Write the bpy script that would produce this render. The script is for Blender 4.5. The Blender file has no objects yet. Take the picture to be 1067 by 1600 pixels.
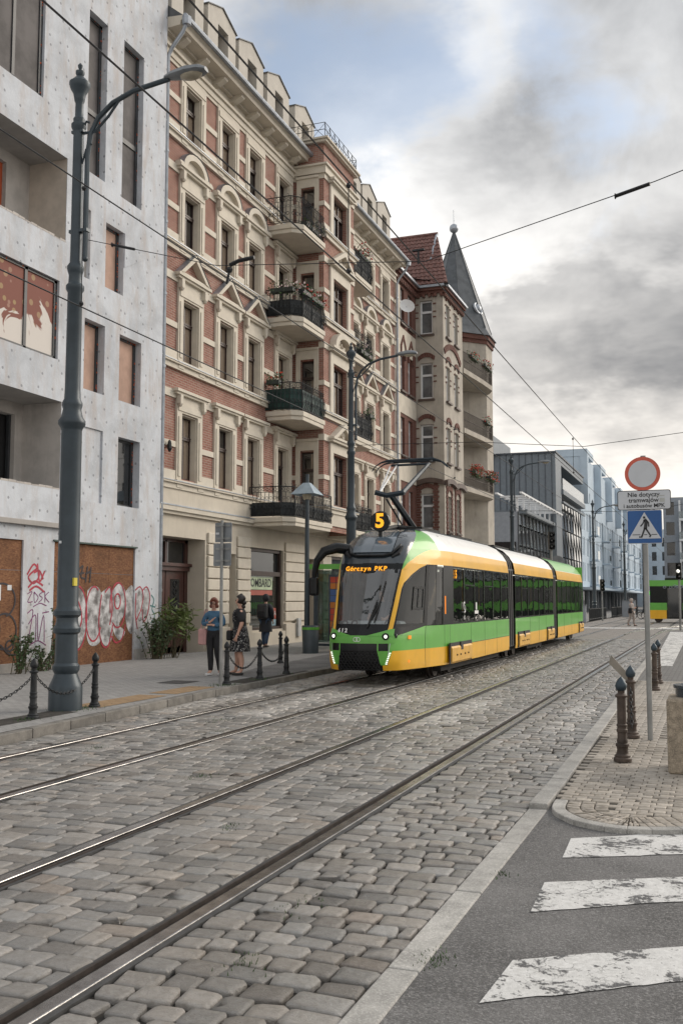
import bpy, bmesh, math, random
from mathutils import Vector, Matrix
R_ = math.radians
sc = bpy.context.scene
col = sc.collection
random.seed(7)
# ------------------------------------------------------------------ camera
H = 1.78
YAW, PITCH = R_(20.448), R_(4.998)
cd = bpy.data.cameras.new('camera'); cam = bpy.data.objects.new('camera', cd); col.objects.link(cam)
cd.sensor_fit = 'VERTICAL'; cd.sensor_height = 36; cd.lens = 35; cd.clip_end = 3000; cd.clip_start = .05
cam.location = (0, 0, H); cam.rotation_euler = (math.pi/2+PITCH, 0, YAW)
sc.camera = cam
sc.render.resolution_x = 682; sc.render.resolution_y = 1024
sc.render.engine = 'CYCLES'
sc.view_settings.view_transform = 'Standard'; sc.view_settings.look = 'None'
sc.view_settings.gamma = 1; sc.view_settings.use_curve_mapping = False
sc.view_settings.exposure = 0.6

# ------------------------------------------------------------------ node helper
class NT:
    def __init__(s, tree): s.t = tree
    def n(s, typ, ins=None, **kw):
        nd = s.t.nodes.new('ShaderNode'+typ)
        for k, v in kw.items(): setattr(nd, k, v)
        for k, v in (ins or {}).items(): s.i(nd, k, v)
        return nd
    def i(s, nd, k, v):
        if isinstance(v, bpy.types.NodeSocket): s.t.links.new(v, nd.inputs[k])
        elif isinstance(v, bpy.types.Node): s.t.links.new(v.outputs[0], nd.inputs[k])
        else: nd.inputs[k].default_value = v
    def math(s, op, a, b=0., c=0., clamp=False):
        nd = s.n('Math', operation=op, use_clamp=clamp); s.i(nd, 0, a); s.i(nd, 1, b)
        if op in ('MULTIPLY_ADD', 'SMOOTH_MIN', 'SMOOTH_MAX'): s.i(nd, 2, c)
        return nd.outputs[0]
    def mix(s, f, a, b, blend='MIX'):
        nd = s.n('MixRGB', blend_type=blend); s.i(nd, 0, f); s.i(nd, 1, a); s.i(nd, 2, b); return nd.outputs[0]
    def noise(s, vec, scale, detail=4, rough=.55, dist=0.):
        nd = s.n('TexNoise'); s.i(nd, 'Scale', scale); s.i(nd, 'Detail', detail); s.i(nd, 'Roughness', rough); s.i(nd, 'Distortion', dist)
        if vec is not None: s.i(nd, 'Vector', vec)
        return nd.outputs[0]
    def ramp(s, f, lo, hi):
        nd = s.n('MapRange', interpolation_type='SMOOTHSTEP'); s.i(nd, 0, f); s.i(nd, 1, lo); s.i(nd, 2, hi); return nd.outputs[0]
    def comb(s, x, y, z):
        nd = s.n('CombineXYZ'); s.i(nd, 0, x); s.i(nd, 1, y); s.i(nd, 2, z); return nd.outputs[0]
    def vmul(s, v, k):
        nd = s.n('VectorMath', operation='MULTIPLY'); s.i(nd, 0, v); s.i(nd, 1, k); return nd.outputs[0]
    def vadd(s, v, k):
        nd = s.n('VectorMath', operation='ADD'); s.i(nd, 0, v); s.i(nd, 1, k); return nd.outputs[0]

def C4(c): return (c[0], c[1], c[2], 1)

# ------------------------------------------------------------------ sky and sun
SUN_AZ, SUN_EL = R_(42), R_(28)          # azimuth measured from +Y towards +X
w = bpy.data.worlds.new('World'); sc.world = w; w.use_nodes = True
w.node_tree.nodes.clear(); T = NT(w.node_tree)
sky = T.n('TexSky', sky_type='NISHITA', sun_disc=False, sun_elevation=SUN_EL, sun_rotation=SUN_AZ, air_density=1.2, dust_density=1.5, ozone_density=1.5)
hsv = T.n('HueSaturation', {'Saturation': .72, 'Value': 1.0, 'Color': sky.outputs[0]})
bg1 = T.n('Background', {'Color': hsv.outputs[0], 'Strength': .11})
gen = T.n('TexCoord').outputs['Generated']
sep = T.n('SeparateXYZ', {0: gen})
zz = T.math('ADD', T.math('MAXIMUM', sep.outputs[2], 0.), .22)
u = T.math('DIVIDE', sep.outputs[0], zz); v = T.math('DIVIDE', sep.outputs[1], zz)
cv = T.comb(u, v, 0.)
cv = T.vadd(cv, (3.1, 7.4, 1.3))
n1 = T.noise(cv, 1.5, 4, .55, .45)
n2 = T.noise(T.vadd(cv, (5.2, 1.7, .4)), 3.4, 4, .62, .2)
n3 = T.noise(T.vadd(cv, (9.7, 4.1, 2.)), .85, 3, .5, .3)
n4 = T.noise(T.vadd(gen, (2., 5., 1.)), 7.0, 6, .6, .5)          # fine wisps
def _dir(px, py):
    d = Vector((math.cos(YAW), math.sin(YAW), 0))*(px-533.5)
    f_ = Vector((-math.sin(YAW)*math.cos(PITCH), math.cos(YAW)*math.cos(PITCH), math.sin(PITCH))); r_ = Vector((math.cos(YAW), math.sin(YAW), 0))
    return (d+r_.cross(f_)*(800-py)+f_*1555).normalized()
_nc = T.n('TexNoise', {'Vector': T.vmul(gen, (1., 1., 2.2)), 'Scale': 5.5, 'Detail': 5., 'Roughness': .62}).outputs['Color']
wgen = T.vadd(gen, T.vmul(T.vadd(_nc, (-.5, -.5, -.5)), (.20, .20, .13)))      # torn edges
_nm = T.n('VectorMath', operation='NORMALIZE'); T.i(_nm, 0, wgen); wgen = _nm.outputs[0]
def bank(px, py, r, wgt):                                      # one cloud bank, a soft disc on the dome torn by the noise
    dv = _dir(px, py); dot = T.n('VectorMath', operation='DOT_PRODUCT'); T.i(dot, 0, wgen); T.i(dot, 1, tuple(dv))
    ang = T.math('ARCCOSINE', T.math('MINIMUM', dot.outputs['Value'], .99999))
    return T.math('MULTIPLY', T.ramp(ang, R_(r)*1.3, 0.), wgt)
def total(L):
    o = None
    for q in L: o = bank(*q) if o is None else T.math('ADD', o, bank(*q))
    return o
dark = total([(800, 540, 3.6, .5), (880, 525, 4.2, .7), (970, 505, 4.4, .7), (1060, 540, 4.6, .62), (830, 455, 2.6, .36), (1030, 130, 13, .24), (960, 300, 6, .14), (780, 250, 5, .3), (540, 20, 9, .30), (680, 330, 4, .2), (1010, 650, 3, .25)])
dark = T.math('MINIMUM', dark, .66)
lightb = total([(745, 88, 3.6, .36), (560, 190, 4, .3), (660, 270, 6, .35), (720, 430, 8, .4), (900, 430, 5, .25)])
blue = total([(530, 90, 7, .40), (620, 175, 5, .46), (450, 170, 6, .42), (870, 110, 5, .5), (700, 40, 4, .3)])
glow = T.ramp(sep.outputs[2], .60, .05)                      # thinner, brighter cloud towards the horizon
shade = T.math('ADD', T.math('MULTIPLY', T.math('SUBTRACT', n3, .5), .7), T.math('MULTIPLY', T.math('SUBTRACT', n2, .5), .8))
shade = T.math('ADD', shade, T.math('MULTIPLY', T.math('SUBTRACT', n4, .5), .75))
shade = T.math('ADD', T.math('ADD', shade, .29), dark)
shade = T.math('SUBTRACT', shade, T.math('ADD', T.math('MULTIPLY', glow, .32), T.math('MULTIPLY', lightb, .8)), clamp=True)
cc = T.mix(shade, T.mix(glow, (.97, .985, 1.0, 1), (1.05, .99, .91, 1)), (.17, .178, .195, 1))
cover = T.ramp(T.math('SUBTRACT', T.math('ADD', T.math('MULTIPLY', n1, .6), T.math('MULTIPLY', n4, .55)), T.math('MULTIPLY', blue, .5)), .22, .56)
cover = T.math('ADD', cover, T.math('ADD', T.math('MULTIPLY', glow, .35), T.math('MULTIPLY', lightb, .5)), clamp=True)
bg2 = T.n('Background', {'Color': cc, 'Strength': .72})
mx = T.n('MixShader'); T.i(mx, 0, cover); T.i(mx, 1, bg1); T.i(mx, 2, bg2)
T.n('OutputWorld', {0: mx.outputs[0]})
sl = bpy.data.lights.new('sun', 'SUN'); sl.energy = 1.5; sl.angle = R_(35); sl.color = (1, .90, .78)
so = bpy.data.objects.new('sun', sl); col.objects.link(so)
sd = Vector((math.sin(SUN_AZ)*math.cos(SUN_EL), math.cos(SUN_AZ)*math.cos(SUN_EL), math.sin(SUN_EL)))
so.rotation_euler = sd.to_track_quat('Z', 'Y').to_euler(); so.location = (20, 20, 40)

# ------------------------------------------------------------------ pixel helper (photograph pixel -> point on a real plane)
FPX = 1555.
_s, _c = math.sin, math.cos
CR = Vector((_c(YAW), _s(YAW), 0)); CF = Vector((-_s(YAW)*_c(PITCH), _c(YAW)*_c(PITCH), _s(PITCH))); CU = CR.cross(CF)
def atX(x, y, X):
    d = CR*(x-533.5)+CU*(800-y)+CF*FPX; t = X/d.x; return (d.y*t, H+d.z*t)
def proj(X, Y, Z):
    v = Vector((X, Y, Z-H)); d = v.dot(CF)
    if d < .1: return None
    return (533.5+FPX*v.dot(CR)/d, 800-FPX*v.dot(CU)/d)

# ------------------------------------------------------------------ mesh helpers
class MB:
    def __init__(s): s.v = []; s.f = []
    def add(s, vs, fs):
        o = len(s.v); s.v += [tuple(q) for q in vs]; s.f += [tuple(o+i for i in f) for f in fs]; return s
    def box(s, x0, x1, y0, y1, z0, z1):
        if x0 > x1: x0, x1 = x1, x0
        if y0 > y1: y0, y1 = y1, y0
        if z0 > z1: z0, z1 = z1, z0
        return s.add([(x0,y0,z0),(x1,y0,z0),(x1,y1,z0),(x0,y1,z0),(x0,y0,z1),(x1,y0,z1),(x1,y1,z1),(x0,y1,z1)],
              [(0,3,2,1),(4,5,6,7),(0,1,5,4),(1,2,6,5),(2,3,7,6),(3,0,4,7)])
    def prism(s, pts, fn0, fn1):     # polygon through two mapping functions (p -> xyz)
        n = len(pts); a = [fn0(p) for p in pts]; b = [fn1(p) for p in pts]
        return s.add(a+b, [tuple(range(n))[::-1], tuple(range(n, 2*n))]+[(i, (i+1) % n, n+(i+1) % n, n+i) for i in range(n)])
    def ex(s, pts, z0, z1): return s.prism(pts, lambda p: (p[0], p[1], z0), lambda p: (p[0], p[1], z1))
    def exX(s, pts, x0, x1): return s.prism(pts, lambda p: (x0, p[0], p[1]), lambda p: (x1, p[0], p[1]))
    def exY(s, pts, y0, y1): return s.prism(pts, lambda p: (p[0], y0, p[1]), lambda p: (p[0], y1, p[1]))
    def tube(s, pts, r, n=6, cap=True):
        pts = [Vector(p) for p in pts]; m = len(pts); rs = r if isinstance(r, (list, tuple)) else [r]*m
        t0 = (pts[1]-pts[0]).normalized(); up = Vector((0, 0, 1)) if abs(t0.z) < .9 else Vector((1, 0, 0))
        a = t0.cross(up).normalized(); vs = []; fs = []
        for i, p in enumerate(pts):
            t = (pts[min(i+1, m-1)]-pts[max(i-1, 0)]); t = t.normalized() if t.length > 1e-9 else t0
            a = (a-t*a.dot(t)); a = a.normalized() if a.length > 1e-6 else t.orthogonal().normalized()
            b = t.cross(a)
            for k in range(n):
                q = 2*math.pi*k/n; vs.append(p+(a*math.cos(q)+b*math.sin(q))*rs[i])
        for i in range(m-1):
            for k in range(n): k2 = (k+1) % n; fs.append((i*n+k, i*n+k2, (i+1)*n+k2, (i+1)*n+k))
        if cap: fs += [tuple(range(n))[::-1], tuple((m-1)*n+k for k in range(n))]
        return s.add(vs, fs)
    def lathe(s, prof, n=16, c=(0, 0, 0), cap=True):
        vs = []; fs = []; m = len(prof)
        for r, z in prof:
            for k in range(n):
                q = 2*math.pi*k/n; vs.append((c[0]+r*math.cos(q), c[1]+r*math.sin(q), c[2]+z))
        for i in range(m-1):
            for k in range(n): k2 = (k+1) % n; fs.append((i*n+k, i*n+k2, (i+1)*n+k2, (i+1)*n+k))
        if cap: fs += [tuple(range(n))[::-1], tuple((m-1)*n+k for k in range(n))]
        return s.add(vs, fs)
    def ball(s, c, r, n=8, m=5, sx=1, sy=1, sz=1):
        pr = [(r*math.sin(math.pi*i/m), -r*math.cos(math.pi*i/m)) for i in range(m+1)]
        b = MB().lathe([(max(p, 1e-4), z) for p, z in pr], n, cap=False)
        return s.add([(c[0]+x*sx, c[1]+y*sy, c[2]+z*sz) for x, y, z in b.v], b.f)
    def torus(s, c, R, r, ax=(0, 0, 1), n=14, m=6, a0=0, a1=2*math.pi):
        ax = Vector(ax).normalized(); a = ax.orthogonal().normalized(); b = ax.cross(a); c = Vector(c)
        return s.tube([c+(a*math.cos(a0+(a1-a0)*i/n)+b*math.sin(a0+(a1-a0)*i/n))*R for i in range(n+1)], r, m, cap=False)
    def mesh(s, name, mat, smooth=False):
        me = bpy.data.meshes.new(name); me.from_pydata(s.v, [], s.f); me.validate(); me.update()
        if mat: me.materials.append(mat)
        if smooth: smooth_mesh(me, smooth if smooth is not True else 40)
        return me
    def build(s, name, mat, parent=None, smooth=False, bevel=0, loc=None, local=False):
        return link(name, s.mesh(name, mat, smooth), parent, loc, local, bevel)

def smooth_mesh(me, ang=40):
    bm = bmesh.new(); bm.from_mesh(me)
    bmesh.ops.recalc_face_normals(bm, faces=bm.faces)
    for f in bm.faces: f.smooth = True
    a = math.radians(ang)
    for e in bm.edges:
        if len(e.link_faces) == 2 and e.calc_face_angle(0) > a: e.smooth = False
    bm.to_mesh(me); bm.free()

def link(name, me, parent=None, loc=None, local=False, bevel=0, rz=0):
    o = bpy.data.objects.new(name, me); col.objects.link(o)
    l = Vector(loc) if loc is not None else Vector((0, 0, 0))
    if parent:
        o.parent = parent; base = OFF.get(parent.name, Vector((0, 0, 0)))
        if local: OFF[o.name] = base+l
        else: OFF[o.name] = l.copy(); l = l-base
    else: OFF[o.name] = l.copy()
    o.location = l
    if rz: o.rotation_euler.z = rz
    if bevel:
        b = o.modifiers.new('bevel', 'BEVEL'); b.width = bevel; b.segments = 2; b.limit_method = 'ANGLE'; b.angle_limit = R_(50)
    return o
OFF = {}
def tag(o, label=None, cat=None, group=None, kind=None):
    if label: o['label'] = label
    if cat: o['category'] = cat
    if group: o['group'] = group
    if kind: o['kind'] = kind
    return o
def thing(name, label, cat, loc=(0, 0, 0), group=None):
    o = bpy.data.objects.new(name, None); col.objects.link(o); o.location = loc; o.empty_display_size = .2
    OFF[o.name] = Vector(loc); return tag(o, label, cat, group)
def copy_tree(o, parent=None):
    c = o.copy(); col.objects.link(c)
    if parent: c.parent = parent
    for ch in [x for x in col.objects if x.parent == o]: copy_tree(ch, c)
    return c
def place(root, loc, rz=0, sc_=1, label=None, group=None):
    root.location = loc; root.rotation_euler.z = rz; root.scale = (sc_,)*3
    if label: root['label'] = label
    if group: root['group'] = group
    OFF[root.name] = Vector(loc); return root

def text(name, body, size, mat, parent, M, ext=.001, font_bold=0.):
    cu = bpy.data.curves.new(name, 'FONT'); cu.body = body; cu.size = size; cu.extrude = ext; cu.align_x = 'CENTER'; cu.align_y = 'CENTER'; cu.offset = font_bold
    cu.resolution_u = 3
    t = bpy.data.objects.new(name, cu); col.objects.link(t)
    me = bpy.data.meshes.new_from_object(t.evaluated_get(bpy.context.evaluated_depsgraph_get()))
    bpy.data.objects.remove(t); me.materials.clear(); me.materials.append(mat); me.transform(M)
    return link(name, me, parent)
def face_mat(origin, right, up):       # matrix for flat print: local x -> right, y -> up
    r = Vector(right).normalized(); u_ = Vector(up).normalized(); n_ = r.cross(u_)
    M = Matrix((r, u_, n_)).transposed().to_4x4(); M.translation = Vector(origin); return M

def wall(mb, fr, u0, u1, z0, z1, holes, d=.3):
    """flat wall with real rectangular openings; fr maps (u, n, z) -> xyz, openings get reveals of depth d"""
    us = sorted({u0, u1, *[q for h in holes for q in h[:2]]}); us = [q for q in us if u0 <= q <= u1]
    zs = sorted({z0, z1, *[q for h in holes for q in h[2:4]]}); zs = [q for q in zs if z0 <= q <= z1]
    for i in range(len(us)-1):
        for j in range(len(zs)-1):
            cu, cz = (us[i]+us[i+1])/2, (zs[j]+zs[j+1])/2
            if any(h[0] < cu < h[1] and h[2] < cz < h[3] for h in holes): continue
            mb.add([fr(us[i], 0, zs[j]), fr(us[i+1], 0, zs[j]), fr(us[i+1], 0, zs[j+1]), fr(us[i], 0, zs[j+1])], [(0, 1, 2, 3)])
    for h in holes:
        a, b, p, q = h[:4]; dd = h[4] if len(h) > 4 else d
        for (A, B) in (((a, p), (b, p)), ((b, p), (b, q)), ((b, q), (a, q)), ((a, q), (a, p))):
            mb.add([fr(A[0], 0, A[1]), fr(B[0], 0, B[1]), fr(B[0], -dd, B[1]), fr(A[0], -dd, A[1])], [(0, 1, 2, 3)])
    return mb
def fbox(mb, fr, u0, u1, n0, n1, z0, z1):
    a = fr(u0, n0, z0); b = fr(u1, n1, z1); return mb.box(a[0], b[0], a[1], b[1], a[2], b[2])
def FX(X): return lambda u, n, z: (X+n, u, z)          # wall facing +X (u runs along Y)
def FY(Y): return lambda u, n, z: (u, Y-n, z)          # wall facing -Y (u runs along X)

# ------------------------------------------------------------------ materials
def pm(name, c, rough=.6, metal=0., var=.12, scale=3., bump=0., bscale=40., spec=.5, coat=0., streak=0., obj=False, emit=None, es=1., speck=0., c2=None, rndc=0., holes=0.):
    m = bpy.data.materials.new(name); m.use_nodes = True; t = NT(m.node_tree); b = m.node_tree.nodes['Principled BSDF']
    vec = t.n('TexCoord').outputs['Object'] if obj else t.n('NewGeometry').outputs['Position']
    n = t.noise(vec, scale, 5, .6)
    k1 = C4([max(0, x*(1-var)) for x in c]); k2 = C4([min(1, x*(1+var)) for x in (c2 or c)])
    cc = t.mix(t.ramp(n, .3, .7), k1, k2)
    if speck:
        s_ = t.noise(vec, 75, 3, .75); cc = t.mix(t.math('MULTIPLY', t.ramp(s_, .48, .66), speck), cc, C4([min(1, x*2.3+.04) for x in c])); cc = t.mix(t.math('MULTIPLY', t.ramp(s_, .42, .30), speck), cc, C4([x*.35 for x in c]))
    if streak:
        sv = t.vmul(vec, (1.6, 1.6, .14)); s_ = t.noise(sv, 3.5, 6, .65); s2 = t.noise(vec, 1.3, 5, .6)
        cc = t.mix(t.math('MULTIPLY', t.math('MULTIPLY', t.ramp(s_, .5, .72), t.ramp(s2, .35, .6)), streak), cc, C4([x*.42 for x in c]))
    t.i(b, 'Base Color', cc); t.i(b, 'Roughness', rough); t.i(b, 'Metallic', metal); t.i(b, 'Specular IOR Level', spec); t.i(b, 'Coat Weight', coat); t.i(b, 'Coat Roughness', .06)
    if bump:
        bn = t.noise(vec, bscale, 4, .6); bp = t.n('Bump', {'Strength': bump, 'Distance': .01, 'Height': bn}); t.i(b, 'Normal', bp.outputs[0])
    if rndc:
        oi = t.n('ObjectInfo'); cc = t.mix(1., cc, t.mix(oi.outputs['Random'], C4([1-rndc]*3), C4([1+rndc]*3)), 'MULTIPLY'); t.i(b, 'Base Color', cc)
    if holes:
        t.i(b, 'Alpha', t.ramp(t.math('ADD', t.noise(vec, 30, 4, .7), t.math('MULTIPLY', t.noise(vec, 3, 2), .4)), holes-.08, holes+.06))
    if emit: t.i(b, 'Emission Color', C4(emit)); t.i(b, 'Emission Strength', es)
    return m

def brick_mat(name, c1, c2, cm, bw=.26, bh=.075, mortar=.012, var=.35, bump=.25, axes='xyz', rot=0., worn=0.):
    m = bpy.data.materials.new(name); m.use_nodes = True; t = NT(m.node_tree); b = m.node_tree.nodes['Principled BSDF']
    pos = t.n('NewGeometry').outputs['Position']; sp = t.n('SeparateXYZ', {0: pos})
    if axes == 'wall': vec = t.comb(t.math('ADD', sp.outputs[0], sp.outputs[1]), sp.outputs[2], 0.)
    else: vec = t.comb(sp.outputs[0], sp.outputs[1], 0.)
    if rot:
        vr = t.n('VectorRotate', rotation_type='Z_AXIS'); t.i(vr, 'Vector', vec); t.i(vr, 'Angle', rot); vec = vr.outputs[0]
    br = t.n('TexBrick', {'Vector': vec, 'Color1': C4(c1), 'Color2': C4(c2), 'Mortar': C4(cm), 'Scale': 1., 'Mortar Size': mortar, 'Mortar Smooth': .3, 'Bias': 0., 'Brick Width': bw, 'Row Height': bh})
    n = t.noise(pos, 2.2, 6, .65); nf = t.noise(pos, 26, 4, .6)
    cc = t.mix(t.math('MULTIPLY', t.ramp(n, .35, .75), var), br.outputs['Color'], C4([x*.55 for x in c1]))
    cc = t.mix(t.math('MULTIPLY', t.ramp(nf, .5, .8), .35), cc, C4([min(1, x*1.5+.03) for x in c2]))
    if worn:
        w2 = t.noise(t.vadd(pos, (7., 3., 1.)), .9, 6, .65); cc = t.mix(t.math('MULTIPLY', t.ramp(w2, .52, .66), worn), cc, C4([x*.75+.2 for x in cm]))
    t.i(b, 'Base Color', cc); t.i(b, 'Roughness', .85); t.i(b, 'Specular IOR Level', .3)
    bp = t.n('Bump', {'Strength': bump, 'Distance': .01, 'Height': t.math('MULTIPLY_ADD', br.outputs['Fac'], -1., t.math('MULTIPLY', nf, .5))}); t.i(b, 'Normal', bp.outputs[0])
    return m

def glass_mat(name, tint, body=(.012, .014, .016), trans=.5, rough=.02, ior=1.52, wavy=0.):
    """thin pane: fresnel reflection over a tinted see-through / dark body mix"""
    m = bpy.data.materials.new(name); m.use_nodes = True; t = NT(m.node_tree); t.t.nodes.clear()
    tr = t.n('BsdfTransparent', {0: C4(tint)}); df = t.n('BsdfDiffuse', {0: C4(body)}); gl = t.n('BsdfGlossy', {0: (1, 1, 1, 1), 'Roughness': rough})
    a = t.n('MixShader', {0: 1-trans}); t.i(a, 1, tr.outputs[0]); t.i(a, 2, df.outputs[0])
    bf = t.n('NewGeometry').outputs['Backfacing']; fr = t.n('Fresnel', {0: t.math('MULTIPLY_ADD', bf, 1/ior-ior, ior)}); b = t.n('MixShader'); t.i(b, 0, fr.outputs[0]); t.i(b, 1, a.outputs[0]); t.i(b, 2, gl.outputs[0])
    if wavy:
        nz = t.noise(t.vmul(t.n('NewGeometry').outputs['Position'], (1., .6, 1.)), 2.2, 3, .5); bp = t.n('Bump', {'Strength': wavy, 'Distance': .05, 'Height': nz}); t.i(gl, 'Normal', bp.outputs[0])
    t.n('OutputMaterial', {0: b.outputs[0]}); return m

def emit_mat(name, c, s):
    m = bpy.data.materials.new(name); m.use_nodes = True; t = NT(m.node_tree); t.t.nodes.clear()
    t.n('OutputMaterial', {0: t.n('Emission', {0: C4(c), 1: s}).outputs[0]}); return m

def tint_mat(name, base, rough=.7, bump=.5, bscale=70., spec=.4):
    """stone whose colour per piece comes from the mesh's own colour attribute"""
    m = bpy.data.materials.new(name); m.use_nodes = True; t = NT(m.node_tree); b = m.node_tree.nodes['Principled BSDF']
    at = t.n('Attribute', attribute_name='tint'); pos = t.n('NewGeometry').outputs['Position']
    n = t.noise(pos, 22, 5, .65); f = t.noise(pos, 140, 3, .7); big = t.noise(pos, .55, 4, .6)
    c = t.mix(1., at.outputs['Color'], C4(base), 'MULTIPLY')
    c = t.mix(t.ramp(n, .3, .75), c, t.mix(1., c, (.72, .7, .66, 1), 'MULTIPLY'))
    c = t.mix(t.math('MULTIPLY', t.ramp(f, .55, .75), .35), c, t.mix(1., c, (1.7, 1.7, 1.7, 1), 'MULTIPLY'))
    c = t.mix(t.math('MULTIPLY', t.ramp(big, .42, .7), .5), c, t.mix(1., c, (.62, .58, .52, 1), 'MULTIPLY'))
    t.i(b, 'Base Color', c); t.i(b, 'Specular IOR Level', spec)
    t.i(b, 'Roughness', t.math('MULTIPLY_ADD', n, .4, rough-.2))
    h = t.math('MULTIPLY_ADD', f, .5, n)
    bp = t.n('Bump', {'Strength': bump, 'Distance': .012, 'Height': h}); t.i(b, 'Normal', bp.outputs[0]); return m
# ================================================================== GROUND
M = {}
M['dirt'] = pm('joint_sand', (.036, .032, .027), .95, var=.4, scale=14, bump=.5, bscale=90)
M['cobble'] = tint_mat('granite_cobble', (.30, .288, .275), .34, 1.0, spec=.8)
M['asphalt'] = pm('asphalt', (.122, .119, .117), .82, var=.34, scale=.9, bump=1., bscale=90, speck=.65)
M['paver'] = tint_mat('concrete_paver', (.40, .37, .335), .6, .3, 120)
M['granite'] = pm('granite_kerb', (.33, .32, .30), .75, rndc=.14, var=.22, scale=5, bump=.35, bscale=120, speck=.3)
M['granite2'] = pm('worn_dark_kerb', (.16, .15, .135), .85, rndc=.15, var=.25, scale=5, bump=.3, bscale=90, speck=.2)
M['pavement'] = brick_mat('grey_brick_pavement', (.27, .265, .26), (.335, .33, .32), (.15, .145, .14), .21, .105, .008, .3, .3)
M['farpave'] = brick_mat('far_setts', (.27, .25, .23), (.36, .335, .31), (.12, .115, .11), .22, .17, .02, .25, .5)
M['steel'] = pm('rail_steel', (.36, .35, .34), .24, .95, var=.3, scale=6, bump=.1, bscale=60)
M['railside'] = pm('rail_rust', (.055, .045, .04), .6, .5, var=.3, scale=12)
M['groove'] = pm('rail_groove_dark', (.02, .018, .016), .9)  # near-black floor of the groove
M['bitumen'] = pm('bitumen_joint', (.05, .05, .05), .7, var=.25, scale=10, bump=.2)
M['tactile'] = brick_mat('ochre_tactile_paving', (.30, .20, .11), (.36, .25, .145), (.17, .12, .08), .21, .105, .01, .3, .3)

def wpaint(name):
    m = bpy.data.materials.new(name); m.use_nodes = True; t = NT(m.node_tree); b = m.node_tree.nodes['Principled BSDF']
    pos = t.n('NewGeometry').outputs['Position']
    n = t.noise(pos, 3.2, 8, .72, .6); f = t.noise(pos, 190, 2, .7); d = t.noise(pos, 24, 5, .65)
    wp = t.vadd(pos, t.vmul(t.n('TexNoise', {'Vector': pos, 'Scale': 16., 'Detail': 4.}).outputs['Color'], (.09, .09, 0)))
    vo = t.n('TexVoronoi', {'Vector': wp, 'Scale': 11.}, feature='DISTANCE_TO_EDGE')
    area = t.ramp(t.noise(pos, 1.9, 4, .6, .5), .52, .66)
    crack = t.math('MULTIPLY', t.ramp(vo.outputs['Distance'], .03, .004), area)
    chips = t.ramp(t.math('ADD', t.math('MULTIPLY', n, .75), t.math('MULTIPLY', d, .42)), .60, .66)
    gone = t.math('MAXIMUM', chips, t.math('MULTIPLY', crack, .9))
    gone = t.math('MAXIMUM', gone, t.math('MULTIPLY', t.ramp(f, .60, .68), .45))
    c = t.mix(t.ramp(d, .3, .7), (.55, .545, .53, 1), (.72, .715, .70, 1))
    c = t.mix(gone, c, t.mix(t.ramp(f, .45, .75), (.075, .075, .077, 1), (.22, .22, .22, 1)))
    t.i(b, 'Base Color', c); t.i(b, 'Roughness', .8)
    bp = t.n('Bump', {'Strength': .6, 'Distance': .006, 'Height': t.math('SUBTRACT', f, gone)}); t.i(b, 'Normal', bp.outputs[0]); return m
M['roadpaint'] = wpaint('worn_road_paint')

def sheet(name, pts, z, mat, parent=None, kind='structure'):
    o = MB().add([(x, y, z) for x, y in pts], [tuple(range(len(pts)))]).build(name, mat, parent)
    if kind and not parent: o['kind'] = kind
    return o
sheet('ground', [(-900, -300), (900, -300), (900, 1500), (-900, 1500)], -.09, M['asphalt'])

# kerb line on the far side and on the near side of the cobbled carriageway
KL = [(-7.75, -6), (-8.0, 4), (-8.22, 10), (-8.62, 16), (-8.75, 22), (-8.85, 34), (-8.9, 57)]
def lerp_line(L, y):
    for (a, b), (c, d) in zip(L, L[1:]):
        if b <= y <= d: return a+(c-a)*(y-b)/(d-b)
    return L[-1][0] if y > L[-1][1] else L[0][0]
KR = [(-1.54, -6), (-1.54, 10), (-1.66, 17), (-1.85, 25), (-1.95, 31)]

# --- cobbled road: joint bed, single setts, rest of the setts
road = sheet('cobbled_road', [(-9.2, -6), (-1.45, -6), (-1.45, 12), (-1.6, 20), (-1.8, 31), (-1.9, 46), (-9.2, 46)], -.028, M['dirt'])
RAILS = [-7.55, -6.10, -4.27, -2.83]
def sett(cx, cy, wx, wy, top, rnd, cut=.28, tilt=.006, jit=1.):
    """one dressed stone: rounded outline, domed top"""
    hx, hy = wx/2, wy/2; c = min(hx, hy)*cut*rnd.uniform(.6, 1.3)
    out = [(-hx+c, -hy), (hx-c, -hy), (hx, -hy+c), (hx, hy-c), (hx-c, hy), (-hx+c, hy), (-hx, hy-c), (-hx, -hy+c)]
    out = [(x+rnd.uniform(-.011, .011)*jit, y+rnd.uniform(-.010, .010)*jit) for x, y in out]
    rt = rnd.uniform(-.07, .07)*jit; out = [(x-y*rt, y+x*rt) for x, y in out]
    tx, ty = rnd.uniform(-tilt, tilt)*6, rnd.uniform(-tilt, tilt)*6
    vs = []
    for k, dz in ((.97, -.05), (1., -.009), (.955, -.001), (.62, .001)):
        vs += [(cx+x*k, cy+y*k, top+dz+(x*tx+y*ty)*k) for x, y in out]
    vs.append((cx+rnd.uniform(-.02, .02), cy, top+.001+rnd.uniform(-.003, .003)))
    fs = []
    for r in range(3):
        for i in range(8): j = (i+1) % 8; fs.append((r*8+i, r*8+j, r*8+8+j, r*8+8+i))
    fs += [(24+i, 24+(i+1) % 8, 32) for i in range(8)]
    return vs, fs
def tinted(name, vs, fs, tints, mat, parent):
    me = bpy.data.meshes.new(name); me.from_pydata(vs, [], fs); me.update()
    at = me.attributes.new('tint', 'FLOAT_COLOR', 'POINT')
    at.data.foreach_set('color', [q for t in tints for q in (t[0], t[1], t[2], 1.)])
    me.polygons.foreach_set('use_smooth', [True]*len(me.polygons)); me.materials.append(mat)
    return link(name, me, parent)
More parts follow.
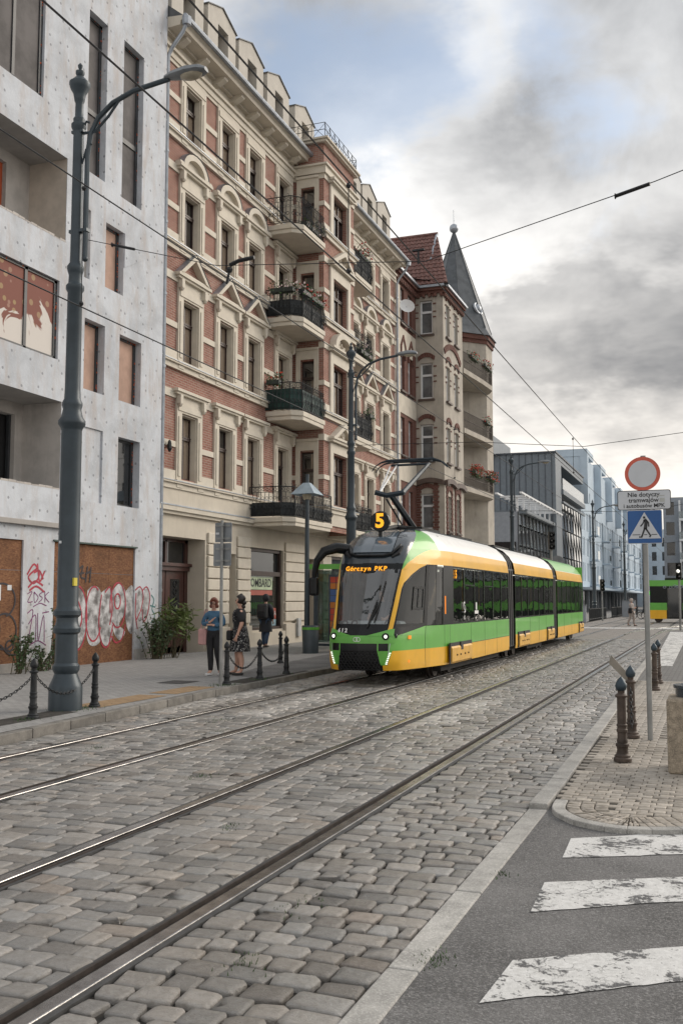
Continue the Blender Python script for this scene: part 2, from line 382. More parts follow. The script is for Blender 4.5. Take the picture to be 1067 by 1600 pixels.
def lay(parent, name, stones, mat, nsingle=300):
    """stones: (size on picture, vs, fs, tint); the largest in view become objects, the rest one mesh"""
    stones.sort(key=lambda q: -q[0])
    for s_, vs, fs, t in stones[:nsingle]: tinted(name, vs, fs, [t]*len(vs), mat, parent)
    V, Fs, Tn = [], [], []
    for s_, vs, fs, t in stones[nsingle:]:
        o = len(V); V += vs; Fs += [tuple(o+i for i in f) for f in fs]; Tn += [t]*len(vs)
    if V: tinted(name+'_paving', V, Fs, Tn, mat, parent)['kind'] = 'stuff'
rnd = random.Random(3); stones = []
STRIPES = [(-8.5, -7.95), (-7.0, -6.45), (-5.65, -5.05), (-4.1, -3.55), (-2.35, -1.8)]
y = 2.6
while y < 46:
    p = .172+rnd.uniform(-.014, .018)
    lanes = [(lerp_line(KL, y)+.02, RAILS[0]-.13), (RAILS[0]+.11, RAILS[1]-.11), (RAILS[1]+.13, RAILS[2]-.13), (RAILS[2]+.11, RAILS[3]-.1), (RAILS[3]+.13, lerp_line(KR, y)-.0)]
    for li, (a, b) in enumerate(lanes):
        x = a; first = True
        while x < b-.04:
            wx = rnd.uniform(.14, .27) if li != 4 else rnd.uniform(.15, .25)
            if b-(x+wx) < .09: wx = b-x
            cx, cy = x+wx/2, y+p/2; x += wx
            if li == 4: cy += .03*math.sin(cx*5)+.05*(cx+2)
            q = proj(cx, cy, 0)
            if not q or not (-260 < q[0] < 1330 and q[1] < 1760): continue
            g = rnd.choice((rnd.gauss(1.05, .15), rnd.gauss(.86, .16)))
            warm = rnd.uniform(-.03, .04)
            t = [g*(1+warm), g, g*(1-warm)]
            if rnd.random() < .04: t = [g*1.08, g*.98, g*.90]
            if 13.9 < cy < 18.1 and any(s0 < cx < s1 for s0, s1 in STRIPES) and rnd.random() < .85:
                k = rnd.uniform(.3, .85); t = [q_*(1-k)+2.0*k for q_ in t]
            gap = rnd.uniform(.008, .014) if li != 4 else rnd.uniform(.012, .026)
            vs, fs = sett(cx, cy, wx-gap, p-gap, rnd.uniform(-.006, .006), rnd, .16 if li != 4 else .24)
            d = math.hypot(cx, cy); vis = -20 < q[0] < 1090 and q[1] < 1620
            stones.append(((1/d if vis else .0), vs, fs, t))
    y += p
lay(road, 'cobble', stones, M['cobble'])
# beyond the laid stones: same paving, too far to tell stones apart
sheet('far_carriageway', [(-60, 46), (40, 46), (40, 240), (-60, 240)], -.004, M['farpave'])

# --- grooved tram rails
for i, X in enumerate(RAILS):
    s = 1 if i % 2 == 0 else -1          # groove lies on the inner (gauge) side
    r = thing('tram_rail', ['grooved steel rail nearest the far pavement', 'second grooved rail from the far pavement, under the tram', 'third grooved rail, with a bright polished edge', 'nearest grooved steel rail, running close past the camera'][i], 'rail', (X, 0, 0), 'tram rails set in the cobbles')
    Y0, Y1 = -6, 240
    MB().box(X-s*.085, X+s*.005, Y0, Y1, -.05, .006).build('rail_head', M['steel'], r, bevel=.006)
    MB().box(X+s*.005, X+s*.05, Y0, Y1, -.05, -.02).build('groove', M['groove'], r)
    MB().box(X+s*.05, X+s*.068, Y0, Y1, -.05, .006).build('guard_lip', M['railside'], r)
    MB().box(X-s*.12, X-s*.085, Y0, Y1, -.05, -.003).build('sealing_joint', M['bitumen'], r)
    MB().box(X+s*.068, X+s*.1, Y0, Y1, -.05, -.003).build('sealing_joint', M['bitumen'], r)
# point crossing further up: curved rails of the junction
for k, (x0, off) in enumerate(((-4.27, 0), (-2.83, 0))):
    pts = [(x0+.0+12*((yy-52)/40)**2, yy, .005) for yy in range(52, 100, 4)]
    o = MB().tube(pts, .05, 6).build('tram_rail', M['steel']); tag(o, ['inner curved rail bending right at the far junction', 'outer curved rail bending right at the far junction'][k], 'rail', 'tram rails set in the cobbles')

# --- far pavement with kerb stones
pts = [(-15.3, -6)]+[(-15.3, 57)]+[(x-.14, y) for x, y in reversed(KL)]
pave = thing('pavement_left', None, None); pave['kind'] = 'structure'
sheet('paving_surface', pts, .12, M['pavement'], pave)
rk = random.Random(5); y = -2.
while y < 56:
    l = rk.uniform(.9, 1.05); x0, x1 = lerp_line(KL, y), lerp_line(KL, y+l-.012); h = .118+rk.uniform(-.004, .006)
    MB().ex([(x0-.15, y), (x0, y), (x1, y+l-.012), (x1-.15, y+l-.012)], -.08, h).build('kerb_stone', M['granite2'], pave, bevel=.012); y += l
sheet('asphalt_patch', [(-8.95, 19.2), (-8.95, 31), (-11.2, 31), (-10.4, 22), (-9.9, 19.8)], .125, M['asphalt'], pave)
sheet('tactile_strip', [(-8.86, 13.2), (-9.42, 13.2), (-9.42, 15.2), (-8.86, 15.2)], .126, M['tactile'], pave)
sheet('tactile_strip', [(-8.86, 15.5), (-9.42, 15.5), (-9.42, 17.0), (-8.86, 17.0)], .126, M['tactile'], pave)
sheet('manhole_cover', [(-10.4, 17.4), (-9.8, 17.4), (-9.8, 18.1), (-10.4, 18.1)], .127, M['bitumen'], pave)
for i in range(2):
    sheet('worn_edge', [(-8.78+.02*i, 9+i*9), (-9.25, 9+i*9), (-9.3, 12.6+i*9), (-8.85, 12.6+i*9)], .124, M['dirt'], pave)
far_pave = sheet('pavement_far', [(-60, 74), (-9.2, 74), (-9.2, 240), (-60, 240)], .06, M['pavement'])

# --- near side road (asphalt) with the zebra and the flush granite kerb
side = sheet('side_road', [(-1.385, -6), (30, -6), (30, 12.2), (-.3, 12.2), (-1.0, 9.2), (-1.385, 9.2)], -.006, M['asphalt'])
rk = random.Random(8); y = -2.
lens = []
while y < 31:
    l = rk.uniform(1.25, 1.5); x0, x1 = lerp_line(KR, y), lerp_line(KR, y+l-.012)
    z = .004 if y < 8.2 else .05
    MB().ex([(x0, y), (x0+.16, y), (x1+.16, y+l-.012), (x1, y+l-.012)], -.09, z+rk.uniform(-.003, .003)).build('kerb_stone', M['granite'], side, bevel=.01); y += l
def stripe(a, b, c, d, k=3.6):      # near-left, far-left corners, then direction to the right
    dx, dy = c[0]-b[0], c[1]-b[1]; ex, ey = d[0]-a[0], d[1]-a[1]
    n = 40; rr = random.Random(a[1]); vs = []; fs = []
    for i in range(n+1):
        t = k*i/n
        vs += [(a[0]+ex*t, a[1]+ey*t+rr.uniform(-.012, .012), -.001), (b[0]+dx*t, b[1]+dy*t+rr.uniform(-.012, .012), -.001)]
    fs = [(2*i, 2*i+2, 2*i+3, 2*i+1) for i in range(n)]
    return MB().add(vs, fs).build('zebra_stripe', M['roadpaint'], side)
stripe((-1.03, 4.50), (-.99, 5.09), (-.2, 5.58), (-.19, 5.1))
stripe((-1.04, 5.87), (-1.06, 6.50), (-.24, 6.95), (-.23, 6.40))
stripe((-1.04, 7.15), (-1.06, 7.74), (-.28, 8.25), (-.26, 7.55))

# --- near island pavement: curved kerb, small pavers, tactile field
isl = thing('pavement_right', None, None, (0, 0, 0)); isl['kind'] = 'structure'
IC = [(-1.36, 9.0), (-1.33, 8.62), (-1.20, 8.34), (-1.0, 8.14), (-.68, 8.04), (-.28, 8.16), (.3, 8.44), (1.2, 9.0), (3, 10.2), (8, 13.5)]
sheet('paving_bed', [(x, y+.05) for x, y in IC]+[(8, 22.6), (-1.62, 22.6), (-1.50, 17), (-1.38, 10)], .022, M['dirt'], isl)
def smooth_line(P, n=5):
    out = []
    for i in range(len(P)-1):
        p0, p1, p2, p3 = P[max(i-1, 0)], P[i], P[i+1], P[min(i+2, len(P)-1)]
        for k in range(n):
            t = k/n; out.append(tuple(.5*(2*p1[j]+(p2[j]-p0[j])*t+(2*p0[j]-5*p1[j]+4*p2[j]-p3[j])*t*t+(3*p1[j]-p0[j]-3*p2[j]+p3[j])*t**3) for j in (0, 1)))
    return out+[P[-1]]
SL = smooth_line(IC, 6)
def off(L, d):
    o = []
    for i, p in enumerate(L):
        a, b = L[max(i-1, 0)], L[min(i+1, len(L)-1)]; tx, ty = b[0]-a[0], b[1]-a[1]; l = math.hypot(tx, ty) or 1
        o.append((p[0]-ty/l*d, p[1]+tx/l*d))
    return o
inn = off(SL, .11)
for i in range(0, len(SL)-3, 3):
    MB().ex(SL[i:i+4]+inn[i:i+4][::-1], -.08, .036).build('kerb_stone', M['granite'], isl, bevel=.008)
def inside(px, py, poly):
    r = False; j = len(poly)-1
    for i in range(len(poly)):
        if (poly[i][1] > py) != (poly[j][1] > py) and px < (poly[j][0]-poly[i][0])*(py-poly[i][1])/(poly[j][1]-poly[i][1])+poly[i][0]: r = not r
        j = i
    return r
area = off(SL, .12)+[(8, 22.6), (-1.42, 22.6), (-1.30, 14), (-1.2, 10)]
rnd = random.Random(11); stones = []
def paver(cx, cy, wx, wy, rot, z, t):
    vs, fs = sett(0, 0, wx-.006, wy-.006, 0, rnd, .12, .002, .3)
    c, s_ = math.cos(rot), math.sin(rot)
    vs = [(cx+x*c-y_*s_, cy+x*s_+y_*c, z+zz_*.5) for x, y_, zz_ in vs]
    q = proj(cx, cy, .03); vis = q and -20 < q[0] < 1085 and q[1] < 1620
    stones.append((1/math.hypot(cx, cy) if vis else 0, vs, fs, t))
bands = [off(SL, .12+.055), off(SL, .12+.17), off(SL, .12+.285)]
edge3 = off(SL, .12+.345)
core = edge3+[(8, 22.6), (-1.58, 22.6), (-1.47, 17), (-1.36, 10.2), (-1.35, 9.1)]
def ptint():
    g = rnd.gauss(1., .1); return (g*1.02, g, g*.97)
for L in bands:                                     # courses that follow the curved kerb
    acc = 0; 
    for i in range(len(L)-1):
        l = math.hypot(L[i+1][0]-L[i][0], L[i+1][1]-L[i][1]); nseg = max(1, round(l/.13)) if l > .09 else 1
        if L[i][0] > 3: continue
        a = math.atan2(L[i+1][1]-L[i][1], L[i+1][0]-L[i][0])
        for k in range(nseg):
            t = (k+.5)/nseg; paver(L[i][0]+(L[i+1][0]-L[i][0])*t, L[i][1]+(L[i+1][1]-L[i][1])*t, l/nseg, .113, a, .034+rnd.uniform(-.003, .003), ptint())
yy = 8.2; row = 0
while yy < 22.5:
    wy = .105; xx = -1.6+(row % 2)*.09
    while xx < 3.:
        wx = .2 if yy > 10.5 else .135; cx, cy = xx+wx/2, yy+wy/2; xx += wx
        if not inside(cx, cy, core): continue
        if 13.2 < cy < 21.5 and -.62 < cx < .6: continue
        t = ptint()
        if 9.0 < cy < 12.4 and (cx*1.3+cy*.7+rnd.uniform(-.3, .3)) % 1.9 < .55: t = tuple(q*.72 for q in t)
        q = proj(cx, cy, 0)
        if not q or q[0] > 1350: continue
        paver(cx, cy, wx, wy, 0, .032+rnd.uniform(-.003, .003), t)
    yy += wy; row += 1
lay(isl, 'paver', stones, M['paver'])
# tactile field: slabs with studs
M['tactile2'] = pm('cream_tactile_slab', (.52, .42, .27), .85, var=.15, scale=7, bump=.2)
for ix in range(3):
    for iy in range(20):
        x0, y0 = -.6+ix*.4, 13.25+iy*.4; m_ = MB().box(x0+.004, x0+.396, y0+.004, y0+.396, 0, .033)
        for a in range(4):
            for b in range(4): m_.lathe([(.022, .033), (.016, .04)], 6, (x0+.05+.1*a, y0+.05+.1*b, 0))
        m_.build('tactile_slab', M['tactile2'], isl)
# side crossing beyond the island: dark setts and long painted bar
M['darkpave'] = brick_mat('dark_grey_setts', (.16, .155, .15), (.20, .195, .19), (.08, .08, .08), .21, .11, .01, .25, .35)
sheet('side_street_apron', [(-1.66, 22.6), (8, 22.6), (30, 31), (30, 60), (-2.4, 60), (-2.05, 31)], .006, M['darkpave'])
def fpaint(pts): 
    o = sheet('road_marking', pts, .012, M['roadpaint'], None, None); return o
a = fpaint([(-1.62, 28.0), (-1.1, 28.0), (-1.35, 57), (-2.3, 57)]); tag(a, 'long white painted bar on the dark apron behind the bollards', 'road marking')
a = fpaint([(-9, 62), (30, 62), (30, 64.5), (-9, 64.5)]); tag(a, 'pale painted band crossing the road near the far pedestrian', 'road marking')
# ================================================================== BUILDINGS
def plaster_dots(name, c):
    """weathered white screed with rows of insulation anchors"""
    m = bpy.data.materials.new(name); m.use_nodes = True; t = NT(m.node_tree); b = m.node_tree.nodes['Principled BSDF']
    pos = t.n('NewGeometry').outputs['Position']; sp = t.n('SeparateXYZ', {0: pos})
    vec = t.comb(t.math('ADD', sp.outputs[0], sp.outputs[1]), sp.outputs[2], 0.)
    vo = t.n('TexVoronoi', {'Vector': vec, 'Scale': 2.1, 'Randomness': .8}, voronoi_dimensions='2D')
    dot = t.ramp(vo.outputs['Distance'], .085, .055)
    n = t.noise(pos, .9, 7, .65, .4); n2 = t.noise(t.vmul(pos, (1, 1, .22)), 2.6, 7, .7); n3 = t.noise(pos, 11, 5, .7)
    cc = t.mix(t.ramp(n, .35, .7), C4(c), C4([x*.74 for x in c]))
    cc = t.mix(t.math('MULTIPLY', t.ramp(n2, .44, .72), .7), cc, (.45, .40, .37, 1))
    cc = t.mix(t.math('MULTIPLY', t.ramp(n3, .56, .72), .35), cc, (.80, .81, .83, 1))
    low = t.math('MULTIPLY', t.ramp(sp.outputs[2], 1.6, .1), t.ramp(n3, .35, .65))
    cc = t.mix(t.math('MULTIPLY', low, .5), cc, (.28, .25, .22, 1))
    cc = t.mix(t.math('MULTIPLY', dot, .6), cc, (.16, .165, .18, 1))
    t.i(b, 'Base Color', cc); t.i(b, 'Roughness', .9); t.i(b, 'Specular IOR Level', .25)
    bp = t.n('Bump', {'Strength': .35, 'Distance': .02, 'Height': t.math('MULTIPLY_ADD', dot, -.8, n3)}); t.i(b, 'Normal', bp.outputs[0]); return m
def osb_mat(name):
    m = bpy.data.materials.new(name); m.use_nodes = True; t = NT(m.node_tree); b = m.node_tree.nodes['Principled BSDF']
    pos = t.n('NewGeometry').outputs['Position']
    vo = t.n('TexVoronoi', {'Vector': t.vmul(pos, (1, 16, 42)), 'Scale': 1., 'Randomness': 1.}); n = t.noise(pos, 1.6, 5)
    v2 = t.n('TexVoronoi', {'Vector': t.vmul(pos, (1, 40, 15)), 'Scale': 1.})
    c = t.mix(t.n('SeparateColor', {0: vo.outputs['Color']}).outputs[0], (.13, .052, .022, 1), (.27, .13, .058, 1))
    c = t.mix(t.math('MULTIPLY', t.n('SeparateColor', {0: v2.outputs['Color']}).outputs[1], .45), c, (.16, .06, .024, 1))
    c = t.mix(t.ramp(n, .35, .75), c, t.mix(1., c, (.62, .58, .52, 1), 'MULTIPLY'))
    t.i(b, 'Base Color', c); t.i(b, 'Roughness', .85); return m
M['screed'] = plaster_dots('white_screed_with_anchors', (.60, .63, .675))
M['reveal'] = pm('bare_plaster_reveal', (.46, .43, .40), .9, var=.12, scale=2, streak=.3)
M['osb'] = osb_mat('weathered_osb')
M['dframe'] = pm('dark_window_frame', (.035, .038, .042), .5, var=.2)
M['brownboard'] = pm('pinkish_window_board', (.40, .26, .20), .8, var=.15, scale=2)
M['greyboard'] = pm('grey_sheeting', (.085, .078, .078), .65, spec=.25, var=.35, scale=1.5, streak=.4)
M['dark'] = pm('dark_interior', (.012, .012, .013), .9)
M['winglass'] = pm('window_glass', (.018, .02, .022), .04, var=.5, scale=.7, spec=.75)
M['concrete'] = pm('raw_concrete_soffit', (.36, .34, .32), .9, var=.15, scale=1.2, streak=.2)
M['foam'] = pm('orange_sealing_foam', (.45, .09, .03), .8)
M['gmetal'] = pm('galvanised_sheet', (.34, .37, .41), .42, .55, var=.15, scale=4)
M['rustgreen'] = pm('dark_green_flashing', (.03, .06, .05), .6)

# ---------------------------------------------------------------- unfinished white block
wb = thing('white_building', 'unfinished white block with anchor dots, boarded windows and graffiti at street level', 'building', (-15, 18, 0))
XW = -15.0; fw = FX(XW)
OP = [(21.2, 22.05, 12.95, 17.35), (22.85, 23.88, 12.85, 17.4), (22.15, 23.02, 10.1, 11.88), (21.28, 22.2, 7.17, 9.03), (22.9, 24.0, 7.17, 9.0), (22.93, 24.02, 4.3, 6.17)]
BIG = [(16.2, 19.37, 14.0, 17.6), (15.0, 20.4, 10.72, 12.9, 1.15), (16.6, 20.2, 7.67, 9.66), (15.0, 20.4, 4.47, 6.65, 1.15)]
LOW = [(20.26, 23.88, -.02, 3.18, .12), (16.5, 19.1, -.02, 3.15, .12)]
w_ = MB(); wall(w_, fw, 6, 25.15, -.1, 21.5, [o+(.3,) for o in OP]+[(o if len(o) == 5 else o+(.2,)) for o in BIG]+LOW+[(21.28, 22.2, 4.28, 6.2, .05), (21.2, 21.45, 10.08, 11.93, .12)])
w_.add([(XW, 25.15, -.1), (XW-14, 25.15, -.1), (XW-14, 25.15, 21.5), (XW, 25.15, 21.5)], [(0, 1, 2, 3)])
w_.add([(XW, 6, 21.5), (XW, 25.15, 21.5), (XW-14, 25.15, 21.5), (XW-14, 6, 21.5)], [(0, 1, 2, 3)])
w_.build('wall', M['screed'], wb)
MB().add([(XW-.05, 21.28, 4.28), (XW-.05, 22.2, 4.28), (XW-.05, 22.2, 6.2), (XW-.05, 21.28, 6.2)], [(0, 1, 2, 3)]).build('blocked_opening', M['screed'], wb)
MB().add([(XW-.12, 21.2, 10.08), (XW-.12, 21.45, 10.08), (XW-.12, 21.45, 11.93), (XW-.12, 21.2, 11.93)], [(0, 1, 2, 3)]).build('blocked_slot', M['reveal'], wb)
# jagged render left along the balcony parapets
for z, n in ((10.72, 24), (4.47, 20)):
    rr = random.Random(z); m_ = MB()
    for i in range(n): 
        y0 = 15+5.4*i/n; m_.box(XW-.12, XW+.004, y0, y0+5.4/n-.01, z-.01, z+rr.uniform(.005, .06))
    m_.build('broken_parapet_edge', M['reveal'], wb)
MB().box(XW-.35, XW+.12, 8, 20.5, 3.50, 3.62).build('balcony_slab', M['concrete'], wb, bevel=.01)
# recess lining: soffit, back wall with dark opening, side
for (y0, y1, z0, z1, d) in ((15, 20.4, 10.72, 12.9, 1.15), (15, 20.4, 4.47, 6.65, 1.15)):
    m_ = MB(); xb = XW-d
    wall(m_, FX(xb), y0, y1, z0, z1, [(y0, 19.5 if z0 > 8 else 20.1, z0+.03, z1-.3)], .25)
    m_.build('loggia_back_wall', M['reveal'], wb)
    MB().box(xb-.3, xb-.26, y0, 20.3, z0, z1).build('loggia_opening', M['dark'], wb)
    MB().add([(XW-.01, y0, z1-.004), (XW-.01, y1, z1-.004), (xb, y1, z1-.004), (xb, y0, z1-.004)], [(0, 1, 2, 3)]).build('loggia_soffit', M['concrete'], wb)
    MB().add([(XW-.01, y1-.004, z0), (xb, y1-.004, z0), (xb, y1-.004, z1), (XW-.01, y1-.004, z1)], [(0, 1, 2, 3)]).build('loggia_side', pm('warm_plaster', (.52, .45, .38), .9, var=.1) if z0 > 8 else M['reveal'], wb)
    MB().box(xb-.2, xb-.12, 19.4 if z0 > 8 else 20.02, 19.5 if z0 > 8 else 20.1, z0, z1-.3).build('opening_frame', M['foam'] if z0 > 8 else M['dframe'], wb)
def rough_window(y0, y1, z0, z1, d, kind, right_frame=True):
    wn = MB(); x = XW-d
    t = .07
    wn.box(x-.04, x+.03, y0, y1, z0, z0+t); wn.box(x-.04, x+.03, y0, y1, z1-t, z1); wn.box(x-.04, x+.03, y0, y0+t, z0, z1); wn.box(x-.04, x+.03, y1-t*1.6, y1, z0, z1)
    if kind == 'tall': wn.box(x-.04, x+.035, y0, y1, z0+1.72, z0+1.86)
    if kind == 'wide':
        for k in (.34, .67): yy = y0+(y1-y0)*k; wn.box(x-.04, x+.03, yy-.05, yy+.05, z0, z1)
    wo = wn.build('window', M['dframe'], wb)
    # ragged foam squeezed round the frame
    rr = random.Random(y0*z0); f = MB()
    for i in range(26):
        s_ = rr.random(); q = rr.choice((0, 1, 2))
        c = (x+.02, y1-.02-rr.random()*.03, z0+(z1-z0)*s_) if q < 2 else (x+.02, y0+(y1-y0)*s_, z1-.03)
        f.ball(c, rr.uniform(.012, .035), 5, 3)
    f.build('sealing_foam', M['foam'], wo)
    pa = {'board': M['brownboard'], 'tall': M['greyboard'], 'wide': M['greyboard'], 'glass': M['winglass']}[kind]
    if kind == 'tall':
        MB().box(x-.02, x, y0+t, y1-t*1.6, z0+1.86, z1-t).build('pane', M['greyboard'], wo)
        MB().box(x-.02, x, y0+t, y1-t*1.6, z0+t, z0+1.72).build('pane', M['greyboard'], wo)
    elif kind == 'wide':
        for k0, k1 in ((0, .34), (.34, .67), (.67, 1)):
            MB().box(x-.02, x, y0+(y1-y0)*k0+.05, y0+(y1-y0)*k1-.05, z0+t, z1-t).build('pane', pa, wo)
    else: MB().box(x-.02, x, y0+t, y1-t*1.6, z0+t, z1-t).build('pane', pa, wo)
    return wo
rough_window(*OP[0], .22, 'tall'); rough_window(*OP[1], .2, 'tall'); rough_window(*OP[2], .2, 'board'); rough_window(*OP[3], .24, 'board'); rough_window(*OP[4], .22, 'board')
rough_window(*OP[5], .25, 'glass')
MB().exX([(23.03, 11.88), (23.95, 11.42), (23.03, 10.9)], XW, XW+.03).build('render_wedge', M['screed'], wb)
rough_window(16.2, 19.37, 14.0, 17.6, .1, 'wide')
# painted pane of the big window (graffiti seen from outside: pale swoops on rust red)
def blobpane(name):
    m = bpy.data.materials.new(name); m.use_nodes = True; t = NT(m.node_tree); b = m.node_tree.nodes['Principled BSDF']
    pos = t.n('NewGeometry').outputs['Position']
    vo = t.n('TexVoronoi', {'Vector': pos, 'Scale': 3.6}); n = t.noise(pos, 1.0, 3, .5, 1.8)
    c = t.mix(t.ramp(vo.outputs['Distance'], .30, .24), (.22, .09, .07, 1), t.mix(t.n('SeparateColor', {0: vo.outputs['Color']}).outputs[0], (.36, .30, .10, 1), (.33, .18, .16, 1)))
    sp = t.n('SeparateXYZ', {0: pos})
    c = t.mix(t.ramp(t.math('MULTIPLY_ADD', sp.outputs[2], -.28, t.math('ADD', n, 2.33)), .50, .53), c, (.62, .58, .54, 1))
    t.i(b, 'Base Color', c); t.i(b, 'Roughness', .7); t.i(b, 'Specular IOR Level', .2); return m
M['graffpane'] = blobpane('sprayed_window_pane')
gw = rough_window(16.6, 20.2, 7.67, 9.66, .1, 'wide')
for o in list(col.objects):
    if o.parent == gw and o.name.startswith('pane'): o.data.materials[0] = M['graffpane']
# boards at street level: separate OSB sheets with joints
for (a, b, z1) in ((20.26, 23.88, 3.18), (16.5, 19.1, 3.15)):
    n = round((b-a)/1.25)
    for i in range(n):
        for (p, q) in ((-.02, 2.44), (2.45, z1)):
            MB().box(XW-.09, XW-.045, a+(b-a)*i/n+.004, a+(b-a)*(i+1)/n-.004, p, q).build('osb_board', M['osb'], wb)
MB().box(XW-.05, XW+.04, 20.2, 23.95, 3.18, 3.22).build('flashing', M['rustgreen'], wb)
MB().box(XW-.1, XW+.06, 6, 20.2, -.05, .32).build('plinth', M['concrete'], wb)
MB().box(XW-.1, XW+.03, 23.9, 25.12, -.05, .4).build('plinth', M['concrete'], wb)
# graffiti, sprayed strokes lying on wall and boards
def spray(strokes, w_, mat, x, name='graffiti', fill=False):
    m_ = MB()
    for k, st in enumerate(strokes):
        P = smooth_line([(p[0], p[1]) for p in st], 5) if len(st) > 2 else st
        x_ = x+.0006*k
        if fill:
            m_.add([(x_, p[0], p[1]) for p in P], [tuple(range(len(P)))]); continue
        L = off(P, w_/2); Rr = off(P, -w_/2)
        m_.add([(x_, a[0], a[1]) for a in L]+[(x_, a[0], a[1]) for a in Rr], [(i, i+1, len(P)+i+1, len(P)+i) for i in range(len(P)-1)])
    return m_.build(name, mat, wb)
M['gred'] = pm('red_spray', (.36, .025, .05), .6, holes=.5, var=.3, scale=8); M['gsil'] = pm('silver_spray', (.24, .225, .225), .5, var=.5, scale=4, c2=(.42, .42, .43), holes=.52)
M['gblk'] = pm('black_spray', (.02, .015, .02), .6, holes=.48); M['gpur'] = pm('purple_spray', (.17, .03, .13), .6, holes=.48); M['ggrn'] = pm('teal_spray', (.06, .19, .19), .6)
def ell(c, a, b, t0=0, t1=360, n=14): return [(c[0]+a*math.cos(R_(t0+(t1-t0)*i/n)), c[1]+b*math.sin(R_(t0+(t1-t0)*i/n))) for i in range(n+1)]
fills = [ell((21.32, 1.30), .38, .76), [(21.72, 2.0), (21.95, 2.12), (22.25, 2.05), (22.36, 1.75), (22.28, 1.4), (22.42, 1.0), (22.3, .65), (21.95, .58), (21.74, .8), (21.68, 1.4), (21.72, 2.0)], [(22.34, 1.95), (22.7, 2.08), (22.86, 1.8), (22.8, 1.3), (22.9, .8), (22.6, .55), (22.36, .8), (22.3, 1.4), (22.34, 1.95)], [(22.85, 2.0), (23.2, 2.2), (23.5, 1.95), (23.45, 1.4), (23.2, 1.1), (23.5, .9), (23.25, .68), (22.95, .9), (22.78, 1.4), (22.85, 2.0)], [(23.5, 2.0), (23.86, 2.1), (23.87, .9), (23.6, 1.0), (23.48, 1.5), (23.5, 2.0)]]
spray(fills, 0, M['gsil'], XW-.040, fill=True)
spray([ell((21.32, 1.30), .40, .80), [(21.05, 1.6), (21.3, 1.75), (21.5, 1.3), (21.3, .9), (21.1, 1.1)], ell((22.02, 1.40), .36, .70, 60, 330), [(22.35, 1.9), (22.25, 1.2), (22.4, .62), (22.7, .55), (22.9, 1.1)],
       [(22.5, 1.95), (22.75, 2.08), (22.85, 1.5), (22.75, 1.1)], ell((23.12, 1.62), .37, .6, -130, 200), ell((23.1, 1.72), .14, .2), [(22.85, .8), (23.05, .62), (23.35, .72), (23.5, 1.1)]], .045, M['gred'], XW-.036)
spray([[(23.9, 2.02), (24.15, 2.12), (24.32, 1.9), (24.22, 1.5), (23.98, 1.2)], [(24.25, 2.0), (24.5, 2.12), (24.68, 1.85), (24.55, 1.35), (24.35, 1.15), (24.28, 1.5)], [(23.95, 1.95), (23.93, 1.4), (24.05, .95)]], .04, M['gred'], XW+.006)
spray([ell((24.18, 1.62), .22, .46), ell((24.5, 1.65), .17, .42)], 0, M['gsil'], XW+.003, fill=True)
spray([[(24.75, 1.9), (24.9, 1.75), (24.8, 1.5), (24.95, 1.3), (24.75, 1.1)], [(24.7, 1.6), (24.98, 1.55)]], .04, M['ggrn'], XW+.006)
spray([[(21.15, 2.55), (21.2, 2.2)], [(21.3, 2.5), (21.5, 2.62), (21.42, 2.35), (21.6, 2.3)], [(21.25, 2.4), (21.55, 2.45)], [(21.7, 2.62), (21.62, 2.2)], [(21.62, 2.42), (21.85, 2.5)], [(21.85, 2.6), (21.8, 2.2)]], .05, M['gblk'], XW-.036)
spray([[(19.25, 2.35), (19.5, 2.6), (19.7, 2.35), (19.5, 2.15), (19.3, 2.3), (19.6, 2.5)], [(19.3, 2.05), (19.55, 2.2), (19.85, 2.1)], [(19.62, 2.62), (19.72, 2.2), (19.9, 2.45)], [(19.35, 1.98), (19.6, 2.08), (19.9, 1.95)], [(19.5, 2.4), (19.7, 2.45), (19.85, 2.25)]], .05, M['gred'], XW+.004)
spray([[(19.28, 1.9), (19.45, 1.95), (19.3, 1.72), (19.48, 1.72)], [(19.52, 1.95), (19.55, 1.7), (19.68, 1.82), (19.52, 1.95)], [(19.85, 1.95), (19.72, 1.88), (19.84, 1.8), (19.7, 1.7)], [(19.92, 1.98), (19.94, 1.7)], [(20.08, 1.95), (19.94, 1.84), (20.1, 1.7)], [(19.5, 1.6), (19.75, 1.68), (20.0, 1.62)]], .022, M['gpur'], XW+.004)
spray([[(19.3, 1.45), (19.5, 1.5), (19.38, .85), (19.55, .75)], [(19.35, 1.2), (19.6, 1.4), (19.62, .8)], [(19.68, 1.45), (19.72, .8), (19.9, 1.4), (19.95, .75)], [(19.85, 1.45), (20.1, 1.48)], [(19.4, .7), (19.7, .8), (20.02, .68)]], .025, M['gpur'], XW+.004)
spray([ell((18.45, 1.75), .45, .38, -70, 210), ell((18.55, 1.05), .42, .40, -160, 130), ell((18.1, 1.1), .3, .35), [(18.1, .6), (18.4, .75), (18.7, .55), (19.0, .5)], ell((18.75, .72), .13, .12)], .045, M['gblk'], XW-.036)
M['paper'] = pm('pasted_paper', (.62, .64, .66), .8)
MB().box(XW-.044, XW-.034, 18.0, 18.4, 1.75, 2.1).build('poster', M['paper'], wb); MB().box(XW-.044, XW-.034, 18.62, 18.76, 1.98, 2.1).build('poster', M['paper'], wb)

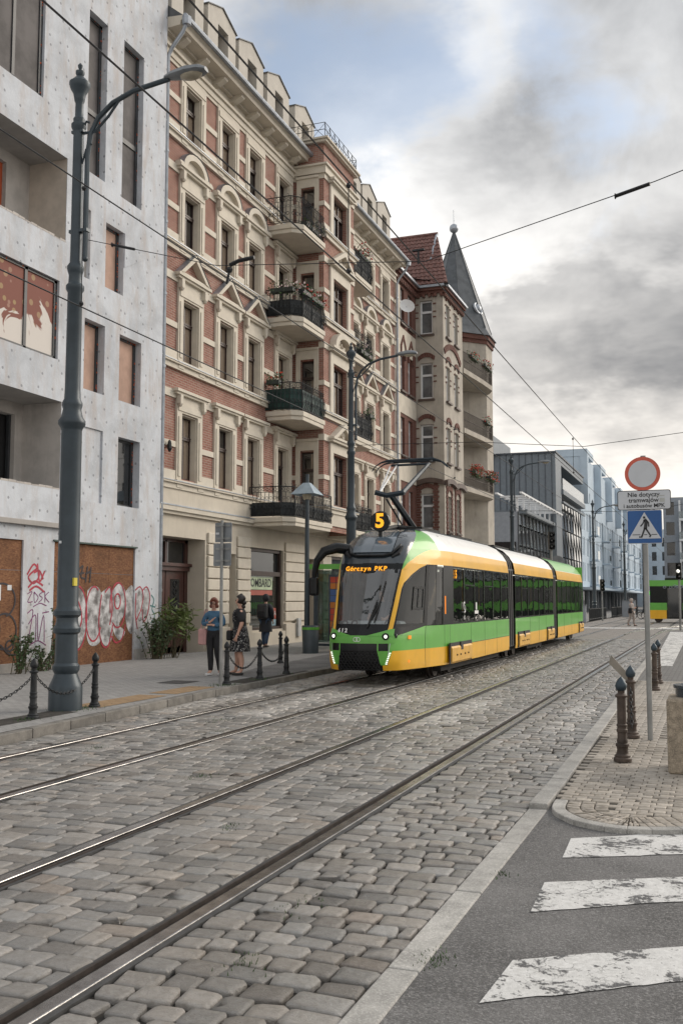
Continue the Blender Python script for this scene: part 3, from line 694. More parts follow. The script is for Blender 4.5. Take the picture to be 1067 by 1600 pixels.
# ---------------------------------------------------------------- brick tenement
M['brick'] = brick_mat('red_facing_brick', (.245, .102, .077), (.335, .155, .118), (.34, .285, .235), .26, .077, .012, .4, .35, 'wall', worn=.12)
M['cream'] = pm('cream_stucco', (.56, .508, .425), .8, var=.07, scale=1.4, bump=.06, bscale=30, streak=.18)
M['cream2'] = pm('cream_trim', (.59, .54, .455), .75, var=.06, scale=3, streak=.14)
M['timber'] = pm('dark_brown_joinery', (.040, .022, .018), .45, var=.2)
M['iron'] = pm('wrought_iron', (.022, .025, .028), .5, .3, var=.3)
M['dormer'] = pm('dormer_render', (.50, .47, .42), .85, var=.06, streak=.12)
M['door'] = pm('carved_oak_door', (.060, .020, .016), .4, var=.25, scale=5, coat=.2)
def curtain_glint_glass(name):
    """old sash glass: sky reflection over a dark room, pale strips painted for curtains and reflections"""
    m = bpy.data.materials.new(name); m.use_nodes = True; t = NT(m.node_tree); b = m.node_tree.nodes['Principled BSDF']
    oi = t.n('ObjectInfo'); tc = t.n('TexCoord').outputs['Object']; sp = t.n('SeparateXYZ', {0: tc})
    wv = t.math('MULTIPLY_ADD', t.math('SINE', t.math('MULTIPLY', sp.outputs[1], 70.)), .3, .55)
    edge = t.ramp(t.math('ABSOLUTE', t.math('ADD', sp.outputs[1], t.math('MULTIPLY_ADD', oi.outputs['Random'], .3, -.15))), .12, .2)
    c = t.mix(t.math('MULTIPLY', t.math('MULTIPLY', t.math('GREATER_THAN', oi.outputs['Random'], .35), edge), wv), (.012, .011, .012, 1), (.42, .32, .235, 1))  # warm strips at the pane sides: curtains and bright reflections put into the colour
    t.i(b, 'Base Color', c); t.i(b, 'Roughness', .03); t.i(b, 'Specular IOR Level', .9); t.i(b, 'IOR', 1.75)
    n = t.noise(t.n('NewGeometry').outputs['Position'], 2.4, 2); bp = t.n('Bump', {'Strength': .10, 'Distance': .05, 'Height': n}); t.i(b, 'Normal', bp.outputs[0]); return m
M['sash'] = curtain_glint_glass('old_sash_glass')

bt = thing('brick_tenement', 'five-storey red brick tenement with cream stucco trim and iron balconies', 'building', (-15.2, 37, 0))
XB = -15.2; XR = -13.9; Y0, Y1, YM = 25.17, 48.7, 37.03; RY0, RY1 = 35.3, 38.76
fb = FX(XB); fr_ = FX(XR); frr = FY(RY0)
COLS = [27.1, 29.55, 31.7, 34.3]; COLS = COLS+[2*YM-c for c in COLS]
FL = [(5.45, 7.45), (9.12, 11.03), (12.80, 14.48), (16.28, 17.95)]
SILL = [5.32, 8.98, 12.66, 16.15]
holes = [(c-.5, c+.5, z0, z1) for c in COLS for z0, z1 in FL]
m_ = MB(); wall(m_, fb, Y0, RY0, 4.4, 19.4, [h for h in holes if h[0] < RY0], .28); wall(m_, fb, RY1, Y1, 4.4, 19.4, [h for h in holes if h[0] > RY1], .28)
wall(m_, fr_, RY0, RY1, 4.4, 19.75, [(36.2, 37.86, z0, z1) for z0, z1 in FL], .28)
wall(m_, frr, XB, XR, 4.4, 19.75, [(-14.86, -14.28, z0-.1, z1) for z0, z1 in FL], .25)
m_.add([(XR, RY1, 4.4), (XB, RY1, 4.4), (XB, RY1, 19.75), (XR, RY1, 19.75)], [(0, 1, 2, 3)])
m_.add([(XB, Y1, 0), (XB-12, Y1, 0), (XB-12, Y1, 19.4), (XB, Y1, 19.4)], [(0, 1, 2, 3)])
m_.build('brick_wall', M['brick'], bt)
# ---- windows (shared meshes)
def sash_window(wd, ht, leaf=2):
    f = MB(); t = .06; a, b = -wd/2, wd/2
    f.box(-.05, .03, a, a+t, 0, ht); f.box(-.05, .03, b-t, b, 0, ht); f.box(-.05, .03, a+t, b-t, 0, t*1.3); f.box(-.05, .03, a+t, b-t, ht-t, ht)
    tz = ht*.66; f.box(-.05, .06, a+t, b-t, tz-.05, tz+.05); f.box(-.02, .075, a+t, b-t, tz+.02, tz+.06)
    for k in range(1, leaf): yy = a+(b-a)*k/leaf; f.box(-.05, .04, yy-.035, yy+.035, t, ht-t)
    panes = []
    for k in range(leaf):
        y0, y1 = a+(b-a)*k/leaf+.05, a+(b-a)*(k+1)/leaf-.05
        panes.append(MB().box(-.02, -.01, y0, y1, t, tz-.05)); panes.append(MB().box(-.02, -.01, y0, y1, tz+.05, ht-t))
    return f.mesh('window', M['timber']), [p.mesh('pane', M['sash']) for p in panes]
WCACHE = {}
def put_window(parent, wd, ht, pos, rz=0, leaf=2, cache=WCACHE, name='window', maker=sash_window):
    k = (round(wd, 2), round(ht, 2), leaf, maker.__name__)
    if k not in cache: cache[k] = maker(wd, ht, leaf)
    fm, pms = cache[k]; o = link(name, fm, parent, pos, rz=rz)
    for p in pms: link('pane', p, o, (0, 0, 0), True)
    return o
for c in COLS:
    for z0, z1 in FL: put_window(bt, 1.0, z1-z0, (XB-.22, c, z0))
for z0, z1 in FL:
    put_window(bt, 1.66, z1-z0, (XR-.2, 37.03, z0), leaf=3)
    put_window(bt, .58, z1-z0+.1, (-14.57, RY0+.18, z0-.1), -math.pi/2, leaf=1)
# ---- window surrounds, hoods, pediments
def surround(fl):
    z0, z1 = FL[fl]; h = MB(); ht = z1-z0
    for s in (-1, 1):
        h.box(0, .07, s*.5, s*.8, -.12, ht+.02); h.box(.07, .1, s*.58, s*.72, .05, ht-.1)
        h.box(0, .12, s*.48, s*.84, -.3, -.12); h.box(-.2, 0, s*.475, s*.5, 0, ht)
    h.box(-.2, 0, -.475, .475, ht-.025, ht)
    for s in (-1, 1): pass
    h.box(0, .07, -.8, .8, ht+.02, ht+.34); h.box(.07, .10, -.74, .74, ht+.08, ht+.26)
    h.box(0, .14, -.86, .86, -.18, -.06)
    hz = {0: 8.0, 1: 11.62, 2: 15.07, 3: 18.42}[fl]-z0
    if fl < 3:
        h.box(0, .06, -.8, .8, ht+.34, hz)
        for s in (-1, 1):
            h.box(.06, .2, s*.66, s*.82, hz-.28, hz); h.ball((.14, s*.74, hz-.3), .075, 6, 4)
        h.box(0, .17, -.98, .98, hz, hz+.07); h.box(0, .23, -1.04, 1.04, hz+.07, hz+.16)
    else: h.box(0, .06, -.8, .8, ht+.34, hz)
    return h.mesh('window_surround', M['cream2']), hz
SUR = [surround(i) for i in range(4)]
def pediment(fl, hz, s=1.0):
    p = MB()
    if fl == 1:          # triangular, open brick field
        o = [(-.96*s, hz+.16), (.96*s, hz+.16), (0, hz+.96)]; i = [(-.68*s, hz+.23), (.68*s, hz+.23), (0, hz+.78)]
        for k in range(3):
            a, b, c, d = o[k], o[(k+1) % 3], i[(k+1) % 3], i[k]; p.exX([a, b, c, d], 0, .22 if k else .18)
    elif fl == 2:        # segmental arch
        n = 10; O = [(-.80*s*math.cos(math.pi*k/n), hz+.16+.58*math.sin(math.pi*k/n)) for k in range(n+1)]; I = [(-.58*s*math.cos(math.pi*k/n), hz+.16+.40*math.sin(math.pi*k/n)) for k in range(n+1)]
        for k in range(n): p.exX([O[k], O[k+1], I[k+1], I[k]], 0, .19)
        for k in range(n): p.exX([I[k], I[k+1], (0, hz+.16)], 0, .03)
        p.box(0, .2, -1.04, -.7, hz+.16, hz+.24); p.box(0, .2, .7, 1.04, hz+.16, hz+.24)
    return p.mesh('pediment', M['cream2'])
def ped_cap(fl, hz, s=1.0):
    p = MB()
    if fl == 1: p.add([(0, -.98*s, hz+.17), (.24, -.98*s, hz+.17), (.24, 0, hz+.99), (0, 0, hz+.99)], [(0, 1, 2, 3)]); p.add([(0, 0.98*s, hz+.17), (.24, 0.98*s, hz+.17), (.24, 0, hz+.99), (0, 0, hz+.99)], [(3, 2, 1, 0)])
    else:
        n = 10
        for k in range(n):
            a, b = [(-.83*s*math.cos(math.pi*q/n), hz+.17+.60*math.sin(math.pi*q/n)) for q in (k, k+1)]
            p.add([(0, a[0], a[1]), (.21, a[0], a[1]), (.21, b[0], b[1]), (0, b[0], b[1])], [(0, 1, 2, 3)])
    return p.mesh('pediment_cap', M['gmetal'])
PED = {f: (pediment(f, SUR[f][1]), ped_cap(f, SUR[f][1])) for f in (1, 2)}
for ci, c in enumerate(COLS):
    for fl, (z0, z1) in enumerate(FL):
        link('window_surround', SUR[fl][0], bt, (XB, c, z0))
        if fl in PED and ci % 4 != 3:
            o = link('pediment', PED[fl][0], bt, (XB, c, z0)); link('pediment_cap', PED[fl][1], o, (0, 0, 0), True)
# bay front surrounds
for fl, (z0, z1) in enumerate(FL):
    h = MB(); ht = z1-z0
    for s in (-1, 1): h.box(0, .08, s*.83, s*1.15, -.15, ht+.05)
    h.box(0, .08, -1.15, 1.15, ht+.05, ht+.42); h.box(0, .16, -1.2, 1.2, -.2, -.06)
    hz = [2.55, 2.5, 2.3, 2.15][fl]
    h.box(0, .22, -1.25, 1.25, hz-.1, hz); h.box(0, .28, -1.3, 1.3, hz, hz+.09); h.box(0, .05, -1.1, 1.1, ht+.42, hz-.1)
    o = h.build('window_surround', M['cream2'], bt, loc=(XR, 37.03, z0))
    if fl < 3:
        p = MB(); ah = .75
        if fl % 2 == 0:
            p.exX([(-1.2, hz+.09), (-.9, hz+.09), (0, hz+ah-.2), (0, hz+ah)], 0, .28); p.exX([(1.2, hz+.09), (.9, hz+.09), (0, hz+ah-.2), (0, hz+ah)][::-1], 0, .28)
        else:
            n = 10
            for k in range(n):
                A = lambda r1, r2, q: (-r1*math.cos(math.pi*q/n), hz+.09+r2*math.sin(math.pi*q/n))
                p.exX([A(1.1, .7, k), A(1.1, .7, k+1), A(.8, .48, k+1), A(.8, .48, k)], 0, .28)
        rr = random.Random(fl)
        for k in range(14): p.ball((.05, rr.uniform(-.45, .45), hz+.1+rr.uniform(0, .3)), rr.uniform(.06, .13), 6, 4)
        link('pediment', p.mesh('pediment', M['cream2']), bt, (XR, 37.03, z0))
    h = MB()                                    # return wall with balcony door
    for s in (-1, 1): h.box(s*.29, s*.47, -.06, 0, -.1, ht+.05)
    h.box(-.47, .47, -.06, 0, ht+.05, ht+.4); h.box(-.47, .47, -.12, 0, ht+.4, ht+.5)
    h.build('door_surround', M['cream2'], bt, loc=(-14.57, RY0, z0))
# ---- horizontal stucco: string courses, bands in the brick, cornice
def course(z0, z1, n, name, mat, segs=None):
    m_ = MB()
    for (a, b, X) in ((Y0, RY0, XB), (RY1, Y1, XB)): m_.box(X, X+n, a, b, z0, z1)
    m_.box(XR, XR+n, RY0-n, RY1+n, z0, z1); m_.box(XB+n, XR, RY0-n, RY0, z0, z1)
    m_.build(name, mat, bt)
for z in SILL:
    course(z-.22, z-.06, .10, 'string_course', M['cream2']); course(z-.06, z, .17, 'string_course', M['cream']); course(z, z+.02, .19, 'course_flashing', M['gmetal'])
edges = [Y0]+[q for c in COLS[:4] for q in (c-.8, c+.8)]+[RY0]
piers = [(edges[i], edges[i+1]) for i in range(0, len(edges), 2)]; piers += [(2*YM-b, 2*YM-a) for a, b in piers]
for fl, (z0, z1) in enumerate(FL):
    hz = SUR[fl][1]+z0
    for (a, b) in piers:
        if b-a < .08: continue
        m_ = MB()
        m_.box(XB, XB+.045, a, b, SILL[fl]+.02, SILL[fl]+.34); m_.box(XB, XB+.045, a, b, z0+.92, z0+1.10); m_.box(XB, XB+.045, a, b, hz-.12, hz+.12)
        m_.build('stucco_band', M['cream2'], bt)
    m_ = MB()
    for (p, q) in ((RY0-.045, RY0+.02), ):
        for (za, zb) in ((SILL[fl]+.02, SILL[fl]+.34), (z0+.92, z0+1.10), (hz-.12, hz+.12)):
            m_.box(-14.10, XR+.045, RY0-.045, 35.88, za, zb); m_.box(XB+.02, -15.04, RY0-.045, RY0, za, zb)
            m_.box(XR, XR+.045, 38.18, RY1, za, zb)
    m_.build('stucco_band', M['cream2'], bt)
MB().box(XB, XB+.05, Y0, RY0, 4.62, 5.1).build('first_floor_apron', M['cream'], bt); MB().box(XB, XB+.05, RY1, Y1, 4.62, 5.1).build('first_floor_apron', M['cream'], bt); MB().box(XB+.05, XR+.05, RY0-.05, RY1+.05, 4.62, 5.1).build('first_floor_apron', M['cream'], bt)
for (a, b) in ((Y0, RY0), (RY1, Y1)):
    m_ = MB(); m_.box(XB, XB+.09, a, b, 18.42, 18.62); m_.box(XB, XB+.16, a, b, 18.62, 18.72); m_.box(XB, XB+.06, a, b, 18.72, 18.98); m_.build('frieze', M['cream2'], bt)
    m_ = MB(); m_.exY([(XB, 18.98), (XB+.2, 18.98), (XB+.2, 19.06), (XB+.62, 19.08), (XB+.64, 19.2), (XB+.72, 19.26), (XB+.72, 19.36), (XB, 19.42)], a, b); m_.build('cornice', M['cream'], bt)
    MB().tube([(XB+.78, a, 19.33), (XB+.78, b, 19.33)], .085, 8).build('gutter', M['gmetal'], bt, True)
    n = 8
    for i in range(n):
        y = a+.75+(b-a-1.3)*i/(n-1); m_ = MB().exY([(XB+.06, 18.84), (XB+.22, 18.86), (XB+.5, 19.0), (XB+.52, 19.08), (XB+.06, 19.08)], y-.13, y+.13); m_.build('cornice_bracket', M['cream2'], bt)
m_ = MB(); m_.box(XB, XR+.12, RY0-.12, RY1+.12, 18.5, 18.8); m_.box(XB, XR+.2, RY0-.2, RY1+.2, 18.8, 18.88); m_.build('bay_cornice', M['cream2'], bt)
m_ = MB(); m_.box(XB-1, XR+.16, RY0-.16, RY1+.16, 19.75, 19.85); m_.box(XB-1, XR+.24, RY0-.24, RY1+.24, 19.85, 19.92); m_.build('bay_parapet_cap', M['cream2'], bt)
def lattice_rail(P, z0, h, name='roof_railing', parent=bt):
    m_ = MB()
    for (a, b) in zip(P, P[1:]):
        L = math.dist(a, b); n = max(1, round(L/.55))
        for zz_ in (0, h*.55, h): m_.tube([(*a, z0+zz_), (*b, z0+zz_)], .014, 4)
        for i in range(n+1):
            t = i/n; q = (a[0]+(b[0]-a[0])*t, a[1]+(b[1]-a[1])*t); m_.tube([(*q, z0), (*q, z0+h)], .014, 4)
            if i < n:
                q2 = (a[0]+(b[0]-a[0])*(i+1)/n, a[1]+(b[1]-a[1])*(i+1)/n); m_.tube([(*q, z0), (*q2, z0+h*.95)], .009, 4); m_.tube([(*q2, z0), (*q, z0+h*.95)], .009, 4)
    return m_.build(name, M['iron'], parent)
lattice_rail([(XB-.9, RY0-.1), (XR+.08, RY0-.1), (XR+.08, RY1+.1), (XB-.9, RY1+.1)], 19.92, .62)
# ---- roof and dormers
M['slate'] = pm('dark_roof_sheet', (.10, .105, .11), .6, .2, var=.2)
m_ = MB().exY([(XB+.7, 19.38), (XB-1.2, 20.9), (XB-12, 22.2), (XB-12, 19.4)], Y0+.02, Y1-.02); m_.build('roof', M['slate'], bt)
dm = MB().exX([(-1.02, -1.4), (1.02, -1.4), (1.02, 1.35), (.62, 1.72), (0, 1.9), (-.62, 1.72), (-1.02, 1.35), (-1.02, 1.34), (-.42, -.2), (-.42, 1.15), (.42, 1.15), (.42, -.2), (-.42, -.2), (-1.02, 1.3)], -.0, 0) if False else MB()
def dormer_mesh():
    d = MB()
    wall(d, lambda u, n, z: (n, u, z), -1.02, 1.02, -1.3, 1.3, [(-.3, .45, -1.3, 1.1)], .6)
    top = [(-1.02, 1.3), (1.02, 1.3), (1.02, 1.42), (0, 1.8), (-1.02, 1.42)]
    d.exX(top, -2.2, 0)
    for s in (-1.02, 1.02): d.add([(0, s, -1.3), (0, s, 1.3), (-2.2, s, 1.3), (-2.2, s, -1.3)], [(0, 1, 2, 3)])
    return d.mesh('dormer', M['dormer'])
dme = dormer_mesh()
dcap = MB()
for a, b in (((-1.07, 1.40), (0, 1.802)), ((0, 1.802), (1.07, 1.40))):
    dcap.exX([a, b, (b[0], b[1]+.035), (a[0], a[1]+.035)], -2.25, .05)
dcap = dcap.mesh('dormer_capping', M['slate'])
dwin = MB().box(-.6, -.58, -.3, .45, -1.3, 1.1).mesh('dormer_window', M['winglass'])
for y in (26.7, 29.05, 31.35, 33.75, 36.4, 39.9, 42.3, 44.6, 46.9):
    o = link('dormer', dme, bt, (XB+.02, y, 20.15)); link('dormer_capping', dcap, o, (0, 0, 0), True); link('dormer_window', dwin, o, (0, 0, 0), True)
# ---- ground floor
m_ = MB(); wall(m_, fb, Y0, Y1, -.1, 4.4, [(25.6, 28.3, -.1, 3.66, .66), (29.95, 30.5, .1, 3.3, .4), (31.6, 34.5, .68, 3.6, .25), (36.9, 38.3, -.1, 3.4, .5), (39.5, 42.4, .68, 3.6, .25), (43.6, 46.2, .68, 3.6, .25)], .3)
m_.build('ground_floor_wall', M['cream'], bt)
m_ = MB(); m_.box(XB, XB+.12, Y0, Y1, 4.32, 4.42); m_.box(XB, XB+.2, Y0, Y1, 4.42, 4.56); m_.build('ground_cornice', M['cream2'], bt)
MB().box(XB, XB+.22, Y0, Y1, 4.56, 4.60).build('cornice_flashing', M['gmetal'], bt)
for (a, b) in ((28.42, 29.9), (30.55, 31.55), (34.58, 36.6), (38.4, 39.4), (42.5, 43.5)):
    z = .95
    while z < 3.95:
        MB().box(XB+.002, XB+.075, a, b, z, z+.34).build('rustication_block', M['cream2'], bt, bevel=.025); z += .375
    MB().box(XB, XB+.11, a-.04, b+.04, -.05, .86).build('plinth', M['cream'], bt, bevel=.015)
MB().box(XB, XB+.09, 31.55, 34.55, -.05, .6).build('shop_stall_riser', M['cream'], bt)
MB().box(XB-.42, XB-.38, 29.9, 30.55, 0, 3.4).build('passage_door', M['timber'], bt)
MB().box(XB-.52, XB-.48, 36.85, 38.35, -.1, 3.45).build('back_door', M['timber'], bt)
# street door
dr = MB(); x = XB-.64
dr.box(x-.06, x, 25.62, 28.28, .1, .35)
dr.box(x-.05, x+.02, 25.62, 25.75, .1, 3.66); dr.box(x-.05, x+.02, 28.1, 28.3, .1, 3.66); dr.box(x-.05, x+.1, 25.62, 28.3, 2.66, 2.86); dr.box(x-.05, x+.18, 25.55, 28.3, 2.8, 2.9); dr.box(x-.05, x+.02, 25.62, 28.3, 3.56, 3.66); dr.box(x-.05, x+.02, 26.88, 27.0, 2.9, 3.6)
do = dr.build('street_door', M['door'], bt)
for a, b in ((25.8, 26.92), (26.97, 28.08)):
    l = MB().box(x-.045, x, a, b, .12, 2.66).box(x, x+.03, a+.12, b-.12, .3, .8).box(x, x+.025, a+.18, b-.18, .85, 1.2); l.build('door_leaf', M['door'], do)
    MB().box(x, x+.012, a+.28, b-.28, 1.35, 2.4).build('door_glass', M['winglass'], do)
    s_ = MB()
    for k in range(4): s_.torus((x+.03, (a+b)/2, 1.5+.25*k), .1, .012, (1, 0, 0), 8, 4)
    s_.build('door_grille', M['iron'], do)
MB().box(x-.04, x-.03, 25.75, 28.1, 2.9, 3.56).build('transom_glass', M['winglass'], do)
# shop window with its painted signs
def shop(a, b, sign):
    x = XB-.2; f = MB()
    f.box(x-.05, x+.1, a, a+.12, .68, 3.6); f.box(x-.05, x+.1, b-.12, b, .68, 3.6); f.box(x-.05, x+.12, a, b, 2.62, 2.78); f.box(x-.05, x+.1, a, b, 3.48, 3.6); f.box(x-.05, x+.12, a, b, .68, .78)
    o = f.build('shop_window', M['timber'], bt)
    MB().box(x-.02, x, a+.12, b-.12, .78, 2.62).build('shop_pane', M['shopglass'], o); MB().box(x-.02, x, a+.12, b-.12, 2.78, 3.48).build('shop_pane', M['winglass'], o)
    MB().box(x-1.2, x-1.16, a, b, .6, 3.6).build('shop_interior', M['shopback'], o)
    if sign:
        MB().box(x+.004, x+.014, 31.74, 33.9, 2.12, 2.58).build('shop_sign', M['signgreen'], o)
        MB().box(x+.004, x+.014, 31.74, 33.9, 1.92, 2.1).build('shop_sign', M['signred'], o)
        text('sign_lettering', 'LOMBARD', .42, M['iron'], o, face_mat((x+.02, 32.82, 2.35), (0, 1, 0), (0, 0, 1)), font_bold=.006)
        MB().box(x+.004, x+.014, 32.95, 34.25, 1.05, 1.45).build('shop_sign', M['signred'], o); MB().box(x+.004, x+.014, 32.95, 34.25, .8, 1.03).build('shop_sign', M['signblue'], o)
        text('sign_lettering', 'POŻYCZKA', .24, M['paper'], o, face_mat((x+.02, 33.6, 1.25), (0, 1, 0), (0, 0, 1)))
        c_ = MB()
        for k in range(12): c_.box(x-.3, x-.28, 32.0+.18*k, 32.09+.18*k, 1.2, 2.0)
        c_.build('blind_strips', M['blind'], o)
    return o
M['shopglass'] = glass_mat('shop_glass', (.75, .85, .82), (.03, .035, .034), .72); M['shopback'] = pm('shop_back', (.05, .075, .07), .8, var=.4, scale=2)
M['signgreen'] = pm('pale_green_sign', (.44, .53, .36), .5); M['signred'] = pm('red_sign', (.36, .08, .055), .5); M['signblue'] = pm('blue_sign', (.22, .34, .40), .5); M['blind'] = pm('strip_blind', (.16, .22, .2), .7)
shop(31.6, 34.5, True); shop(39.5, 42.4, False); shop(43.6, 46.2, False)
MB().box(XB+.11, XB+.2, 35.5, 35.8, .35, 1.05).build('meter_box', pm('meter_box_grey', (.45, .46, .46), .6), bt, bevel=.01)
m_ = MB().ball((XB+.12, 25.75, 6.35), .07, 6, 4).tube([(XB, 25.75, 6.3), (XB+.12, 25.75, 6.3)], .02, 5).lathe([(.03, -.2), (.08, -.1), (.06, .1), (.02, .16)], 6, (XB+.14, 25.75, 6.35)); m_.build('wall_lantern', M['iron'], bt)
def downpipe(x, y, ztop, parent, eave=None):
    P = [(x, y, .15), (x, y, ztop-1.0), (x+.12, y, ztop-.75), (x+.5, y, ztop-.3), (x+.62, y, ztop)]
    m_ = MB().tube(P, .06, 8)
    z = 2.
    while z < ztop-1.2: m_.lathe([(.075, 0), (.075, .08)], 8, (x, y, z)); z += 2.2
    m_.lathe([(.13, -.12), (.15, .12)], 8, P[-1]); return m_.build('downpipe', M['gmetal'], parent, True)
downpipe(XB+.17, Y0+.1, 19.2, bt); downpipe(XB+.17, Y1-.1, 19.2, bt)
# ---- balconies: slab + wrought iron
def scroll_rail(P, z0, h, dens=.15, bulge=.1, skirt=None):
    """bellied wrought-iron railing along a plan polyline"""
    m_ = MB()
    for (a, b) in zip(P, P[1:]):
        L = math.dist(a, b); n = max(2, round(L/dens)); tx, ty = (b[0]-a[0])/L, (b[1]-a[1])/L; nx, ny = ty, -tx
        for zz_, r in ((.03, .014), (.1, .01), (h*.82, .01), (h, .02)): m_.tube([(*a, z0+zz_), (*b, z0+zz_)], r, 4)
        for i in range(n+1):
            q = (a[0]+tx*L*i/n, a[1]+ty*L*i/n)
            if i % 6 == 0: m_.tube([(*q, z0), (*q, z0+h)], .018, 4)
            else:
                m_.tube([(q[0], q[1], z0+.05), (q[0]+nx*bulge, q[1]+ny*bulge, z0+h*.28), (q[0]+nx*bulge*.6, q[1]+ny*bulge*.6, z0+h*.5), (q[0], q[1], z0+h*.82)], .012, 4, False)
            if i < n:
                cx, cy = a[0]+tx*L*(i+.5)/n, a[1]+ty*L*(i+.5)/n
                m_.torus((cx, cy, z0+h*.91), dens*.34, .010, (nx, ny, 0), 8, 4)
                m_.torus((cx+nx*bulge*.8, cy+ny*bulge*.8, z0+h*.33), dens*.42, .011, (nx, ny, 0), 8, 4); m_.torus((cx+nx*bulge*.3, cy+ny*bulge*.3, z0+h*.62), dens*.36, .007, (nx, ny, 0), 8, 4)
        for k in range(int(L/.24)):
            t = .12+.24*k; m_.torus((a[0]+tx*t, a[1]+ty*t, z0+h+.05), .055, .008, (nx, ny, 0), 8, 4, 0, math.pi*1.3)
    return m_
def leaves(m_, n, box, size, rr):
    x0, x1, y0, y1, z0, z1 = box
    for _ in range(n):
        c = Vector((rr.uniform(x0, x1), rr.uniform(y0, y1), rr.uniform(z0, z1))); a = Vector((rr.gauss(0, 1), rr.gauss(0, 1), rr.gauss(0, 1))).normalized(); b = a.orthogonal().normalized(); s_ = size*rr.uniform(.6, 1.3)
        m_.add([c-a*s_, c-b*s_*.5, c+a*s_, c+b*s_*.5], [(0, 1, 2, 3)])
    return m_
M['leaf'] = pm('balcony_foliage', (.045, .085, .025), .6, var=.5, scale=9); M['fred'] = pm('red_flowers', (.42, .03, .02), .6, var=.3, scale=9); M['fpink'] = pm('pink_white_flowers', (.55, .30, .34), .6, var=.4, scale=20, c2=(.7, .62, .6)); M['forange'] = pm('orange_red_flowers', (.50, .055, .022), .6, var=.3, scale=12)
M['screen'] = pm('green_balcony_screen', (.012, .045, .04), .6, var=.3, scale=3); M['darkscreen'] = pm('dark_balcony_mesh', (.02, .024, .026), .7, var=.4, scale=6)
M['box'] = pm('flower_box', (.03, .04, .035), .6)
def balcony(parent, y0, y1, xw, xo, z, side, skirt=None, h=1.02, slab=.34, mat=None):
    P = [(xw, y0), (xo-.35, y0), (xo, y0+.35), (xo, y1)] if side < 0 else [(xo, y0), (xo, y1-.35), (xo-.35, y1), (xw, y1)]
    Q = [(xw, y0), (xo-.3, y0), (xo+.06, y0+.32), (xo+.06, y1), (xw, y1)] if side < 0 else [(xw, y0), (xo+.06, y0), (xo+.06, y1-.32), (xo-.3, y1), (xw, y1)]
    s_ = MB().ex(Q, z-slab*.55, z); cx = sum(q[0] for q in Q)/5; cy = sum(q[1] for q in Q)/5
    s_.ex([(cx+(q[0]-cx)*.95, cy+(q[1]-cy)*.95) for q in Q], z-slab, z-slab*.55)
    so_ = s_.build('balcony_slab', mat or M['cream2'], parent, bevel=.02)
    r = scroll_rail(P, z+.02, h).build('railing', M['iron'], so_)
    if skirt:
        m_ = MB()
        for (a, b) in zip(P, P[1:]):
            d = .03; L = math.dist(a, b); nx, ny = (b[1]-a[1])/L*d, -(b[0]-a[0])/L*d
            m_.add([(a[0]-nx, a[1]-ny, z+.06), (b[0]-nx, b[1]-ny, z+.06), (b[0]-nx, b[1]-ny, z+h*skirt[1]), (a[0]-nx, a[1]-ny, z+h*skirt[1])], [(0, 1, 2, 3)])
        m_.build('balcony_screen', skirt[0], so_)
    return so_
BZ = [4.72, 8.6, 12.05, 15.45]
bal = [balcony(bt, 31.5, 35.4, XB, -13.62, 4.62, -1, (M['darkscreen'], .5), 1.05, .3), balcony(bt, 32.78, 35.28, XB, XR+.02, 8.62, -1, (M['screen'], .8)), balcony(bt, 32.78, 35.28, XB, XR+.02, 12.12, -1, (M['darkscreen'], .62)), balcony(bt, 32.78, 35.28, XB, XR+.02, 15.62, -1)]
balR = [balcony(bt, 38.8, 41.3, XB, XR+.02, z, 1, s_) for z, s_ in ((4.62, (M['darkscreen'], .8)), (8.62, (M['darkscreen'], .9)), (12.12, (M['darkscreen'], .3)), (15.62, (M['darkscreen'], .9)))]
def flowers(loc, L, along, seed, label, cols, n=90, hang=.3, depth=.24, up=.34):
    """trough with foliage and blossom; along = 'x' or 'y'"""
    rr = random.Random(seed); t = thing('balcony_flowers', label, 'flower box', loc, 'planted flower boxes on balconies')
    X, Y, Z = loc; ax = (X, X+L) if along == 'x' else (X-depth/2, X+depth/2); ay = (Y, Y+L) if along == 'y' else (Y-depth/2, Y+depth/2)
    MB().box(ax[0], ax[1], ay[0], ay[1], Z-.16, Z).build('trough', M['box'], t)
    leaves(MB(), n*3, (ax[0]-.1, ax[1]+.12, ay[0]-.1, ay[1]+.1, Z-hang, Z+up*.8), .055, rr).build('foliage', M['leaf'], t)
    for c in cols:
        m_ = MB()
        for _ in range(n//2): m_.ball((rr.uniform(ax[0]-.1, ax[1]+.16), rr.uniform(ay[0]-.08, ay[1]+.08), Z+rr.uniform(-hang*.6, up)), rr.uniform(.02, .05), 5, 3)
        m_.build('blossom', M[c], t)
    return t
flowers((XR-.06, 33.2, 13.2), 2.0, 'y', 1, 'pink and white flowers along the front of the third-storey corner balcony', ('fpink', 'fred'), 80)
flowers((-15.0, 32.84, 13.2), .9, 'x', 2, 'pink flowers on the short side of the third-storey corner balcony', ('fpink',), 40)
flowers((-15.1, 32.75, 9.75), .5, 'x', 3, 'small yellow-green plant in a trough above the dark green screened balcony', ('forange',), 24)
flowers((XR-.1, 39.5, 16.75), 1.5, 'y', 4, 'red and white flowers on the high balcony right of the brick bay', ('fred', 'fpink'), 60, .2, up=.5)
flowers((XR+.04, 39.3, 12.4), 1.4, 'y', 5, 'trailing pink flowers on the open balcony right of the brick bay', ('fpink',), 50)
flowers((XR-.14, 33.6, 15.95), 1.5, 'y', 6, 'trailing green plants and white blooms on the highest corner balcony', ('fpink',), 40, .35)
flowers((XR-.05, 40.7, 9.85), .5, 'y', 7, 'small pale flowers on the screened balcony beside the second lamp post', ('fpink',), 24)
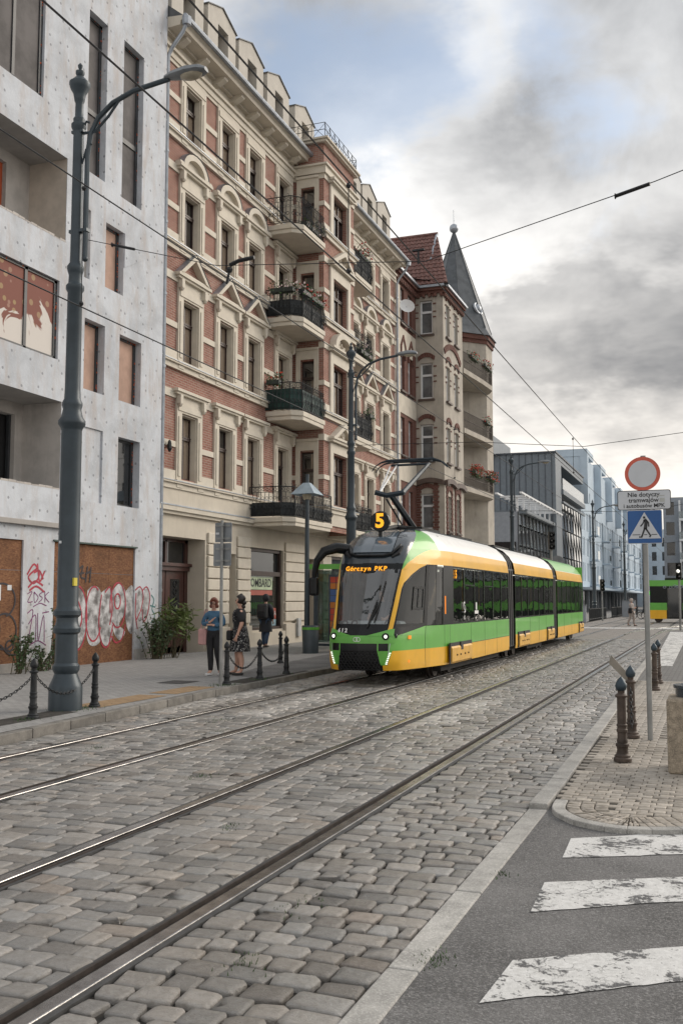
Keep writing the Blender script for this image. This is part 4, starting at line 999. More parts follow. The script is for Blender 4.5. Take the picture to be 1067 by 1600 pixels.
# ---------------------------------------------------------------- corner tenement with turret
M['roughcast'] = pm('grey_beige_roughcast', (.405, .37, .32), .92, var=.14, scale=1.1, bump=.35, bscale=55, streak=.45)
M['pale'] = pm('pale_smooth_render', (.56, .51, .43), .85, var=.1, scale=1.5, streak=.3)
M['redbrick'] = brick_mat('dark_red_brick', (.13, .052, .04), (.175, .073, .056), (.13, .10, .085), .26, .077, .010, .4, .35, 'wall')
M['browntrim'] = pm('brown_glazed_trim', (.085, .058, .048), .5, var=.25)
M['pvc'] = pm('white_window_frame', (.70, .71, .72), .4, var=.05)
M['sheet'] = pm('slate_grey_spire_sheet', (.085, .095, .105), .5, .25, var=.22, scale=2.5, streak=.35)
M['tile'] = pm('clay_roof_tile', (.17, .085, .072), .75, var=.35, scale=6)
M['netglass'] = pm('net_curtained_glass', (.13, .14, .145), .08, var=.45, scale=.9, spec=.8)
ct = thing('corner_tenement', 'beige roughcast corner tenement with brick arches, tiled roof and pointed turret', 'building', (-15, 57, 0))
CY0, CY1 = 48.72, 52.62; CB1 = 57.1; XC = -15.2; XCB = -13.62
CF_ = [(5.6, 7.55), (9.4, 11.4), (12.85, 14.85), (16.5, 18.4)]
def white_window(wd, ht, leaf=2):
    f = MB(); t = .09; a, b = -wd/2, wd/2
    f.box(-.05, .03, a, a+t, 0, ht); f.box(-.05, .03, b-t, b, 0, ht); f.box(-.05, .03, a+t, b-t, 0, t); f.box(-.05, .03, a+t, b-t, ht-t, ht); tz = ht*.66; f.box(-.05, .05, a+t, b-t, tz-.06, tz+.06)
    for k in range(1, leaf): yy = a+(b-a)*k/leaf; f.box(-.05, .04, yy-.05, yy+.05, t, ht-t)
    p = [MB().box(-.02, -.01, a+t, b-t, t, tz-.06), MB().box(-.02, -.01, a+t, b-t, tz+.06, ht-t)]
    return f.mesh('window', M['pvc']), [q.mesh('pane', M['netglass']) for q in p]
# recessed brick strip
m_ = MB(); wall(m_, FX(XC), CY0, CY1, 0, 18.8, [(c-.36, c+.36, z0, z1) for c in (50.05, 51.5) for z0, z1 in CF_], .25); m_.build('brick_strip_wall', M['redbrick'], ct)
for zz_ in ((8.0, 9.1), (11.6, 12.6), (15.2, 16.2)): MB().box(XC, XC+.04, CY0+.1, CY1-.1, zz_[0], zz_[1]).build('render_panel', M['pale'], ct)
MB().box(XC, XC+.06, CY0, CY0+.75, 0, 18.4).build('corner_strip', M['pale'], ct)
for c in (50.05, 51.5):
    for z0, z1 in CF_:
        put_window(ct, .72, z1-z0, (XC-.18, c, z0), leaf=1, maker=white_window); MB().box(XC, XC+.14, c-.5, c+.5, z0-.14, z0-.04).build('sill', M['browntrim'], ct)
    for z1 in (14.85,):                         # pointed blind arches
        m_ = MB(); O = [(c-.5, z1-.3), (c-.46, z1+.4), (c, z1+1.0), (c+.46, z1+.4), (c+.5, z1-.3)]; I = [(c-.36, z1-.3), (c-.32, z1+.35), (c, z1+.78), (c+.32, z1+.35), (c+.36, z1-.3)]
        for k in range(4): m_.exX([O[k], O[k+1], I[k+1], I[k]], XC, XC+.1)
        m_.build('pointed_arch', M['redbrick'], ct)
        MB().exX([(c-.34, z1), (c+.34, z1), (c+.32, z1+.35), (c, z1+.76), (c-.32, z1+.35)], XC, XC+.05).build('arch_field', M['pale'], ct)
# bay
bayh = [(-14.95, -14.22, z0, z1) for z0, z1 in CF_]
m_ = MB(); wall(m_, FY(CY1), XC, XCB, 0, 19.1, bayh, .25); wall(m_, FX(XCB), CY1, CB1, 0, 19.1, [(c-.4, c+.4, z0-.05, z1-.1) for c in (53.65, 55.55) for z0, z1 in CF_], .25)
m_.add([(XCB, CB1, 0), (XC, CB1, 0), (XC, CB1, 19.1), (XCB, CB1, 19.1)], [(0, 1, 2, 3)]); m_.build('bay_wall', M['roughcast'], ct)
def arch(parent, fr, c, w_, z, n=7, r=.22, mat=None, proud=.07, rise=.22):
    """segmental arch of single brick voussoirs"""
    for k in range(n):
        a0, a1 = -1+2*k/n, -1+2*(k+1)/n; g = .02
        P = [(c+w_*(a0+g), z+rise*(1-a0*a0)), (c+w_*(a1-g), z+rise*(1-a1*a1)), (c+w_*1.12*(a1-g), z+r+rise*1.1*(1-a1*a1)), (c+w_*1.12*(a0+g), z+r+rise*1.1*(1-a0*a0))]
        MB().prism(P, lambda p: fr(p[0], 0, p[1]), lambda p: fr(p[0], proud, p[1])).build('voussoir', mat or M['redbrick'], parent)
for z0, z1 in CF_:
    put_window(ct, .73, z1-z0, (-14.585, CY1+.18, z0), -math.pi/2, leaf=1, maker=white_window); arch(ct, FY(CY1), -14.585, .45, z1+.12)
    MB().box(-15.05, -14.12, CY1-.14, CY1, z0-.14, z0-.04).build('sill', M['browntrim'], ct)
    for c in (53.65, 55.55):
        put_window(ct, .8, z1-z0-.05, (XCB-.18, c, z0-.05), leaf=1, maker=white_window); arch(ct, FX(XCB), c, .48, z1+.02, 6)
        MB().box(XCB, XCB+.14, c-.52, c+.52, z0-.2, z0-.1).build('sill', M['browntrim'], ct)
    for zz_ in (z0+.9, z0+1.2, z1-.25):
        m_ = MB()
        for xx in (-15.12, -14.1): m_.box(xx-.09, xx+.09, CY1-.03, CY1, zz_, zz_+.07)
        for c in (53.65, 55.55):
            for d in (-.52, .52): m_.box(XCB, XCB+.03, c+d-.1, c+d+.1, zz_, zz_+.07)
        m_.build('brick_inlay', M['redbrick'], ct)
arch(ct, FX(XCB), 54.6, 1.75, 15.35, 14, .25, rise=.55)
# wavy hood course above first floor
for fr, a, b in ((FY(CY1), XC, XCB), (FX(XCB), CY1, CB1)):
    n = 18
    wv = lambda t: 8.15+.16*abs(math.sin(t*math.pi*(1 if a == XC else 2)))
    m_ = MB()
    for k in range(n):
        t0, t1 = k/n, (k+1)/n; u0, u1 = a+(b-a)*t0, a+(b-a)*t1
        m_.prism([(u0, wv(t0)-.16), (u1, wv(t1)-.16), (u1, wv(t1)+.1), (u0, wv(t0)+.1)], lambda p: fr(p[0], 0, p[1]), lambda p: fr(p[0], .2, p[1]))
    m_.build('hood_course', M['browntrim'], ct)
for fr, us in ((FY(CY1), (-14.1, -15.1)), (FX(XCB), (53.1, 54.2, 55.0, 56.1))):
    for u_ in us:
        m_ = MB()
        for k in range(26): z = 4.5+k*.14; fbox(m_, fr, u_-(.12 if k % 2 else .18), u_+(.12 if k % 2 else .18), 0, .05, z, z+.12)
        m_.build('quoin_strip', M['redbrick'], ct)
# eaves
for (X_, a, b, fr) in ((0, CY0, CY1, FX(XC)), (0, XC, XCB+.1, FY(CY1)), (0, CY1-.1, CB1, FX(XCB))):
    m_ = MB(); fbox(m_, fr, a, b, 0, .12, 18.75, 18.9); fbox(m_, fr, a, b, 0, .24, 18.9, 19.05); n = max(4, int(abs(b-a)/.28))
    for k in range(n): u_ = a+(b-a)*(k+.5)/n; fbox(m_, fr, u_-.07, u_+.07, 0, .16, 18.55, 18.75)
    m_.build('brick_cornice', M['redbrick'], ct)
    g = MB(); fbox(g, fr, a-.02, b+.05, .2, .36, 19.05, 19.18); g.build('gutter', M['gmetal'], ct)
# tiled roof: rows of single tiles on the slope that faces the camera
m_ = MB().add([(XC+.3, CY0, 19.15), (XC+.3, CY1+.3, 19.15), (-19, CY1+.3, 20.9), (-19, CY0, 20.9)], [(0, 1, 2, 3)]); m_.build('roof_deck', M['slate'], ct)
def tile_slope(A, B, C, D, nu, nv):
    """tiles on the quad A-B (eaves) to D-C (ridge)"""
    A, B, C, D = map(Vector, (A, B, C, D)); N = (B-A).cross(D-A).normalized(); N = N if N.z > 0 else -N
    m_ = MB()
    for j in range(nv):
        for i in range(nu):
            f = lambda u_, v_: (A*(1-u_)+B*u_)*(1-v_)+(D*(1-u_)+C*u_)*v_
            u0, u1, v0, v1 = i/nu, (i+1)/nu, j/nv, min(1, (j+1.15)/nv); um = (u0+u1)/2
            m_.add([f(u0, v0)+N*.05, f(um, v0)+N*.11, f(u1, v0)+N*.05, f(u1, v1)+N*.01, f(um, v1)+N*.06, f(u0, v1)+N*.01, f(u0, v0), f(u1, v0)], [(0, 1, 4, 5), (1, 2, 3, 4), (0, 6, 7, 2, 1)])
    return m_
tr_ = tile_slope((-20, CY1-.35, 19.2), (XCB+.38, CY1-.35, 19.18), (-14.53, 55, 23.0), (-20, 55, 23.0), 26, 13).build('roof_tiles', M['tile'], ct); tr_['kind'] = 'stuff'
MB().add([(XCB+.36, CY1-.3, 19.2), (XCB+.36, CB1+.2, 19.2), (-15.6, CB1+.2, 19.75), (-15.6, CY1-.3, 19.75)], [(0, 1, 2, 3)]).build('bay_roof', M['slate'], ct)
MB().exX([(53.1, 19.5), (55.0, 23.05), (55.7, 21.0), (56.6, 19.5)], -14.7, -14.62).build('gable', M['pale'], ct)
MB().tube([(-14.55, 53.6, 21.0), (-14.55, 55.0, 23.05)], .09, 5).build('verge_flashing', M['gmetal'], ct)
MB().add([(-14.7, 55.0, 23.0), (-20, 55.0, 23.0), (-20, 56.6, 19.5), (-14.7, 56.6, 19.5)], [(0, 1, 2, 3)]).build('rear_slope', M['tile'], ct)
MB().tube([(-14.5, 55, 23.05), (-20, 55, 23.05)], .12, 6).build('ridge', M['tile'], ct)
m_ = MB().box(-15.3, -15.2, 53.4, 53.5, 20.7, 21.6).box(-15.6, -14.9, 53.35, 53.55, 21.6, 21.7); m_.build('roof_vent', M['iron'], ct)
# turret: octagonal shaft and spire
TC = (-15.9, 64.6); TR = 2.5
def octo(r, ph=22.5): return [(TC[0]+r*math.cos(R_(ph+45*k)), TC[1]+r*math.sin(R_(ph+45*k))) for k in range(8)]
MB().ex(octo(TR), 0, 18.5).build('turret_wall', M['roughcast'], ct)
m_ = MB().ex(octo(TR+.1), 18.5, 18.75).ex(octo(TR+.2), 18.75, 19.05); m_.build('turret_cornice', M['redbrick'], ct)
m_ = MB(); P = octo(TR+.32); P2 = octo(TR-.02); P3 = octo(.06)
for (A, za, B, zb) in ((P, 19.05, P2, 19.6), (P2, 19.6, P3, 26.7)):
    for k in range(8): j = (k+1) % 8; m_.add([(*A[k], za), (*A[j], za), (*B[j], zb), (*B[k], zb)], [(0, 1, 2, 3)])
m_.add([(*p, 19.05) for p in P], [tuple(range(8))]); m_.build('spire', M['sheet'], ct)
m_ = MB()
for k in range(8): m_.tube([(*P2[k], 19.62), (*P3[k], 26.7)], .035, 4)
m_.build('spire_seams', M['sheet'], ct)
m_ = MB().ball((TC[0], TC[1], 27.0), .32, 10, 7).tube([(TC[0], TC[1], 26.4), (TC[0], TC[1], 28.3)], .03, 5); m_.build('finial', M['gmetal'], ct, True)
m_ = MB().torus((TC[0]+1.75, TC[1]-.75, 21.0), .38, .1, (.9, -.3, .35), 16, 6).ball((TC[0]+1.65, TC[1]-.7, 21.0), .34, 10, 5); m_.build('spire_oculus', M['gmetal'], ct, True)
# wall between bay and turret, with balconies
m_ = MB(); wall(m_, FX(-14.9), CB1, 63.2, 0, 18.6, [(61.0, 62.0, z0-.7, z1) for z0, z1 in CF_]+[(58.8, 59.6, z0, z1) for z0, z1 in CF_], .3); m_.build('balcony_wall', M['roughcast'], ct)
for i, (z0, z1) in enumerate(CF_):
    put_window(ct, 1.0, z1-z0+.7, (-15.1, 61.5, z0-.7), leaf=1, maker=white_window); put_window(ct, .8, z1-z0, (-15.1, 59.2, z0), leaf=1, maker=white_window); arch(ct, FX(-14.9), 61.5, .55, z1+.05, 6)
m_ = MB(); wall(m_, FX(-13.5), 63.8, 65.5, 0, 5, [(64.3, 65.0, 1.5, 4)], .2); m_.build('turret_base', M['pale'], ct)
M['balrail'] = pm('brown_balcony_rail', (.10, .085, .075), .6, .2, var=.2)
for i, z in enumerate((8.45, 11.9, 15.5)):
    s_ = MB().ex([(-14.9, CB1+.05), (-13.55, CB1+.05), (-13.2, 60.6), (-13.05, 62.9), (-13.5, 64.0), (-14.9, 64.0)], z-.3, z); so_ = s_.build('balcony_slab', M['roughcast'], ct)
    m_ = MB(); L = [(-13.58, CB1+.1), (-13.22, 60.6), (-13.08, 62.9), (-13.5, 63.95)]
    for a, b in zip(L, L[1:]):
        for zz_ in (.05, .5, 1.0): m_.tube([(*a, z+zz_), (*b, z+zz_)], .025, 4)
        n = int(math.dist(a, b)/.11)
        for k in range(n+1): m_.tube([(a[0]+(b[0]-a[0])*k/n, a[1]+(b[1]-a[1])*k/n, z), (a[0]+(b[0]-a[0])*k/n, a[1]+(b[1]-a[1])*k/n, z+1.0)], .012, 4, False)
    m_.build('railing', M['balrail'], so_)
flowers((-13.32, 58.2, 9.45), 2.1, 'y', 21, 'mass of orange-red geraniums on the lowest turret balcony, left box', ('forange', 'fred'), 170, .35, .35, .45)
flowers((-13.05, 61.2, 9.45), 2.0, 'y', 22, 'mass of orange-red geraniums on the lowest turret balcony, right box', ('forange', 'fred'), 150, .35, .35, .4)
flowers((-13.1, 60.8, 12.9), 1.2, 'y', 23, 'small reddish flower box on the middle turret balcony', ('fred',), 40)
flowers((-13.35, 58.0, 16.5), 1.6, 'y', 24, 'orange flowers on the uppermost turret balcony, left box', ('forange',), 60)
flowers((-13.1, 60.6, 16.5), 1.9, 'y', 25, 'red flowers with leaves on the uppermost turret balcony, right box', ('fred', 'fpink'), 60)
d_ = MB().lathe([(.02, 0), (.3, .05), (.42, .12)], 14, cap=False); sdish = thing('satellite_dish', 'pale round satellite dish on the recessed brick strip', 'satellite dish', (-14.9, 49.9, 17.3))
o = d_.build('reflector', M['pvc'], sdish, True, loc=(-14.9, 49.9, 17.3)); o.rotation_euler = (0, R_(70), R_(-60)); MB().tube([(-15.2, 49.9, 17.3), (-14.9, 49.9, 17.3)], .03, 5).build('bracket', M['gmetal'], sdish)

# ---------------------------------------------------------------- grey clad block and glass pavilion
M['clad'] = pm('anthracite_sheet_cladding', (.16, .185, .21), .5, .2, var=.08); M['cladseam'] = pm('cladding_seam', (.06, .07, .085), .5)
M['mirror'] = pm('mirror_glazing', (.66, .66, .64), .04, 1., var=.25, scale=.3); M['mull'] = pm('glazing_mullion', (.05, .055, .06), .5)
M['bluewhite'] = pm('pale_blue_render', (.47, .56, .645), .85, var=.06, scale=.6, streak=.1); M['greyrender'] = pm('grey_render', (.27, .29, .32), .85, var=.08)
M['railglass'] = glass_mat('balustrade_glass', (.8, .85, .86), (.3, .32, .33), .78)
gb = thing('clad_building', 'dark grey sheet-clad block with recessed balcony above mirrored glass', 'building', (-18, 110, 0))
m_ = MB(); m_.box(-24, -14.5, 100, 104, 0, 16.4); m_.box(-24, -16.8, 104, 122.5, 11.9, 15.6); m_.box(-24, -14.5, 104, 122.5, 15.6, 16.4) ; m_.build('clad_wall', M['clad'], gb)
for k in range(15): MB().box(-24+.65*k, -23.95+.65*k, 99.93, 100, 8.5, 16.4).build('cladding_seam', M['cladseam'], gb)
MB().box(-24, -20.5, 99, 108, 16.4, 18.3).build('roof_box', M['clad'], gb); MB().box(-24, -14.4, 99.8, 123, 16.4, 16.55).build('roof_edge', M['cladseam'], gb)
m_ = MB().box(-16.8, -14.3, 104, 122.5, 12.6, 13.1).box(-14.5, -14.3, 104, 122.5, 11.7, 11.9); m_.build('balcony_slab', M['clad'], gb); MB().box(-14.42, -14.36, 104.1, 122.4, 13.1, 14.3).build('glass_balustrade', M['railglass'], gb)
for k in range(5): MB().box(-16.78, -16.74, 105+3.4*k, 107.6+3.4*k, 13.1, 15.4).build('balcony_door', M['winglass'], gb)
MB().box(-40, -14.6, 84, 100, 9.0, 9.3).build('lower_roof', M['clad'], gb)
gp = thing('glass_pavilion', 'low mirrored glass shopfront block below the grey cladding', 'building', (-16, 100, 0))
def curtain(y0, y1, z0, z1, ny, rows, X):
    MB().box(X-4, X-.4, y0+.3, y1-.02, 0, z1-.05).build('core', M['mull'], gp)
    for i in range(ny):
        for j in range(len(rows)-1):
            a, b = y0+(y1-y0)*i/ny, y0+(y1-y0)*(i+1)/ny; t_ = random.Random(i*7+j).uniform(-.006, .006)
            MB().add([(X+t_, a+.06, rows[j]+.05), (X-t_, b-.06, rows[j]+.05), (X-t_-.05*(rows[j+1]-rows[j]), b-.06, rows[j+1]-.05), (X+t_-.05*(rows[j+1]-rows[j]), a+.06, rows[j+1]-.05)], [(0, 1, 2, 3)]).build('glass_panel', M['mirror'], gp)
    m_ = MB()
    for i in range(ny+1): y = y0+(y1-y0)*i/ny; m_.box(X-.05, X+.05, y-.05, y+.05, z0, z1)
    m_.build('mullions', M['mull'], gp)
curtain(82, 104, 0, 9.0, 12, (.3, 3.4, 6.2, 7.9, 9.0), -15.0); curtain(104.2, 123, 0, 12.2, 8, (.3, 3.4, 6.2, 9.2, 12.2), -14.9)
MB().box(-19, -15, 82.0, 82.1, 0, 9.0).build('end_wall', M['greyrender'], gp); MB().box(-19, -15.2, 81.9, 82, 4, 6.5).build('end_window', M['winglass'], gp)
m_ = MB()
for k in range(12): m_.box(-16.5, -14.4, 82+1.9*k, 82.25+1.9*k, 10.2, 10.35)
m_.box(-14.6, -14.4, 80.5, 104, 10.35, 10.5); m_.box(-16.6, -16.4, 80.5, 104, 10.35, 10.5)
for k in range(8): m_.box(-15.2, -15.05, 82.2+2.9*k, 82.35+2.9*k, 9.0, 10.3)
m_.build('roof_pergola', M['pvc'], gp)
# ---------------------------------------------------------------- long pale-blue block: stepped modules with slot windows
bb = thing('pale_blue_building', 'long pale blue apartment block with stepped roofline and slot windows', 'building', (-17, 175, 0))
BX = -15.0
slot = MB().box(-.3, .0, -.28, .28, 0, 2.6).mesh('slot_window', M['winglass']); slots = MB().box(-.3, .0, -.25, .25, 0, .5).mesh('slot_window', M['winglass'])
mod = 15.5; nm = 7; y = 124.
for k in range(nm):
    a, b = y+mod*k, y+mod*(k+1); X = BX+.0; hol = []
    for j, z in enumerate((4.0, 7.2, 10.4)):
        for q in (1.4, 2.9, 5.9, 7.0, 11.6, 13.2): hol.append((a+q-.32, a+q+.32, z+(.0 if q < 10 else -.2), z+2.3))
        hol.append((a+8.4, a+10.4, z-.3, z+2.4))
    hol.append((a+3, a+6.6, 14.6, 18.0)); hol.append((a+9, a+10, 14.3, 15.6))
    m_ = MB(); wall(m_, FX(X), a, b, 3.2, 19.9-(.0 if k % 2 == 0 else .3), hol, .5)
    m_.box(X-18, X-3, a+.3, b-.3, 3.3, 17.5); m_.add([(X, a+.02, 3.2), (X-18, a+.02, 3.2), (X-18, a+.02, 19.5), (X, a+.02, 19.5)], [(0, 1, 2, 3)])
    m_.build('wall', M['bluewhite'], bb)
    MB().box(X-3, X+.9, a-.05, a+6.6, 19.3, 20.2).build('roof_frame', M['bluewhite'], bb)
    MB().box(X+.01, X+.9, a-.04, a+1.2, 13.5, 19.3).build('roof_frame_pier', M['bluewhite'], bb)
    for (u0, u1, z0, z1) in hol: MB().box(X-.5, X-.46, u0, u1, z0, z1).build('window', M['winglass'] if z0 < 14 or u1-u0 < 2 else M['bluewhite'], bb)
    for j, z in enumerate((3.7, 6.9, 10.1)):
        s_ = MB().box(X, X+1.1, a+8.2, a+10.6, z-.2, z).build('balcony_slab', M['bluewhite'], bb); MB().box(X+1.04, X+1.08, a+8.2, a+10.6, z, z+1.1).build('balustrade', M['railglass'], s_)
MB().box(BX-18, BX+1.6, 124, 232, 2.95, 3.25).build('canopy', M['bluewhite'], bb)
MB().box(BX-18, BX-1.2, 124.5, 232, 0, 2.95).build('shopfront', M['winglass'], bb)
for k in range(18): MB().box(BX-1.25, BX-.9, 126+6*k, 126.5+6*k, 0, 2.95).build('pillar', M['greyrender'], bb)
# ---------------------------------------------------------------- far grey block closing the street
fg = thing('far_apartment_block', 'grey apartment block with white balcony bands closing the street', 'building', (0, 168, 0))
m_ = MB(); holes = []
for r in range(5):
    for k in range(16): holes.append((-6.6+2.6*k, -5.4+2.6*k, 2.2+3.1*r, 4.2+3.1*r))
wall(m_, FY(160), -7, 34, 0, 17.3, holes, .4); m_.add([(-7, 160, 0), (-7, 180, 0), (-7, 180, 17.3), (-7, 160, 17.3)], [(0, 1, 2, 3)]); m_.build('wall', M['greyrender'], fg)
for h_ in holes: MB().box(h_[0], h_[1], 160.35, 160.4, h_[2], h_[3]).build('window', M['winglass'], fg)
for r in range(5):
    s_ = MB().box(-4.7, 34, 158.4, 160, 1.2+3.1*r, 1.55+3.1*r).build('balcony_slab', M['pvc'], fg); MB().box(-4.7, 34, 158.38, 158.44, 1.55+3.1*r, 2.6+3.1*r).build('balustrade', M['railglass'], s_)
    for k in range(10): MB().box(-4.7+3.4*k, -4.45+3.4*k, 158.5, 160, 1.55+3.1*r, 4.3+3.1*r).build('balcony_pier', M['pvc'], fg)
fl2 = thing('far_blue_tower', 'pale blue apartment slab at the end of the blue block', 'building', (-9, 238, 0))
m_ = MB(); holes = [(-13+2.2*k, -12+2.2*k, 4+3.2*r, 6+3.2*r) for k in range(4) for r in range(4)]; wall(m_, FY(236), -40, -4.5, 0, 17.5, holes, .4); m_.build('wall', M['bluewhite'], fl2)
for h_ in holes: MB().box(h_[0], h_[1], 236.35, 236.4, h_[2], h_[3]).build('window', M['winglass'], fl2)
# ================================================================== TRAM
def paint(name, c, coat=.22): return pm(name, c, .38, var=.07, scale=1.5, coat=coat, spec=.5, streak=.22)
M['tyel'] = paint('tram_yellow', (.80, .43, .018)); M['tgrn'] = paint('tram_green', (.125, .41, .06)); M['twht'] = pm('tram_white', (.88, .87, .84), .35, var=.05, coat=.25, streak=.12)
M['tyel2'] = pm('tram_yellow_dusty', (.66, .37, .06), .5, var=.12, scale=4, coat=.1, streak=.3)
M['tblk'] = pm('tram_black_gloss', (.006, .007, .008), .25, var=.2, spec=.3); M['tcap'] = pm('tram_graphite', (.030, .040, .050), .22, var=.1, coat=.8)
M['rubber'] = pm('black_rubber', (.016, .016, .017), .7, var=.3, bump=.2); M['under'] = pm('underframe', (.018, .017, .016), .8, var=.4)
M['tglass'] = glass_mat('tram_side_glass', (.55, .60, .58), (.006, .007, .007), .50, wavy=.12); M['wglass'] = glass_mat('tram_windscreen', (.85, .90, .90), (.02, .022, .024), .8, ior=2.2, wavy=.05); M['cabglass'] = glass_mat('cab_side_glass', (.8, .85, .85), (.01, .011, .012), .7, ior=1.5)
M['led'] = emit_mat('led_amber', (1., .40, .03), 1.0); M['head'] = emit_mat('headlamp', (1, .97, .88), 1.2); M['tube'] = emit_mat('saloon_light', (1., .93, .80), 1.1); M['ambi'] = emit_mat('indicator', (1., .3, .05), .8)
M['interior'] = pm('saloon_lining', (.10, .104, .108), .6); M['seat'] = pm('seat_fabric', (.05, .09, .05), .8); M['dash'] = pm('dashboard_grey', (.45, .48, .50), .5); M['wipe'] = pm('wiper_black', (.01, .01, .01), .5)
tram = thing('tram', 'green and yellow three-section city tram on route 5 coming towards the camera', 'tram', (-6.82, 19.2, 0))
TX = -6.82
OUT = [(0, 19.22), (.36, 19.27), (.64, 19.41), (.755, 19.6), (.84, 19.9), (.98, 20.5), (1.14, 21.3), (1.25, 22.2), (1.25, 46.0)]
cum = [0]
for a, b in zip(OUT, OUT[1:]): cum.append(cum[-1]+math.dist(a, b))
SM = cum[-1]
_so = smooth_line(OUT[:8], 8)+[(1.25, 46.0)]
_cs = [0]
for a, b in zip(_so, _so[1:]): _cs.append(_cs[-1]+math.dist(a, b))
def plan(s):
    s = max(0, min(s, _cs[-1]))
    for i in range(len(_cs)-1):
        if s <= _cs[i+1]+1e-9:
            t = (s-_cs[i])/max(1e-9, _cs[i+1]-_cs[i]); return (_so[i][0]+(_so[i+1][0]-_so[i][0])*t, _so[i][1]+(_so[i+1][1]-_so[i][1])*t)
    return _so[-1]
def interp(T_, z):
    if z <= T_[0][0]: return T_[0][1]
    for (a, b), (c, d) in zip(T_, T_[1:]):
        if z <= c:
            t = (z-a)/(c-a); return b+(d-b)*t
    return T_[-1][1]
DY = [(.30, .12), (.5, .02), (.75, 0), (1.0, .02), (1.2, .14), (1.6, .33), (2.1, .56), (2.53, .76), (2.7, .86), (2.9, 1.05), (3.1, 1.35), (3.25, 1.75), (3.34, 2.3)]
WD = [(.30, .985), (.45, 1.), (2.53, 1.), (2.7, .985), (2.86, .955), (3.05, .86), (3.22, .72), (3.34, .52)]
S0 = 3.6
def surf(s, z, side=1):
    x, y = plan(s); k = interp(WD, z); dy = interp(DY, z)
    fade = max(0, 1-s/S0); fade = fade*fade*(3-2*fade)
    return Vector((TX+side*x*k, y+dy*fade, z))
def sOf(Y): return _cs[-2]+(Y-22.2) if Y >= 22.2 else None
def patch(s0f, s1f, z0, z1, side, ns=8, dz=.06, out=0.):
    """patch of the body shell between two boundary curves s(z)"""
    nz = max(1, round((z1-z0)/dz)); V = []; Fs = []
    for j in range(nz+1):
        z = z0+(z1-z0)*j/nz; a = s0f(z) if callable(s0f) else s0f; b = s1f(z) if callable(s1f) else s1f
        for i in range(ns+1):
            s = a+(b-a)*i/ns; p = surf(s, z, side)
            if out:
                q = surf(s+.02, z, side)-surf(s-.02, z, side); r = surf(s, z+.02, side)-surf(s, z-.02, side); n = q.cross(r).normalized(); n = n if n.dot(p-Vector((TX, p.y+2, 1.8))) > 0 else -n; p = p+n*out
            V.append(p)
    for j in range(nz):
        for i in range(ns):
            k = j*(ns+1)+i; Fs.append((k, k+1, k+ns+2, k+ns+1) if side > 0 else (k, k+ns+1, k+ns+2, k+1))
    return V, Fs
S_ = lambda Y: sOf(Y)
SE = S_(46.0)
J1 = (28.75, 29.75); J2 = (37.35, 38.3)
L0 = lambda z: interp([(1.0, .56), (1.2, .60), (2.1, .70), (2.4, .745), (2.55, .765)], z)      # windscreen / stripe
cap_ = lambda z: interp([(2.4, .745), (2.55, .78), (2.78, .93), (3.0, 1.2), (3.2, 1.55), (3.34, 1.9)], z)
lowY = lambda z: interp([(1.0, .66), (1.21, .70), (2.0, .80), (2.12, .86), (2.3, 1.15), (2.45, 1.55), (2.53, 1.95)], z)
upY = lambda z: interp([(2.4, .75), (2.55, .93), (2.7, 1.35), (2.8, 1.75), (2.86, 2.2)], z)
parts = {}
def addp(key, a, b, z0, z1, ns=8, dz=.06):
    for sd_ in (1, -1):
        V, Fs = patch(a, b, z0, z1, sd_, ns, dz); parts.setdefault((key, 0 if key in ('grille_panel', 'front_mask', 'roof_cap', 'bumper_insert') else sd_), MB()).add(V, Fs)
BODY = [(0, 0)]
segs = [(S_(22.2), S_(J1[0])), (S_(J1[1]), S_(J2[0])), (S_(J2[1]), SE)]
gr0 = lambda z: interp([(.3, .50), (.46, .46), (.73, .40)], z)
# front nose
addp('grille_panel', 0, gr0, .33, .70); addp('bumper', gr0, lambda z: interp([(.3, .52), (.46, .60), (.73, .72)], z), .44, .73); addp('lower_panel', lambda z: .50, lambda z: .62, .33, .44, 3)
addp('lower_panel', lambda z: interp([(.3, .62), (.44, .60), (.73, .72)], z), S_(22.2), .33, .73, 14)
addp('bumper_insert', 0, .63, .73, .88); addp('grille_panel', 0, gr0, .70, .73, 4); addp('side_panel', .63, S_(22.2), .73, .88, 14); addp('side_panel', 0, S_(22.2), .88, 1.04, 20)
addp('front_mask', 0, L0, 1.04, 1.21); addp('a_pillar', L0, lowY, 1.04, 1.21, 2); addp('front_mask', lowY, 1.95, 1.04, 1.21); addp('side_panel', 1.95, S_(22.2), 1.04, 1.21, 8)
addp('a_pillar', L0, lowY, 1.21, 2.4, 3, .04); addp('a_pillar', upY, lowY, 2.4, 2.53, 6, .03); addp('cab_quarter', cap_, upY, 2.4, 2.53, 3, .03)
addp('front_mask', 0, L0, 2.4, 2.53); addp('roof_cap', 0, cap_, 2.53, 3.34, 14, .05); addp('cab_quarter', cap_, upY, 2.53, 2.86, 6, .04); addp('upper_panel', upY, S_(22.2), 2.53, 2.86, 8, .04)
addp('cab_quarter', cap_, 2.75, 2.86, 3.34, 8, .05); addp('roof_panel', 2.75, S_(22.2), 2.86, 3.34, 4, .05)
for sd_ in (1, -1):
    V, Fs = patch(lambda z: interp([(1.03, .15), (1.17, .66)], z), .74, 1.03, 1.17, sd_, 8, .02, .006); MB().add(V, Fs).build('headlight_panel', M['tgrn'], tram, 50)
V, Fs = patch(lambda z: interp([(1.04, .85), (1.21, 1.95)], z), 1.96, 1.04, 1.21, 1, 10, .02, .004); MB().add(V, Fs).build('side_panel', M['tgrn'], tram, 50)
